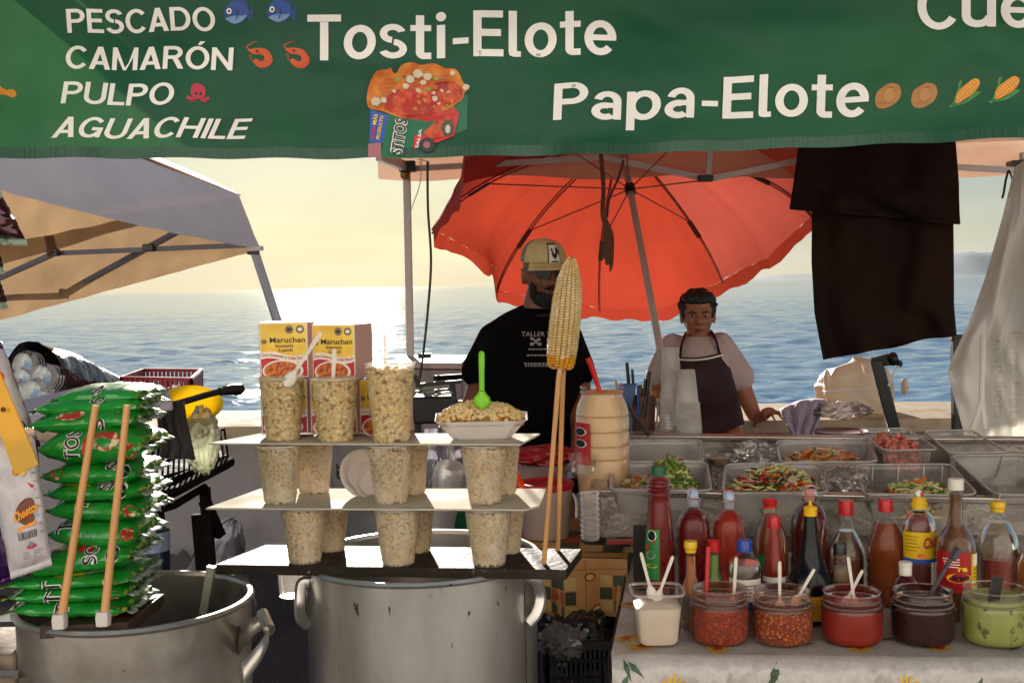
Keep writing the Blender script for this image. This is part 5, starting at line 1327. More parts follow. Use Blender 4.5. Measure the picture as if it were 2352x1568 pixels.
def tray(label, quad, dep, m=TRAY, lift=.012, taper=.82, rimw=.010):
    """quad: rim corners in frame coordinates, front-left, front-right, back-right, back-left"""
    C = [BP(x, y, lift) for x, y in quad]; cen = (C[0] + C[1] + C[2] + C[3]) / 4
    t = thing('food_tray', label, 'tray', cen - NB * dep, group='plastic food trays in the steel bar')
    def ring(s_, o, n=8, rc=.12):
        out = []
        K = [cen + (c - cen) * s_ - NB * o for c in C]
        for i in range(4):
            p, a, c2 = K[i], K[i - 1], K[(i + 1) % 4]; p0 = p.lerp(a, rc); p1 = p.lerp(c2, rc * (a - p).length / (c2 - p).length)
            for j in range(n):
                q = j / (n - 1); out.append(p0.lerp(p, q).lerp(p.lerp(p1, q), q))
        return out
    rings = [ring(1.0, .006), ring(1.005, -.0), ring(.97, -.001), ring(.94, .001), ring(.93, .012), ring(.88, dep * .6), ring(taper, dep), ]
    b = MB(); n = len(rings[0]); vs_ = [p for r_ in rings for p in r_]
    b.add(vs_, [(i * n + j, i * n + (j + 1) % n, (i + 1) * n + (j + 1) % n, (i + 1) * n + j) for i in range(len(rings) - 1) for j in range(n)] + [list(range((len(rings) - 1) * n, len(rings) * n))])
    b.build('tray_wall', m, t, sharp=70)
    b = MB(); k_ = ring(.985, -.002); b.tube(k_ + k_[:1], .0022, 5, caps=False); b.build('rim', clear('tray_rim', (1, .98, .97), .7, (.9, .86, .84), .15, .8), t)
    ex = ((C[1] - C[0]) + (C[2] - C[3])) / 2; ey = ((C[3] - C[0]) + (C[2] - C[1])) / 2
    return t, cen, ex, ey
def sliver(b, p, d, L, w_, mi, curl=0.0):
    d = V(d).normalized(); a = d.cross(V((random.uniform(-1, 1), random.uniform(-1, 1), random.uniform(.2, 1)))).normalized(); n_ = a.cross(d)
    pts = []
    for k in (-1, 0, 1): pts.append(V(p) + d * L / 2 * k + n_ * curl * L * (1 - k * k))
    t_ = w_ * .42
    b.add([q + a * sx * w_ / 2 + n_ * sy * t_ / 2 for q in pts for sx, sy in ((-1, -1), (1, -1), (1, 1), (-1, 1))], [(0, 1, 5, 4), (1, 2, 6, 5), (2, 3, 7, 6), (3, 0, 4, 7), (4, 5, 9, 8), (5, 6, 10, 9), (6, 7, 11, 10), (7, 4, 8, 11), (3, 2, 1, 0), (8, 9, 10, 11)], mi, False)
VEG = [mat('cucumber_flesh', '#b8b478', .45, nz=.15, ns=40, coat=.2), mat('cucumber_skin', '#3e5a22', .45, nz=.2), mat('carrot', '#c05a18', .45, nz=.15), mat('tomato', '#a01c14', .35, nz=.15, coat=.3), mat('onion', '#b89a90', .45, nz=.1), mat('lettuce', '#5f7a26', .5, nz=.25, ns=40), mat('shrimp_pink', '#b0664a', .45, nz=.15), mat('dark_bean', '#2a1c12', .5)]
def heap(tr4, name, cnt, mix, L, w_, hgt, foot=(.8, .7), cx=0.0, cy=0.0, base=.05):
    t, cen, ex, ey = tr4; b = MB(); ch = [i for i, n_ in mix for _ in range(n_)]
    for i in range(cnt):
        u, v = random.uniform(-1, 1), random.uniform(-1, 1)
        if u * u + v * v > 1: continue
        z = -base + hgt * (1 - u * u - v * v) ** .7 * random.uniform(.55, 1.0) + .003 * random.random()
        p = cen + ex * (cx + u * foot[0] / 2) + ey * (cy + v * foot[1] / 2) + NB * z
        d = V((random.gauss(0, 1), random.gauss(0, 1), random.gauss(0, .3)))
        sliver(b, p, d, L * random.uniform(.5, 1.15), w_ * random.uniform(.7, 1.3), random.choice(ch), random.uniform(-.15, .2))
    b.grid(lambda u, v: cen + ex * (cx + (u - .5) * foot[0]) + ey * (cy + (v - .5) * foot[1]) + NB * (-base - .006 + hgt * .62 * max(0, 1 - (2 * u - 1) ** 2 - (2 * v - 1) ** 2) ** .7), 12, 10, mix[0][0])
    b.build(name, VEG, t, kind='stuff', smooth=False)
t_ = tray('milky tray of red and white salad strips at the back left of the steel bar', [(1406, 1062), (1620, 1060), (1612, 1011), (1414, 1012)], .08); heap(t_, 'salad_strips', 330, [(3, 3), (4, 4), (2, 2), (5, 1), (0, 2)], .034, .0055, .035, (.6, .6), .12, -.12, .055)
t_ = tray('milky tray of shredded carrot and cucumber at the back middle of the steel bar', [(1790, 1062), (2018, 1062), (2000, 1010), (1780, 1012)], .08); heap(t_, 'salad_strips', 720, [(2, 5), (0, 3), (1, 2), (4, 2)], .032, .005, .055, (.84, .8), -.02, 0, .05)
t_ = tray('milky tray of lettuce and chopped shrimp at the front left of the steel bar', [(1398, 1126), (1637, 1128), (1626, 1062), (1410, 1062)], .085)
heap(t_, 'chopped_salad', 420, [(6, 4), (4, 4), (5, 3), (0, 2)], .03, .007, .05, (.5, .75), -.2, -.02, .055); heap(t_, 'lettuce', 420, [(5, 5), (0, 3), (1, 1)], .034, .009, .075, (.5, .75), .12, .05, .055)
b = MB(); t, cen, ex, ey = t_
for i in range(14):
    c = cen + ex * random.uniform(.0, .22) + ey * random.uniform(-.1, .25) + NB * random.uniform(0, .02); a1 = V((random.gauss(0, 1), random.gauss(0, 1), .4)).normalized(); a2 = a1.cross(V((random.random(), .3, 1))).normalized()
    b.grid(lambda u, v: c + a1 * .05 * (u - .5) + a2 * .045 * (v - .5) * (1 - (2 * u - 1) ** 2 * .5) + NB * (.012 * math.sin(u * 9 + i) * math.sin(v * 8)), 8, 8)
b.build('lettuce_leaf', mat('lettuce_leaf', '#7c9436', .45, nz=.25, ns=30, tr=.3, trc='#9ab040'), t_[0], kind='stuff')
t_ = tray('milky tray heaped with cucumber sticks and tomato at the front middle of the steel bar', [(1656, 1134), (1902, 1134), (1890, 1064), (1664, 1066)], .085); heap(t_, 'cucumber_sticks', 620, [(0, 7), (1, 3), (3, 2), (4, 2), (2, 1)], .042, .008, .085, (.92, .85), 0, 0, .055)
t_ = tray('clear divided tray of cucumber strips at the front right of the steel bar', [(1984, 1138), (2250, 1138), (2185, 1066), (1962, 1068)], .085, TRAYC); heap(t_, 'cucumber_strips', 420, [(0, 7), (1, 3), (2, 2)], .048, .008, .06, (.66, .66), .06, -.12, .06)
t, cen, ex, ey = t_
for u in (-.3, -.05, .2, .38):
    b = MB(); b.bar(cen + ex * u + ey * .45, cen + ex * u + ey * .45 - NB * .05, .003); b.build('rib', clear('tray_rim', ()), t)
t_ = tray('clear tray of pink minced meat at the back right of the steel bar', [(2030, 1036), (2156, 1034), (2085, 984), (1970, 986)], .085, TRAYC, .03)
t, cen, ex, ey = t_; b = MB()
MEAT = mat('pink_meat', '#a8483c', .45, nz=.2, ns=50, col2='#c07060', s2=70, coat=.25)
for i in range(420):
    u, v = random.uniform(-1, 1), random.uniform(-1, 1)
    if abs(u) ** 3 + abs(v) ** 3 > 1: continue
    z = random.uniform(-.075, -.012 + .02 * (1 - u * u) * (.5 + N3((u * 3, v * 3, 1))))
    kernel(b, cen + ex * u * .36 + ey * v * .34 + NB * z, random.uniform(.008, .012), True)
b.build('meat', MEAT, t, kind='stuff')
tray('empty clear tray at the far back right of the steel bar', [(2180, 1042), (2318, 1040), (2232, 988), (2122, 990)], .08, TRAYC, .02)
tray('empty clear tray at the right end of the steel bar, nearest the street', [(2285, 1138), (2470, 1140), (2372, 1044), (2180, 1046)], .08, TRAYC, .02)
c = BP(1650, 1052, -.02); bw = thing('small_bowl', 'small clear bowl of pale dressing between the two left trays', 'bowl', c - NB * .03)
k = depth(c) / F; b = MB(); b.lathe([(.001, -14 * k), (20 * k, -14 * k), (30 * k, 8 * k), (31 * k, 9 * k)], 28, c); b.build('bowl_wall', TRAYC, bw)
b = MB(); b.lathe([(.001, -13 * k), (19 * k, -13 * k), (26 * k, 0), (.001, 1 * k)], 28, c); b.build('dressing', mat('pale_dressing', '#a58a6c', .4), bw)
def crumple(name, label, c, r, m, seed, amp=.5, sq=(1, 1, .7), cat='bag', group=None, fr=2.2):
    b = MB(); b.ell(c, (r * sq[0], r * sq[1], r * sq[2]), nu=40, nv=26, fn=lambda p: 1 + amp * (abs(N3(p, fr, seed)) + .5 * abs(N3(p, fr * 2.3, seed + 5)) + .25 * abs(N3(p, fr * 5, seed + 8)) - .25))
    return b.build(name, m, label=label, cat=cat, group=group, sharp=25)
FOIL = clear('crinkled_film', (.95, .94, .93), .18, (.72, .68, .66), .1, 1.6)
crumple('plastic_bag', 'crumpled clear bag in the steel bar, behind the gap between trays', BP(1735, 1046, -.01), .05, FOIL, 3, .7, (1.2, .7, .8))
crumple('plastic_bag', 'crumpled clear bag of onion wedged between the two right trays of the bar', BP(1940, 1112, -.01), .062, FOIL, 8, .8, (.9, .9, .6))
crumple('plastic_bag', 'crumpled clear bag in the gap right of the lettuce tray', BP(1648, 1100, -.02), .04, FOIL, 12, .8, (.5, 1.1, .6))
# ------------------------------------------------------------------ stack of green snack bags on the left
BAGG = mat('green_foil_bag', '#1c8a2c', .3, nz=.12, ns=14, coat=.45, bump=.2, bs=20)
BAGE = mat('green_foil_end', '#2c6a24', .6, .0, spec=.15, nz=.3, ns=40, col2='#9aa84a', s2=70, lo=.5, hi=.6, bump=.4, bs=60)
SILV = mat('silver_foil', '#8d968a', .6, .0, spec=.15, nz=.2, ns=30, col2='#3f6a3a', s2=60, lo=.5, hi=.6)
FOOD = mat('food_photo', '#a8341c', .45, nz=.3, ns=90, col2='#d8c89a', s2=70, lo=.52, hi=.58, flake=('#3f6a1e', 60, .36))
class Bag:
    """pillow bag lying flat, front long side towards the camera"""
    def __init__(s, name, label, xl, xr, yt, yb, d, dp=.17, seed=0, skew=0.0, mats=None, group='green snack bags stacked between the bamboo sticks', jag=1.0):
        s.seed = seed; k = d / F
        c = W((xl + xr) / 2 - 24, (yt + yb) / 2, d); s.w = (xr - xl) * k * .95; s.h = max(.018, (yb - yt) * k * 1.12); s.dp = dp
        s.c = c + V((0, dp / 2, 0)); s.sk = skew
        s.t = thing(name, label, 'snack bag', s.c - V((0, 0, s.h / 2)), group=group)
        g, e, sv = mats or (BAGG, BAGE, SILV)
        b = MB(); n = 26
        b.grid(lambda u, v: s.pt(-.86 + 1.72 * u, v * 2 * math.pi), 34, n, 0); b.build('pouch', g, s.t, sharp=45)
        for sg in (-1, 1):
            b = MB(); b.grid(lambda u, v: s.pt(sg * (.86 + .06 * u), v * 2 * math.pi), 3, n, 0); b.build('printed_end', e, s.t, sharp=40)
        for sg in (-1, 1):
            b = MB(); m = 14; q0 = [s.edge(sg, i / m) for i in range(m + 1)]
            tips = []
            for i in range(2 * m + 1):
                p = s.edge(sg, i / (2 * m)); out = V((sg * (.012 + (.0035 if i % 2 else 0) + .007 * N3((i * .4, seed, 2))), 0, .008 * N3((i * .5, seed, 7)) - .005 * jag))
                tips.append(p + out)
            q1 = [s.edge(sg, i / (2 * m)) for i in range(2 * m + 1)]
            b.add(q1 + tips, [(i, i + 1, 2 * m + 2 + i, 2 * m + 1 + i) for i in range(2 * m)]); b.build('crimp', sv if sg > 0 else e, s.t, solid=.0008)
    def edge(s, sg, v): return V((s.c.x + sg * s.w / 2 * .92, s.c.y + s.dp * .44 * (2 * v - 1) * (1 + .08 * N3((v * 3, s.seed, 1))), s.c.z + s.sk * sg + .006 * N3((v * 5, s.seed, 3))))
    def pt(s, u, th, o=0.0):
        """u -1..1 along the bag, th round it (0 = facing the camera, pi/2 = top)"""
        tp = max(0.0, 1 - abs(u / .92) ** 3.2) ** .62
        ex = 2 / 2.5
        cx_, sx_ = math.cos(th), math.sin(th)
        yy = -abs(cx_) ** ex * (1 if cx_ > 0 else -1); zz = abs(sx_) ** ex * (1 if sx_ > 0 else -1)
        amp = .0030 * (1 + 1.8 * abs(u) ** 3)
        nn = N3((u * 5, yy * 3, zz * 2), 1, s.seed) + .6 * N3((u * 12, yy * 5, zz * 3), 1, s.seed + 3)
        dy = s.dp / 2 * (.88 + .12 * tp) + o + amp * nn * .8; dz = (s.h / 2) * tp + o + amp * nn
        return V((s.c.x + s.w / 2 * u + .004 * nn, s.c.y + yy * dy, s.c.z + s.sk * u + zz * dz))
    def pr(s, name, m, vf, u0, th0, su=1.0, sv=1.0, rot=False, o=.0022):
        b = MB()
        f = (lambda u, v: s.pt(u0 + su * u, th0 + sv * v, o)) if not rot else (lambda u, v: s.pt(u0 - su * v, th0 + sv * u, o))
        b.print2d(vf, f); return b.build(name, m, s.t, smooth=False)
rows = [ # xl, xr, yt, yb, depth, skew
    (133, 352, 893, 938, 2.40, 0, 'topmost green snack bag of the stack, crumpled and pushed to the back'),
    (77, 359, 916, 962, 2.38, .002, 'green snack bag second from the top of the stack'),
    (63, 350, 948, 1000, 2.35, .004, 'green snack bag with a painted glare band, third from the top'),
    (88, 364, 990, 1072, 2.32, .002, 'fat green snack bag with tall black letters and a salad picture'),
    (97, 352, 1068, 1122, 2.33, 0, 'green snack bag with yellow strip under the fat lettered one'),
    (104, 358, 1114, 1160, 2.33, 0, 'thin green snack bag in mid stack with a black octagon seal'),
    (110, 360, 1152, 1206, 2.33, -.003, 'green snack bag with a single letter and a food band in mid stack'),
    (113, 347, 1202, 1268, 2.33, -.004, 'green snack bag with a red food band below the single letter one'),
    (52, 340, 1262, 1330, 2.32, .012, 'green snack bag with two letters and a black seal, fourth from the bottom'),
    (8, 338, 1326, 1360, 2.32, .004, 'green snack bag third from the bottom with a yellow strip'),
    (16, 332, 1354, 1392, 2.32, .002, 'green snack bag second from the bottom of the stack'),
    (24, 326, 1386, 1428, 2.32, -.002, 'lowest green snack bag resting on the dark plank')]
bags = []
for i, (xl, xr, yt, yb, d, sk, lab) in enumerate(rows): bags.append(Bag('snack_bag', lab, xl, xr, yt, yb, d - .15, .19, i * 3 + 1, sk))
def big_text(bg_, t, u0, th0, hu, wv, o=.003):
    """letters turned to read upwards: hu = letter height along the bag, wv = run in angle"""
    vf = text2d(t, 1, .055, 'L', box=1); bg_.pr('letter_edge', PRINTW, sub2d(vf, .3), u0, th0, hu, wv, True, o)
    vf = text2d(t, 1, .0, 'L', box=1); bg_.pr('lettering', PRINTK, sub2d(vf, .3), u0 - hu * .0, th0 + wv * .01, hu, wv * .98, True, o + .0012)
def seal(bg_, u, th, r, rv):
    bg_.pr('seal_edge', PRINTW, ell2d(0, 0, r, rv, 8), u, th, o=.003); bg_.pr('seal', PRINTK, ell2d(0, 0, r * .85, rv * .85, 8), u, th, o=.004); bg_.pr('seal_text', PRINTG, rect2d(-r * .4, -rv * .12, r * .4, rv * .12), u, th, o=.005)
big_text(bags[3], 'TOS', -.16, -.42, .26, 1.25)
bags[3].pr('red_burst', PRINTR, poly2d([(-.09, -.3), (.0, -.42), (.05, -.2), (.1, -.25), (.08, .1), (.13, .3), (.02, .26), (-.04, .4), (-.06, .1)]), -.02, .15, o=.0025)
bags[3].pr('salad_picture', FOOD, ell2d(0, 0, .26, .42, 20), .30, .35, o=.003); bags[3].pr('salad_picture', FOOD, ell2d(0, 0, .13, .5, 16), .72, -.25, o=.003)
big_text(bags[2], 'S', .42, -.45, .24, .7); bags[2].pr('salad_picture', FOOD, ell2d(0, 0, .24, .3, 18), -.18, .55, o=.003); bags[2].pr('red_burst', PRINTR, ell2d(0, 0, .06, .3, 8), .22, .55)
bags[2].pr('painted_glare', SILV, rect2d(-.5, -.1, .5, .1), .1, .95, o=.0015)  # glare on the pouch painted as a silver strip
big_text(bags[1], 'S', .3, .3, .22, .6); bags[1].pr('painted_glare', SILV, rect2d(-.3, -.12, .4, .12), .45, .75, o=.0015)
big_text(bags[0], 'S', .1, .2, .2, .8)
big_text(bags[4], 'S', .58, .35, .26, .6); seal(bags[4], .68, .35, .12, .55); bags[4].pr('yellow_strip', PRINTY, rect2d(-.28, -.13, .22, .13), -.22, -.62); bags[4].pr('grey_strip', PRINTG, rect2d(-.25, -.15, .25, .15), .4, -.55); bags[4].pr('salad_picture', FOOD, ell2d(0, 0, .12, .4, 14), -.6, .3)
big_text(bags[5], 'S', .4, .3, .26, .7); seal(bags[5], .58, .3, .12, .6); bags[5].pr('grey_strip', PRINTG, rect2d(-.25, -.15, .25, .15), .22, -.7)
big_text(bags[6], 'T', -.1, .1, .24, .75); bags[6].pr('food_band', FOOD, rect2d(-.62, -.2, .5, .26), .0, -.72); bags[6].pr('salad_picture', FOOD, ell2d(0, 0, .13, .5, 14), .72, .2)
big_text(bags[7], 'T', -.36, .15, .36, .8); bags[7].pr('food_band', FOOD, rect2d(-.8, -.26, .6, .26), .1, -.75); bags[7].pr('salad_picture', FOOD, ell2d(0, 0, .13, .5, 14), .74, .3)
big_text(bags[8], 'SO', .38, -.05, .26, 1.0); seal(bags[8], .62, .3, .12, .5); bags[8].pr('red_burst', PRINTR, rect2d(-.12, -.16, .12, .16), .14, .7); bags[8].pr('food_band', FOOD, rect2d(-.3, -.1, .3, .1), -.2, .95); bags[8].pr('yellow_strip', PRINTY, rect2d(-.25, -.12, .25, .12), -.15, -.65); bags[8].pr('grey_strip', PRINTG, rect2d(-.2, -.14, .2, .14), .32, -.62)
big_text(bags[9], 'T', -.06, -.5, .28, .9); bags[9].pr('salad_picture', FOOD, ell2d(0, 0, .12, .6, 14), .66, .0)
big_text(bags[10], 'T', -.06, -.45, .26, .95); bags[10].pr('salad_picture', FOOD, ell2d(0, 0, .12, .6, 14), .7, .0)
big_text(bags[11], 'T', .06, -.2, .24, .9); bags[11].pr('food_band', FOOD, rect2d(-.4, -.12, .3, .12), -.1, -.8); bags[11].pr('salad_picture', FOOD, ell2d(0, 0, .14, .6, 14), .72, .1)
pl = thing('plank', 'dark wooden plank across the open pot carrying the bag stack', 'plank', W(190, 1462, 2.3))
b = MB(); y0 = W(190, 1430, 2.19); y1 = W(290, 1430, 2.19); z = LZ + .006
a_, c_ = W(90, 1452, 2.14), W(292, 1443, 2.15); b.hexa([a_ + V((0, 0, -.012)), c_ + V((0, 0, -.012)), c_ + V((.01, .2, -.012)), a_ + V((-.01, .2, -.012)), a_ + V((0, 0, .012)), c_ + V((0, 0, .012)), c_ + V((.01, .2, .012)), a_ + V((-.01, .2, .012))])
b.build('plank_board', mat('dark_plank', '#2e1b13', .5, nz=.3, ns=6, stretch=(.3, 4, 1)), pl, bev=.002)
PLAST = mat('white_clamp', '#c9bfb8', .5, nz=.08)
stk = []
for (xb, yb, xt, yt, db, dt, lab, hd) in ((138, 1436, 220, 930, 2.12, 2.15, 'left front bamboo stick holding the bag stack', 1), (238, 1430, 292, 930, 2.125, 2.15, 'right front bamboo stick holding the bag stack', 1), (200, 1400, 229, 890, 2.40, 2.44, 'left rear bamboo stick, its tip showing over the topmost bag', 0), (285, 1396, 311, 893, 2.40, 2.44, 'right rear bamboo stick, its tip showing over the topmost bag', 0)):
    b = MB(); a, c = W(xb, yb, db), W(xt, yt, dt); b.tube([a, a.lerp(c, .3), a.lerp(c, .7), c], [.0078, .0072, .0068, .0062], 10)
    s_ = tag(b.build('bamboo_stick', BAMBOO), lab, 'stick', 'bamboo sticks of the bag stack')
    if hd:
        b = MB(); b.lathe([(.001, -.004), (.013, -.004), (.014, .012), (.012, .022), (.001, .023)], 8, a, sq=3); tag(b.build('clamp', PLAST, bev=.001), 'white plastic foot of the ' + ('left' if xb < 200 else 'right') + ' front bamboo stick', 'clamp', 'white feet of the front sticks')

# ------------------------------------------------------------------ hanging bags and yellow clip strip at the left edge
PURP = mat('purple_foil', '#3c1250', .2, .2, nz=.2, ns=12, coat=.5, bump=.35, bs=22); WFOIL = mat('white_foil_back', '#b9b2b4', .3, nz=.1, ns=12, coat=.3, bump=.35, bs=26)
MARO = mat('maroon_foil', '#3a0a18', .15, .5, nz=.35, ns=16, coat=.4, bump=.4, bs=30)
class HBag:
    """pillow bag hanging upright; quad = top-left, top-right, bottom-right, bottom-left in frame coordinates"""
    def __init__(s, label, quad, d, th, m, seed, crimp=None, name='snack_bag', group='snack bags hanging from the clip strip'):
        s.q = [V((*p, 0)) for p in quad]; s.d = d; s.th = th; s.seed = seed
        c = s.pt(.5, 1, 0); s.t = thing(name, label, 'snack bag', V((c.x, c.y, c.z)), group=group)
        b = MB(); b.grid(lambda u, v: s.pt(u, v, 1), 22, 30); b.grid(lambda u, v: s.pt(1 - u, v, -1), 22, 30); b.build('pouch', m, s.t, sharp=50)
        n = 40
        for v0, sg in ((0, -1), (1, 1)):
            b = MB(); q = [s.pt(i / n, v0, 0) for i in range(n + 1)]; up = (s.pt(.5, 1, 0) - s.pt(.5, 0, 0)).normalized() * sg
            b.add(q + [p + up * (.012 + .004 * (i % 2)) for i, p in enumerate(q)], [(i, i + 1, n + 2 + i, n + 1 + i) for i in range(n)]); b.build('crimp', crimp or m, s.t, solid=.0008)
    def pt(s, u, v, side, o=0.0):
        p = s.q[0].lerp(s.q[1], u).lerp(s.q[3].lerp(s.q[2], u), v)
        e = (max(0, 1 - abs(2 * v - 1) ** 3.5) * max(0, 1 - abs(2 * u - 1) ** 4)) ** .6
        nn = N3((u * 4, v * 6, side), 1, s.seed) + .5 * N3((u * 10, v * 14, side), 1, s.seed + 2)
        return W(p.x + 3 * nn, p.y, s.d - side * (s.th * e + o) - .004 * nn)
    def pr(s, name, m, vf, o=.0015):
        b = MB(); b.print2d(vf, lambda u, v: s.pt(u, v, 1, o)); return b.build(name, m, s.t, smooth=False)
h1 = HBag('purple snack bag hanging lowest at the left edge, behind the white one', [(-95, 960), (85, 1020), (110, 1290), (-60, 1345)], 2.22, .03, PURP, 4)
h2 = HBag('white backed cheese snack bag hanging under the yellow strip', [(-40, 1012), (80, 1000), (117, 1280), (22, 1312)], 2.12, .022, WFOIL, 9)
h2.pr('purple_top', PURP, rect2d(.0, -.0, 1, .035))
for i in range(20): h2.pr('ingredient_line', PRINTG, rect2d(.84 + .0 * i, .12 + i * .034, .97 - .03 * (i % 3), .13 + i * .034), .002) if i % 2 else None
h2.pr('emblem', mat('cheese_brown', '#6a3416', .5, nz=.3, ns=60), ell2d(.58, .57, .23, .075, 18, -.2), .002); h2.pr('emblem', mat('cheese_brown', ''), ell2d(.6, .645, .17, .05, 16), .0022)
b = MB(); vf = sub2d(text2d('Cheetos', .085, .035, 'C', box=.56), .1); b.print2d(vf, lambda u, v: h2.pt(.58 + u, .625 - v * .9 - u * .12, 1, .0045)); b.build('lettering', mat('cheese_orange', '#e8962a', .4), h2.t, smooth=False)
h2.pr('band', mat('cheese_orange', ''), poly2d([(.36, .70), (.78, .675), (.78, .70), (.36, .727)]), .003)
for i in range(14): h2.pr('barcode', PRINTK, rect2d(.34 + i * .032, .74, .34 + i * .032 + random.choice((.008, .016)), .80), .002)
h2.pr('stamp', mat('stamp_pink', '#b02a5a', .5), ell2d(.6, .865, .13, .018, 14), .002); h2.pr('stamp', PRINTG, ell2d(.6, .845, .06, .018, 12), .0025)
for i in range(3): h2.pr('text_line', PRINTG, rect2d(.36, .90 + i * .02, .86 - .1 * i, .906 + i * .02), .002)
h2.pr('cheese_icon', PRINTO, ell2d(.52, .27, .09, .03, 12), .002); h2.pr('cheese_icon', PRINTY, ell2d(.66, .28, .08, .028, 12), .002); h2.pr('chili_icon', PRINTR, poly2d([(.72, .36), (.86, .40), (.78, .415)]), .002)
for i in range(16): a = R(100 + i * 12); h2.pr('dash', PRINTG, rect2d(.42 + .22 * math.cos(a) - .008, .31 - .075 * math.sin(a) - .002, .42 + .22 * math.cos(a) + .012, .31 - .075 * math.sin(a) + .002), .002)
h3 = HBag('purple and white snack bag at the left edge above the yellow strip', [(-130, 790), (8, 800), (88, 1010), (-60, 1010)], 2.28, .03, WFOIL, 14, PURP)
h3.pr('purple_band', PURP, rect2d(.0, .0, 1, .12)); h3.pr('purple_band', PURP, rect2d(.0, .5, 1, .68)); h3.pr('red_patch', PRINTR, ell2d(.6, .3, .25, .1, 14), .002); h3.pr('maroon_patch', MARO, ell2d(.7, .85, .2, .1, 14), .002)
HBag('maroon foil bag corner poking in at the upper left edge', [(-110, 430), (8, 455), (58, 548), (-90, 545)], 2.2, .025, MARO, 20, SILV)
HBag('maroon foil bag tip at the left edge, below the upper corner', [(-130, 560), (-4, 570), (8, 612), (-110, 625)], 2.25, .02, MARO, 23, SILV)
HBag('maroon foil bag tip at the left edge beside the tent truss', [(-130, 640), (2, 648), (16, 692), (-110, 705)], 2.25, .02, MARO, 26, SILV)
b = MB(); cs_ = thing('clip_strip', 'yellow plastic clip strip with holes hanging over the white snack bag', 'clip strip', W(40, 1085, 2.05))
P = [W(-40, 880, 2.09), W(-8, 830, 2.09), W(91, 1066, 2.06), W(36, 1090, 2.06)]
b.prism(P, (0, -.004, 0)); b.build('strip', mat('yellow_strip_plastic', '#d8a40e', .3, nz=.12, tr=.25, trc='#e8b818'), cs_, bev=.001)
for x, y in ((8, 940), (62, 1048)):
    b = MB(); c = W(x, y, 2.067); b.lathe([(.001, 0), (.0042, 0), (.0046, .0012), (.001, .0012)], 12, c, rot=Euler((R(90), 0, 0)).to_matrix()); b.build('hole', mat('hole_dark', '#3a2a10', .8), cs_)
b = MB(); b.tube([V((W(-120, 430, 2.2).x, 2.2, 2.5)), W(-120, 1000, 2.2), V((W(-120, 430, 2.2).x, 2.2, GZ))], .015, 8); tag(b.build('display_pole', BLACKM), 'black pole at the left edge that carries the hanging snack bags', 'pole')

# things under and beside the stack, lower left
sb = thing('stone_block', 'pale worn block at the lower left corner beside the pot', 'block', V((W(-10, 1540, 2.25).x, W(-10, 1540, 2.25).y, GZ)))
b = MB(); p0 = W(-80, 1480, 2.3); p1 = W(58, 1480, 2.3); q = W(58, 1478, 2.3)
b.box(((p0.x + p1.x) / 2, 2.32, (q.z - .006 + GZ) / 2), (p1.x - p0.x, .2, q.z - .006 - GZ)); b.build('block_body', mat('worn_block', '#9a8676', .8, nz=.2, ns=9, bump=.4, bs=30), sb, bev=.008)
ch = thing('folding_chair', 'dark folding chair half hidden at the lower left behind the bags', 'chair', V((W(10, 1440, 2.8).x, W(10, 1440, 2.8).y, GZ)))
b = MB(); z = W(0, 1415, 2.8).z
P = [W(-140, 1420, 2.75), W(60, 1420, 2.75), W(60, 1380, 3.0), W(-140, 1380, 3.0)]; P = [V((p.x, p.y, z)) for p in P]; b.hexa([p - V((0, 0, .02)) for p in P] + P); b.build('seat', BLACKP, ch, bev=.004)
for k in range(4):
    b = MB(); b.bar(P[k], V((P[k].x + .02, P[k].y, GZ)), .022); b.build('leg', BLACKM, ch)
for k in range(3):
    b = MB(); y = 1340 + 26 * k; b.bar(W(-140, y, 3.0), W(55, y - 4, 3.0), .012, .03); b.build('back_slat', BLACKP, ch)

# ------------------------------------------------------------------ cart, buckets and crates behind the stack
mk = thing('metal_cart', 'black wire barbecue cart with long handle behind the green bags', 'cart', V((W(440, 1200, 3.6).x, W(440, 1200, 3.6).y, GZ)))
IRON = mat('black_iron', '#120d0d', .9, .0, nz=.3, ns=14, spec=.1)
b = MB()
P = [W(330, 1170, 3.3), W(525, 1072, 3.9), W(515, 985, 3.95), W(340, 1020, 3.35)]
for i in range(17):
    t = i / 16; b.bar(P[3].lerp(P[2], t), P[0].lerp(P[1], t) + V((0, 0, .03)), .006)
for t in (0, .35, .7, 1): b.bar(P[3].lerp(P[0], t), P[2].lerp(P[1], t), .008)
b.build('wire_side', IRON, mk, kind='stuff')
b = MB(); b.tube([W(300, 1150, 3.2), W(400, 1128, 3.45), W(528, 1060, 3.9)], .018, 8); b.tube([W(300, 1190, 3.25), W(400, 1160, 3.5), W(470, 1118, 3.8)], .012, 8); b.build('rail', IRON, mk)
b = MB()
back = [W(340, 1020, 3.35), W(515, 985, 3.95), W(500, 960, 4.2), W(330, 990, 3.7)]
b.hexa([V((p.x, p.y, p.z - .14)) for p in back] + [V((p.x, p.y, p.z - .10)) for p in back]); b.build('tray', IRON, mk)
for x, y, d in ((360, 1150, 3.35), (470, 1120, 3.75), (452, 1180, 3.85)):
    b = MB(); p = W(x, y, d); b.bar(p, V((p.x + .03, p.y, GZ)), .03); b.build('leg', IRON, mk)
b = MB(); b.bar(W(470, 1150, 3.75), W(505, 1230, 3.8), .03, .03); b.build('brace', IRON, mk)
b = MB(); b.tube([W(396, 930, 3.15), W(470, 908, 3.3), W(512, 897, 3.38)], .009, 10); b.build('handle_bar', BLACKM, mk)
b = MB(); b.tube([W(505, 899, 3.36), W(530, 894, 3.42), W(552, 894, 3.46)], [.012, .016, .017], 12); b.build('handle_grip', BLACKP, mk)
b = MB(); b.grid(strip([(360, 918), (362, 960), (368, 1010), (368, 1052)], [(422, 922), (428, 960), (440, 1010), (448, 1056)], 3.12, .03, 7), 24, 14)
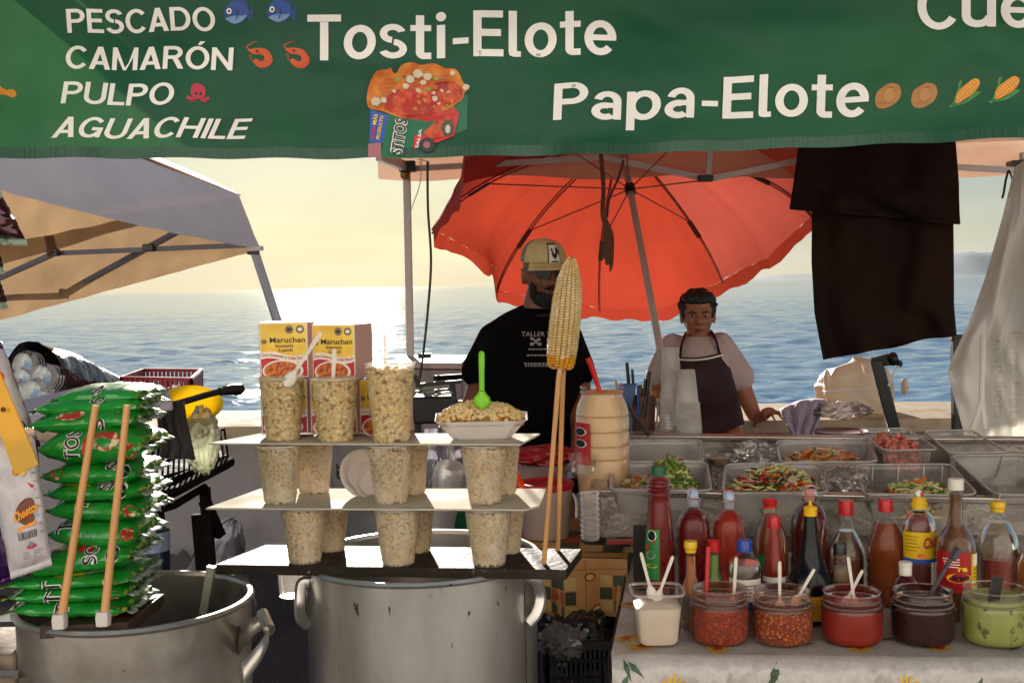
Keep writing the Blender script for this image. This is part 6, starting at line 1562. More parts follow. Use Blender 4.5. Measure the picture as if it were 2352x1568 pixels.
tag(b.build('grey_rag', mat('dark_grey_rag', '#2e2724', .9, nz=.25, ns=5, sheen=.2), solid=.004), 'dark grey rag hanging over the cart handle', 'cloth')
yb_ = thing('yellow_basin', 'yellow plastic basin tilted in the cart behind the rag', 'basin', W(448, 985, 3.5))
YP = mat('yellow_basin_plastic', '#f2d414', .35, nz=.06, tr=.4, trc='#ffe838')
rot = Euler((R(28), R(12), 0)).to_matrix(); c = W(440, 932, 3.5); k = 3.5 / F
b = MB(); b.lathe([(.001, -60 * k), (40 * k, -60 * k), (46 * k, -56 * k), (62 * k, 2 * k), (70 * k, 6 * k), (71 * k, 9 * k), (62 * k, 8 * k), (58 * k, 2 * k), (44 * k, -52 * k), (.001, -54 * k)], 36, c, rot=rot); b.build('basin_wall', YP, yb_)
b = MB(); b.ell(c + rot @ V((2 * k, -20 * k, -44 * k)), (6 * k, 8 * k, 5 * k)); b.build('red_scrap', PRINTR, yb_)
b = MB(); b.ell(W(466, 1012, 3.45), (34 * k, 30 * k, 66 * k), nu=30, nv=22, fn=lambda p: 1 + .35 * abs(N3(p, 2.4, 3)) + .2 * abs(N3(p, 7, 4)))
tag(b.build('produce_bag', clear('green_net_bag', (.93, .94, .86), .5, (.66, .68, .45), .1, 1.4), sharp=20), 'crinkled clear bag of greens hanging below the yellow basin', 'bag')
cr_ = thing('red_crate', 'red plastic crate resting on the sea wall at the left', 'crate', W(375, 900, 5.2))
RC = mat('crate_red', '#8e1220', .4, nz=.12)
b = MB(); P = [W(278, 868, 5.0), W(440, 876, 4.85), W(463, 858, 5.4), W(330, 860, 5.5)]; h = V((0, 0, -.085))
P = [V((p.x, p.y, P[0].z)) for p in P]
for i in range(4):
    a, c2 = P[i], P[(i + 1) % 4]
    L_ = (c2 - a); n_ = 14
    b.bar(a, c2, .012, .014); b.bar(a + h, c2 + h, .012, .014); b.bar(a + h * .5, c2 + h * .5, .008, .012)
    for j in range(n_ + 1): p = a + L_ * j / n_; b.bar(p, p + h, .010, .016)
b.build('lattice', RC, cr_, kind='stuff')
b = MB(); b.hexa([p + h * 1.0 for p in P] + [p + h * .92 for p in P]); b.build('crate_floor', RC, cr_)
b = MB(); p = P[0].lerp(P[1], .78) + h * .45; b.box(p - V((0, .012, 0)), (.022, .008, .026)); b.build('tag', PRINTW, cr_)
# bagged cup stacks on the wall
cb_ = thing('cup_sleeve', 'stacks of clear cups lying in a black plastic sleeve on the sea wall', 'cups', W(120, 900, 5.0))
b = MB()
c0, c1 = W(70, 856, 4.74), W(300, 898, 5.35)
axs = (c1 - c0).normalized()
def sleeve(u, v):
    c = c0.lerp(c1, u); a = R(-40 + 250 * v); r = (.128 - .092 * u ** 1.4) * (1 + .12 * N3((u * 3, v * 6, 2)) + .05 * N3((u * 10, v * 16, 5)))
    sd_ = V((axs.y, -axs.x, 0)); return c + sd_ * math.cos(a) * r * 1.1 + V((0, 0, math.sin(a) * r)) + axs * .01
b.grid(sleeve, 30, 26); b.build('black_sleeve', mat('black_film', '#17161a', .22, nz=.25, ns=12, coat=.7, bump=1.0, bs=14, bdist=.03), cb_, sharp=50)
CUPW = clear('milky_cup', (.95, .94, .92), .55, (.9, .87, .86), .15, .8)
axd = (c1 - c0).normalized(); rt_ = (-axd).to_track_quat('Z', 'Y').to_matrix()
for x, y, d in ((50, 836, 4.74), (94, 866, 4.68), (46, 872, 4.72), (70, 898, 4.66), (28, 900, 4.70)):
    b = MB(); c = W(x, y, d); r = 34 * d / F
    for j in range(4):
        o = rt_ @ V((0, 0, -.016 * j)); b.lathe([(.001, -.004), (r * .72, -.004), (r * .78, -.002), (r * .80, 0), (r * .97, -.02), (r, -.021), (r, -.024)] if j == 0 else [(r * (.9 + .012 * j), -.015), (r * (.97 + .006 * j), -.016), (r * (.97 + .006 * j), -.021), (r * (.9 + .012 * j), -.022)], 24, c + o, rot=rt_)
    b.build('cup_stack', CUPW, cb_)
fb = thing('foam_sheet', 'white foam lid and wrap lying across the cart behind the bags', 'foam lid', W(200, 950, 3.0))
b = MB(); z = W(200, 900, 3.1).z
P = [W(25, 952, 2.75), W(395, 912, 2.95), W(380, 884, 3.4), W(180, 888, 3.35), W(48, 918, 3.0)]
b.prism([V((p.x, p.y, p.z)) for p in P], (0, .01, -.035)); b.build('foam_body', mat('lavender_foam', '#aaa3b4', .6, nz=.08, ns=6), fb, bev=.006)
wb = thing('water_jug', 'dark blue water jug with a printed band behind the bags', 'jug', V((W(350, 1270, 3.2).x, W(350, 1270, 3.2).y, GZ)))
c = W(345, 1250, 3.2); k = 3.2 / F; zt_ = W(345, 1168, 3.2).z
b = MB(); b.lathe([(.001, GZ + .002), (42 * k, GZ + .002), (44 * k, GZ + .02), (44 * k, zt_ - .12), (40 * k, zt_ - .1), (34 * k, zt_ - .04), (15 * k, zt_ - .01), (.001, zt_)], 28, (c.x, c.y, 0)); b.build('jug_body', mat('navy_plastic', '#101a34', .3, nz=.15), wb)
b = MB(); b.lathe([(44.6 * k, W(345, 1262, 3.2).z), (44.6 * k, W(345, 1218, 3.2).z)], 28, (c.x, c.y, 0)); b.build('label', mat('jug_label', '#8fa0c0', .4, nz=.25, ns=40), wb)
pb_ = W(480, 1290, 4.4)
pg = thing('refuse_bag', 'grey translucent plastic bag of husks on the ground by the wall', 'bag', V((pb_.x, pb_.y, GZ)))
b = MB(); k = 4.4 / F
def pbag(u, v):
    a = 2 * math.pi * u; t = v; r = (1 - t) ** .8 * (1 + .18 * N3((math.cos(a) * 2, math.sin(a) * 2, t * 3))) ; zz = GZ + (1 - (1 - t) ** 1.5) * (W(560, 1190, 4.4).z - GZ)
    cx_ = pb_.x + (t ** 1.5) * 60 * k
    return V((cx_ + r * 108 * k * math.cos(a) + .01 * N3((u * 20, v * 12, 3)), pb_.y + r * .16 * math.sin(a), zz + .02 * abs(N3((u * 14, v * 8, 6)))))
b.grid(pbag, 60, 30); b.build('film', clear('grey_film', (.75, .75, .8), .5, (.42, .41, .46), .15, 1.5), pg, sharp=25)
b = MB()
for i in range(120): kernel(b, (pb_.x + random.uniform(-95, 60) * k, pb_.y + random.uniform(-.1, .1), GZ + .03 + random.random() * .07), .02, False, random.randint(0, 1))
b.build('husks', [mat('husk_brown', '#6a4a22', .7), mat('husk_yellow', '#a0782c', .7)], pg, kind='stuff')
# ------------------------------------------------------------------ behind the shelves: cooler, buckets, side table
GREYP = mat('cooler_plastic', '#8f7f80', .5, nz=.08, ns=6)
co = thing('cooler_box', 'greyish white cooler box on the sea wall behind the man', 'cooler', W(980, 900, 5.2))
b = MB(); P = [W(892, 836, 5.15), W(1062, 850, 5.0), W(1080, 814, 5.6), W(930, 814, 5.7)]; P = [V((p.x, p.y, P[1].z + (.0))) for p in P]
b.hexa([V((p.x, p.y, ZW + .003)) for p in P] + P); b.build('cooler_body', GREYP, co, bev=.008)
b = MB(); b.hexa([p + V((0, 0, .003)) for p in P] + [p + V((0, 0, .03)) for p in P]); b.build('lid', mat('cooler_lid', '#b39a92', .5, nz=.08), co, bev=.006)
b = MB(); b.bar(W(960, 818, 5.1), W(990, 816, 5.1), .03, .02); b.build('latch', BLACKP, co)
gr = thing('gas_stove', 'dark portable stove and metal stand stacked behind the man', 'stove', V((W(1010, 940, 4.6).x, W(1010, 940, 4.6).y, GZ)))
b = MB(); b.box(W(1000, 935, 4.6), (.16, .22, .105)); b.build('stove_body', mat('dark_stove', '#1c1416', .5, nz=.25, ns=12), gr, bev=.01)
b = MB()
for a, c, wd in ((W(955, 885, 4.45), W(1060, 876, 4.45), .014), (W(955, 900, 4.45), W(1045, 894, 4.45), .01), (W(1038, 872, 4.5), W(1050, 965, 4.5), .022), (W(950, 862, 4.5), W(970, 890, 4.5), .02), (W(1040, 930, 4.45), W(1062, 928, 4.45), .03), (W(1000, 868, 4.5), W(1062, 864, 4.6), .02)):
    b.bar(a, c, wd)
b.build('frame', BLACKM, gr)
b = MB(); b.bar(W(960, 903, 4.43), W(1000, 898, 4.43), .008); b.bar(W(1000, 908, 4.43), W(1040, 900, 4.43), .008); b.build('chrome_bar', SILV, gr)
for x in (960, 1045):
    b = MB(); p = W(x, 960, 4.6); b.bar(p, V((p.x, p.y, GZ)), .025); b.build('leg', BLACKM, gr)
lb_ = W(1010, 1040, 4.0)
b = MB(); b.grid(strip([(975, 985), (965, 1060), (960, 1140), (955, 1230)], [(1050, 980), (1062, 1060), (1060, 1140), (1060, 1230)], 3.9, .05, 11), 24, 20)
tag(b.build('plastic_wrap', clear('lavender_film', (.85, .84, .92), .55, (.42, .4, .48), .15, 1.4), sharp=25), 'hanging lavender grey plastic wrap behind the middle shelf', 'plastic wrap')
# side table with checked cloth
TZ2 = W(1300, 1262, 3.15).z
stb = thing('side_table', 'small side table under an orange checked cloth beside the big pot', 'table', V((W(1330, 1300, 3.2).x, W(1330, 1300, 3.2).y, GZ)))
P = [WZ(1190, 1275, TZ2), WZ(1440, 1282, TZ2), WZ(1470, 1195, TZ2), WZ(1210, 1190, TZ2)]
b = MB(); b.hexa([p - V((0, 0, .03)) for p in P] + [p - V((0, 0, .003)) for p in P]); b.build('tabletop', mat('table_board', ''), stb)
for p in (P[0].lerp(P[2], .08), P[1].lerp(P[3], .08), P[2].lerp(P[0], .06), P[3].lerp(P[1], .06)):
    bb = MB(); bb.bar(V((p.x, p.y, TZ2 - .03)), V((p.x, p.y, GZ)), .03); bb.build('leg', BLACKM, stb)
CLO = mat('orange_cloth', '#b98448', .6, nz=.12, ns=20)
tcl = thing('checked_cloth', 'orange and green checked kitchen oilcloth hanging over the side table', 'tablecloth', (P[0].x + .1, P[0].y, TZ2))
b = MB(); b.grid(lambda u, v: P[0].lerp(P[1], u).lerp(P[3].lerp(P[2], u), v) + V((0, 0, .001)), 10, 8)
dr0 = .155
def ck(u, v, o=0.0):
    p = P[0].lerp(P[1], u); p = V((p.x, p.y - .006 - o + (.022 * math.sin(u * 11) + .01 * math.sin(u * 27)) * v - .012 * v, TZ2 - dr0 * v + .014 * math.sin(u * 7 + 1) * v)); return p
b.grid(ck, 24, 8); b.build('cloth', CLO, tcl)
CK = [mat('check_green', '#39402c', .6), mat('check_orange', '#a84a14', .6), mat('check_cream', '#c9a468', .6), mat('check_line', '#6a3018', .6), mat('check_red', '#8a2018', .6)]
b = MB(); asp = dr0 / (P[1] - P[0]).length
def sq(f, cu, cv, s_, mi): b.print2d(rect2d(cu - s_ * asp, cv - s_, cu + s_ * asp, cv + s_), lambda u, v: f(u, v, .0022), mi)
def motif(f, cu, cv, g):
    global b
    b = MB()
    for i in (-1, 0, 1):
        for j in (-1, 0, 1):
            m = 1 if (i, j) == (0, 0) else (0 if (i == 0 or j == 0) else 2)
            sq(f, cu + i * g * 2.05 * asp, cv + j * g * 2.05, g * .93, m)
    b.build('check_motif', CK, tcl, smooth=False); b = MB()
motif(ck, .36, .62, .105); motif(ck, .92, .6, .105)
for i in range(26): sq(ck, .62, .04 + i * .037, .010, 3); sq(ck, .12, .04 + i * .037, .010, 3)
for i in range(40): sq(ck, i / 40, .18, .010, 3)
b.build('dotted_line', CK, tcl, smooth=False, kind='stuff'); b = MB()
for cu, cv in ((.07, .62), (.66, .3), (.72, .85), (.17, .9)):
    b = MB(); b.print2d(ell2d(cu, cv, .05 * asp * 2, .07, 14), lambda u, v: ck(u, v, .0022), 4); b.print2d(ell2d(cu, cv, .035 * asp * 2, .045, 12), lambda u, v: ck(u, v, .0034), 2); b.build('printed_bowl', CK, tcl, smooth=False)
ct2 = lambda u, v, o=0.0: P[0].lerp(P[1], u).lerp(P[3].lerp(P[2], u), v) + V((0, 0, .001 + o))
asp = .32 / (P[1] - P[0]).length
for cu, cv in ((.85, .35), (.45, .4)): motif(ct2, cu, cv, .08)

# crate and bag under it
kr = thing('black_crate', 'black lattice crate under the side table', 'crate', V((W(1330, 1560, 2.95).x, W(1330, 1560, 2.95).y, GZ)))
b = MB(); x0, x1 = W(1258, 1500, 2.9).x, W(1402, 1500, 2.9).x; y0, y1 = 2.9, 3.25; zt_, zb_2 = W(1330, 1492, 2.9).z, GZ
for (ax, ay), (bx, by2) in (((x0, y0), (x1, y0)), ((x1, y0), (x1, y1)), ((x1, y1), (x0, y1)), ((x0, y1), (x0, y0))):
    for i in range(14):
        t = i / 13; b.bar((ax + (bx - ax) * t, ay + (by2 - ay) * t, zb_2 + .01), (ax + (bx - ax) * t, ay + (by2 - ay) * t, zt_), .006)
    for z in [zb_2 + .01 + (zt_ - zb_2 - .01) * j / 10 for j in range(11)]: b.bar((ax, ay, z), (bx, by2, z), .006, .006)
    b.bar((ax, ay, zt_), (bx, by2, zt_), .014, .02)
b.build('lattice', BLACKP, kr, kind='stuff')
crumple('dark_bag', 'black plastic bag lying in the crate under the side table', W(1335, 1462, 3.08), .10, mat('black_film', ''), 31, .5, (1, 1, .8))
b = MB(); p = W(1370, 1478, 2.98); b.ell(p, (.036, .036, .036)); tag(b.build('bottle_base', clear('teal_bottle', (.4, .6, .6), .3, (.05, .12, .14), .05, 1.5)), 'round teal bottle base showing in the crate under the side table', 'bottle')
crumple('white_bag', 'pale plastic bag in front of the black one under the side table', W(1295, 1470, 2.98), .055, clear('pale_film', (.9, .88, .88), .6, (.5, .45, .45), .2), 35, .6)
# white bucket with red lid, blue tub, cups, foam bowls
RL = mat('lid_red', '#9c0f18', .4, nz=.1)
bu = thing('white_bucket', 'white plastic bucket with red lid and wire handle on the side table', 'bucket', V((W(1255, 1230, 3.3).x, W(1255, 1230, 3.3).y, TZ2)))
c = W(1255, 1200, 3.3); k = 3.3 / F; zt_ = W(1255, 1108, 3.3).z
b = MB(); b.lathe([(.001, TZ2 + .004), (50 * k, TZ2 + .004), (54 * k, TZ2 + .012), (61 * k, zt_ - .02), (63 * k, zt_ - .016), (63 * k, zt_)], 40, (c.x, c.y, 0)); b.build('bucket_body', mat('bucket_white', '#b5a39c', .45, nz=.06, tr=.15), bu)
b = MB(); b.lathe([(64 * k, zt_ - .014), (65.5 * k, zt_ - .004), (65 * k, zt_ + .004), (60 * k, zt_ + .005), (56 * k, zt_ - .002), (.001, zt_ - .002)], 40, (c.x, c.y, 0)); b.build('lid', RL, bu)
b = MB(); b.tube(curve3([V((c.x + 62 * k, c.y - .01, zt_ - .03)), V((c.x + 68 * k, c.y - .04, zt_ - .05)), V((c.x + 66 * k, c.y - .07, zt_ - .085))]), .004, 6); b.build('handle', WCAP, bu)
rt = thing('red_tub', 'red tub with crumpled red wrap beside the cream jar', 'tub', W(1250, 1070, 3.55))
b = MB(); c = W(1252, 1062, 3.55); k = 3.55 / F
b.lathe([(.001, -30 * k), (72 * k, -30 * k), (78 * k, 0), (80 * k, 2 * k), (76 * k, 3 * k)], 36, c); b.build('tub_wall', clear('rosy_tub', (.95, .85, .85), .6, (.72, .55, .54), .15), rt)
b = MB()
b.ell(W(1250, 1046, 3.55), (78 * k, 60 * k, 25 * k), nu=40, nv=20, fn=lambda p: 1 + .22 * N3(p, 3, 2) + .1 * N3(p, 9, 5)); b.build('red_wrap', mat('red_wrap', '#8a0c16', .4, nz=.25, ns=14, bump=.5, bs=50), rt)
b = MB(); b.bar(W(1168, 1056, 3.1), W(1200, 1122, 3.05), .02, .012); tag(b.build('orange_paddle', mat('orange_plastic', '#d83c0e', .4), bev=.004), 'bright orange-red paddle handle slanting behind the right corn cup', 'paddle')
b = MB(); k = 3.6 / F; bl_ = thing('blue_tub', 'blue plastic tub behind the corn cups on the board', 'tub', V((W(1040, 1240, 3.6).x, W(1040, 1240, 3.6).y, GZ)))
c = W(1040, 1226, 3.6); b.lathe([(.001, c.z - .12), (110 * k, c.z - .12), (135 * k, c.z), (140 * k, c.z + .006), (130 * k, c.z + .004), (106 * k, c.z - .112), (.001, c.z - .112)], 44, (c.x, c.y, 0)); b.build('tub_wall', mat('navy_tub', '#16284e', .4, nz=.1), bl_)
b = MB(); b.box((c.x, c.y, (c.z - .12 + GZ) / 2), (.22, .22, c.z - .12 - GZ - .004)); b.build('stool', BLACKP, bl_, bev=.01)
b = MB(); a, c2 = W(1036, 1068, 3.55), W(1006, 1230, 3.62)
for j in range(12): p = a.lerp(c2, j / 12); q = a.lerp(c2, (j + .9) / 12); b.tube([p, q], [.042, .046], 18)
tag(b.build('cup_stack', CUPW), 'slanting stack of clear cups behind the middle shelf', 'cups')
b = MB(); b.tube([W(1058, 1165, 3.7), W(1062, 1240, 3.72)], .045, 16); tag(b.build('green_bottle', mat('green_plastic', '#1e6a48', .35, nz=.1)), 'green plastic bottle behind the right corn cup', 'bottle')
for i, (x, y, r, ty, lab) in enumerate(((838, 1088, 58, 62, 'white foam bowl leaning on its side on the middle shelf'), (856, 1108, 44, 56, 'smaller white foam bowl nested inside the leaning one'))):
    b = MB(); c = W(x, y, 2.64 - .012 * i); k = 2.64 / F; rot = Euler((0, R(ty), R(-64))).to_matrix()
    rr_ = r * k
    b.lathe([(.001, -.35 * rr_), (.55 * rr_, -.35 * rr_), (.66 * rr_, -.30 * rr_), (.92 * rr_, 0), (1.03 * rr_, .02 * rr_), (1.03 * rr_, .05 * rr_), (.9 * rr_, .03 * rr_), (.62 * rr_, -.25 * rr_), (.001, -.28 * rr_)], 36, c, rot=rot)
    tag(b.build('foam_bowl', FOAM), lab, 'bowl')
b = MB(); b.lathe([(.001, 0), (30 * .00095, 0), (36 * .00095, .10), (38 * .00095, .102)], 24, W(668, 1300, 2.8) - V((0, 0, .07))); tag(b.build('clear_cup', CUPF), 'empty clear cup hanging behind the left end of the black board', 'cup')

# big jar of cream dressing and utensils
d = 3.28; k = d / F; c = W(1384, 1000, d); z = lambda y: W(1384, y, d).z
mj = thing('mayonnaise_jar', 'big ribbed jar of cream dressing with a red spatula in it', 'jar', V((c.x, c.y, TZ2)))
pr = [(50, 884), (51, 890), (48, 893), (51, 899), (48, 903), (49, 910), (58, 930), (62, 950), (59, 953), (62, 957), (62, 985), (59, 988), (62, 992), (62, 1018), (59, 1021), (62, 1025), (62, 1048), (59, 1051), (61, 1055), (60, 1085)]
cream = mat('cream_dressing', '#c8a47c', .45, nz=.06, ns=6, coat=.3)
b = MB(); b.lathe([(44 * k, z(884))] + [(r * k, z(y)) for r, y in pr] + [(56 * k, TZ2 + .02), (.001, TZ2 + .004)], 40, (c.x, c.y, 0)); b.build('jar_wall', PET, mj)
b = MB(); b.lathe([(.001, z(900)), (46 * k, z(898))] + [((r - 1) * k, z(y)) for r, y in pr if y > 898] + [(54 * k, TZ2 + .021), (.001, TZ2 + .006)], 40, (c.x, c.y, 0)); b.build('cream_fill', cream, mj)
b = MB(); f = lambda a, y, o=.0015: V((c.x + (62.6 * k + o) * math.sin(R(a)), c.y - (62.6 * k + o) * math.cos(R(a)), z(y)))
b.grid(lambda u, v: f(-88 + 58 * u, 1060 - 95 * v), 10, 6); b.build('label', mat('label_red', ''), mj)
for y in (985, 1012):
    b = MB(); b.print2d(ell2d(-56, y, 18, 10, 12), lambda u, v: f(u, v, .003)); b.print2d(ell2d(-56, y, 15, 8.4, 12), lambda u, v: f(u, v, .0042), 1); b.build('seal', [PRINTW, PRINTK], mj, smooth=False)
b = MB(); b.tube([W(1378, 900, d), W(1362, 850, d), W(1350, 822, d)], [.011, .013, .013], 10, flat=.6); tag(b.build('red_spatula', mat('spatula_red', '#d02410', .4)), 'red spatula handle sticking out of the cream jar', 'spatula')
b = MB(); b.lathe([(.001, 0), (26 * k, 0), (33 * k, .05), (34 * k, .052)], 24, W(1340, 1085, 3.2)); tag(b.build('clear_cup', CUPM), 'small clear cup beside the foot of the cream jar', 'cup')
for i in range(2):
    b = MB(); p = W(1354, 1135, 3.02); zz = [W(1354, y, 3.02).z for y in (1240, 1130)]
    if i: break
    for j in range(9): z_ = zz[0] + (zz[1] - zz[0]) * j / 9; b.lathe([(.022, z_), (.026, z_ + .012), (.027, z_ + .0125)], 20, (p.x, p.y, 0))
    tag(b.build('cup_stack', CUPW), 'stack of small clear cups between bucket and steel bar', 'cups')
b = MB(); p = W(1425, 1243, 3.05); b.box(p, (.07, .05, .006)); tag(b.build('red_lid', RL, bev=.002), 'flat red plastic lid lying on the checked cloth by the steel bar', 'plate')  # loose red lid lying flat
uh = thing('utensil_holder', 'blue and grey holder crammed with knives, tongs and wooden skewers', 'holder', W(1468, 1000, 3.75))
b = MB(); b.bar(W(1432, 960, 3.72), W(1428, 1000, 3.72), .05); 
b.grid(strip([(1422, 882), (1426, 930), (1432, 1000)], [(1462, 880), (1452, 930), (1446, 1000)], 3.7, .008, 2), 8, 8); b.build('blue_cloth', mat('denim_blue', '#3c527e', .7, nz=.15), uh, solid=.004)
b = MB(); b.lathe([(.036, 0), (.042, .13)], 20, W(1478, 1000, 3.82)); b.build('cup_holder', mat('holder_brown', '#5c3a2c', .6), uh)
for x0_, y0_, x1_, y1_, m, r in ((1448, 930, 1440, 832, BLACKP, .010), (1458, 930, 1452, 848, BLACKP, .008), (1440, 940, 1444, 862, mat('tool_orange', '#a8602a', .5), .006), (1466, 960, 1466, 884, BLU, .009), (1480, 960, 1492, 852, BLACKP, .010), (1474, 950, 1483, 870, BLACKP, .009), (1422, 910, 1414, 872, BAMBOO, .006), (1430, 910, 1428, 880, BAMBOO, .006)):
    b = MB(); b.tube([W(x0_, y0_, 3.78), W((x0_ + x1_) / 2, (y0_ + y1_) / 2, 3.78), W(x1_, y1_, 3.78)], [r * .7, r, r * .9], 8, flat=.6); b.build('utensil', m, uh)
for i in range(9):
    x = 1468 + i * 4.2; b = MB(); b.tube([W(x - 2 + random.uniform(-3, 3), 985, 3.82), W(x + 4, 872 + random.uniform(0, 45), 3.80)], .0052, 6); b.build('skewer', mat('skewer_wood', '#b87c4c', .6, nz=.2, ns=20), uh)
b = MB(); b.bar(W(1438, 928, 3.62), W(1492, 1000, 3.6), .014, .012); tag(b.build('knife_handle', mat('black_handle', '#15110f', .4), bev=.002), 'black tool handle slanting in front of the white foam plates', 'handle')
fp = thing('foam_plates', 'fanned stack of white foam plates behind the steel bar', 'plates', W(1495, 1000, 3.85))
for i in range(11):
    b = MB(); x = 1455 + i * 7.5; t = i / 10
    P_ = curve3([W(x - 8, 1000, 3.85), W(x - 4, 950 - 22 * math.sin(t * 2.2), 3.87), W(x - 16 + 4 * t, 928 - 6 * math.sin(t * 3), 3.9)], 5)
    b.add([q for p in P_ for q in (p, p + V((.012, .10, 0)))], [(2 * j, 2 * j + 2, 2 * j + 3, 2 * j + 1) for j in range(len(P_) - 1)]); b.build('plate', FOAM, fp, solid=.005)
def cupstack(label, xt, yt, wt, xb, yb, wb_, d, n):
    k = d / F; a, c = W(xb, yb, d), W(xt, yt, d); t = thing('cup_stack', label, 'cups', a)
    b = MB(); ax_ = (c - a); L_ = ax_.length; rot = ax_.to_track_quat('Z', 'Y').to_matrix()
    pr = [(wb_ / 2 * k, 0)]
    for i in range(n): h_ = L_ * .5 * i / n; r = (wb_ - (wb_ - wt) * .35 * i / n) / 2 * k; pr += [(r, h_), (r * 1.03, h_ + .002), (r * 1.03, h_ + .005), (r * .985, h_ + .007)]
    pr += [((wb_ * .55 + wt * .45) / 2 * k * .97, L_ * .5), (wt / 2 * k, L_ * .985), (wt / 2 * k * .9, L_), (.001, L_ * .995)]
    b.lathe(pr, 28, a, rot=rot); b.build('cups', clear('milky_stack', (.95, .93, .9), .6, (.9, .86, .82), .18, .8), t)
cupstack('taller upturned stack of clear cups before the seated woman', 1540, 797, 36, 1545, 1000, 62, 3.75, 14)
cupstack('shorter upturned stack of clear cups in front of the taller one', 1577, 848, 38, 1580, 1000, 66, 3.68, 12)
b = MB(); b.lathe([(.001, .004), (.06, 0), (.075, .014), (.07, .016), (.001, .014)], 32, W(1505, 1003, 3.7)); tag(b.build('clear_lid', CUPW), 'shallow clear lid behind the rim of the steel bar', 'saucer')  # loose clear lid lying flat

# ------------------------------------------------------------------ right end of the wall
def bundle(u, v):
    a = 2 * math.pi * u; z = v
    r = 1 + .10 * N3((math.cos(a) * 2, math.sin(a) * 2, z * 3)) + .05 * N3((math.cos(a) * 6, math.sin(a) * 6, z * 9))
    q = (abs(math.cos(a)) ** 4 + abs(math.sin(a)) ** 4) ** -.25
    hh = [(.0, .92), (.12, 1.0), (.55, .98), (.75, .86), (.92, .62), (1, .02)]
    for (a0, r0), (a1, r1) in zip(hh, hh[1:]):
        if z <= a1: w_ = r0 + (r1 - r0) * (z - a0) / (a1 - a0); break
    c = W(1986, 950, 5.35)
    return V((c.x - .02 * z + r * q * w_ * .165 * math.cos(a), c.y + .12 + r * q * w_ * .14 * math.sin(a), ZW + .012 + z * .235 * (1 + .10 * math.cos(a + .6))))
pkb = thing('wrapped_bundle', 'bulky bundle wrapped in white plastic sacking on the sea wall', 'bundle', (W(1986, 950, 5.35).x, W(1986, 950, 5.35).y + .1, ZW))
b = MB(); b.grid(bundle, 56, 34); SACK = mat('white_sack', '#d4c8bc', .55, nz=.1, ns=8, tr=.28, trc='#d8c49c', bump=.35, bs=22)
b.build('sack', SACK, pkb, sharp=40)
for x, y, h_ in ((1900, 872, 24), (2078, 888, 20)):
    b = MB(); b.ell(W(x, y, 5.3), (.016, .02, h_ / F * 5.3), fn=lambda p: 1 + .2 * N3(p, 3, x)); b.build('knot', SACK, pkb)
b = MB(); b.tube([bundle(i / 30, .45) + V((0, -.004, 0)) for i in range(31)], .004, 5); b.build('cord', STRING, pkb)
crumple('plastic_bag', 'crumpled plastic bag of brown scraps on the wall before the wrapped bundle', W(1935, 942, 5.05) + V((0, 0, .0)), .075, clear('scrap_film', (.9, .85, .82), .5, (.55, .47, .44), .15, 1.4), 41, .7, (1.5, .8, .42))
b = MB()
tw_p = [(1792, 945), (1810, 925), (1850, 915), (1888, 925)]
def towel(u, v):
    p = (V((1792, 942, 0)).lerp(V((1892, 918, 0)), u)).lerp(V((1822, 1002, 0)).lerp(V((1868, 1004, 0)), u), v)
    fold = N3((u * 4, v * 2, 3)) + .6 * math.sin(u * 17 + v * 3)
    return W(p.x + 4 * N3((u * 3, v * 3, 1)), p.y - 10 * math.sin(math.pi * u) * (1 - v), 5.1 - .10 * v ** .5 - .022 * fold)
b.grid(towel, 30, 24); tag(b.build('towel', mat('lilac_towel', '#9c90a8', .9, nz=.1, ns=10, sheen=.3, bump=.4, bs=60), solid=.01), 'pale lilac towel slumped over the edge of the sea wall', 'towel')
b = MB(); c = W(1930, 994, 4.6); b.lathe([(.001, -.01), (.09, -.01), (.1, .008), (.104, .01), (.096, .004), (.001, -.004)], 36, c); tag(b.build('brown_tray', mat('brown_tray', '#6e4632', .45, nz=.15)), 'shallow brown tray behind the back rim of the steel bar', 'tray')
bs = thing('swing_arm', 'black slanted steel post with a hooked knob at its top', 'post', V((W(2052, 985, 4.3).x, W(2052, 985, 4.3).y, GZ)))
b = MB(); a, c = W(2012, 826, 4.3), W(2054, 985, 4.3); b.bar(a, c, .042, .042); b.bar(c, V((c.x + .14, c.y, GZ)), .04); b.bar(W(2003, 833, 4.3), W(2046, 822, 4.3), .034, .034); b.build('post', BLACKM, bs, bev=.004)
b = MB(); b.ell(W(2051, 824, 4.28), (.018, .03, .026)); b.ell(W(2066, 835, 4.28), (.012, .012, .012)); b.bar(W(2032, 834, 4.29), W(2064, 831, 4.29), .02); b.build('knob', BLACKP, bs)
b = MB(); b.tube(curve3([W(2064, 840, 4.27), W(2052, 858, 4.26), W(2040, 886, 4.26)]), .003, 5); tag(b.build('string', STRING), 'short white string dangling from the swing arm knob', 'string')
fp_ = thing('black_post', 'black square post with a cross rail behind the white tarpaulin', 'post', V((W(2203, 985, 4.7).x, W(2203, 985, 4.7).y, GZ)))
b = MB(); p = W(2202, 985, 4.7); b.bar(W(2196, 775, 4.7), V((p.x, p.y, GZ)), .036, .036); b.bar(W(2183, 775, 4.7), W(2330, 778, 4.7), .03, .026); b.bar(W(2330, 778, 4.7), V((W(2330, 778, 4.7).x, 4.7, GZ)), .03); b.build('frame', BLACKM, fp_, bev=.003)
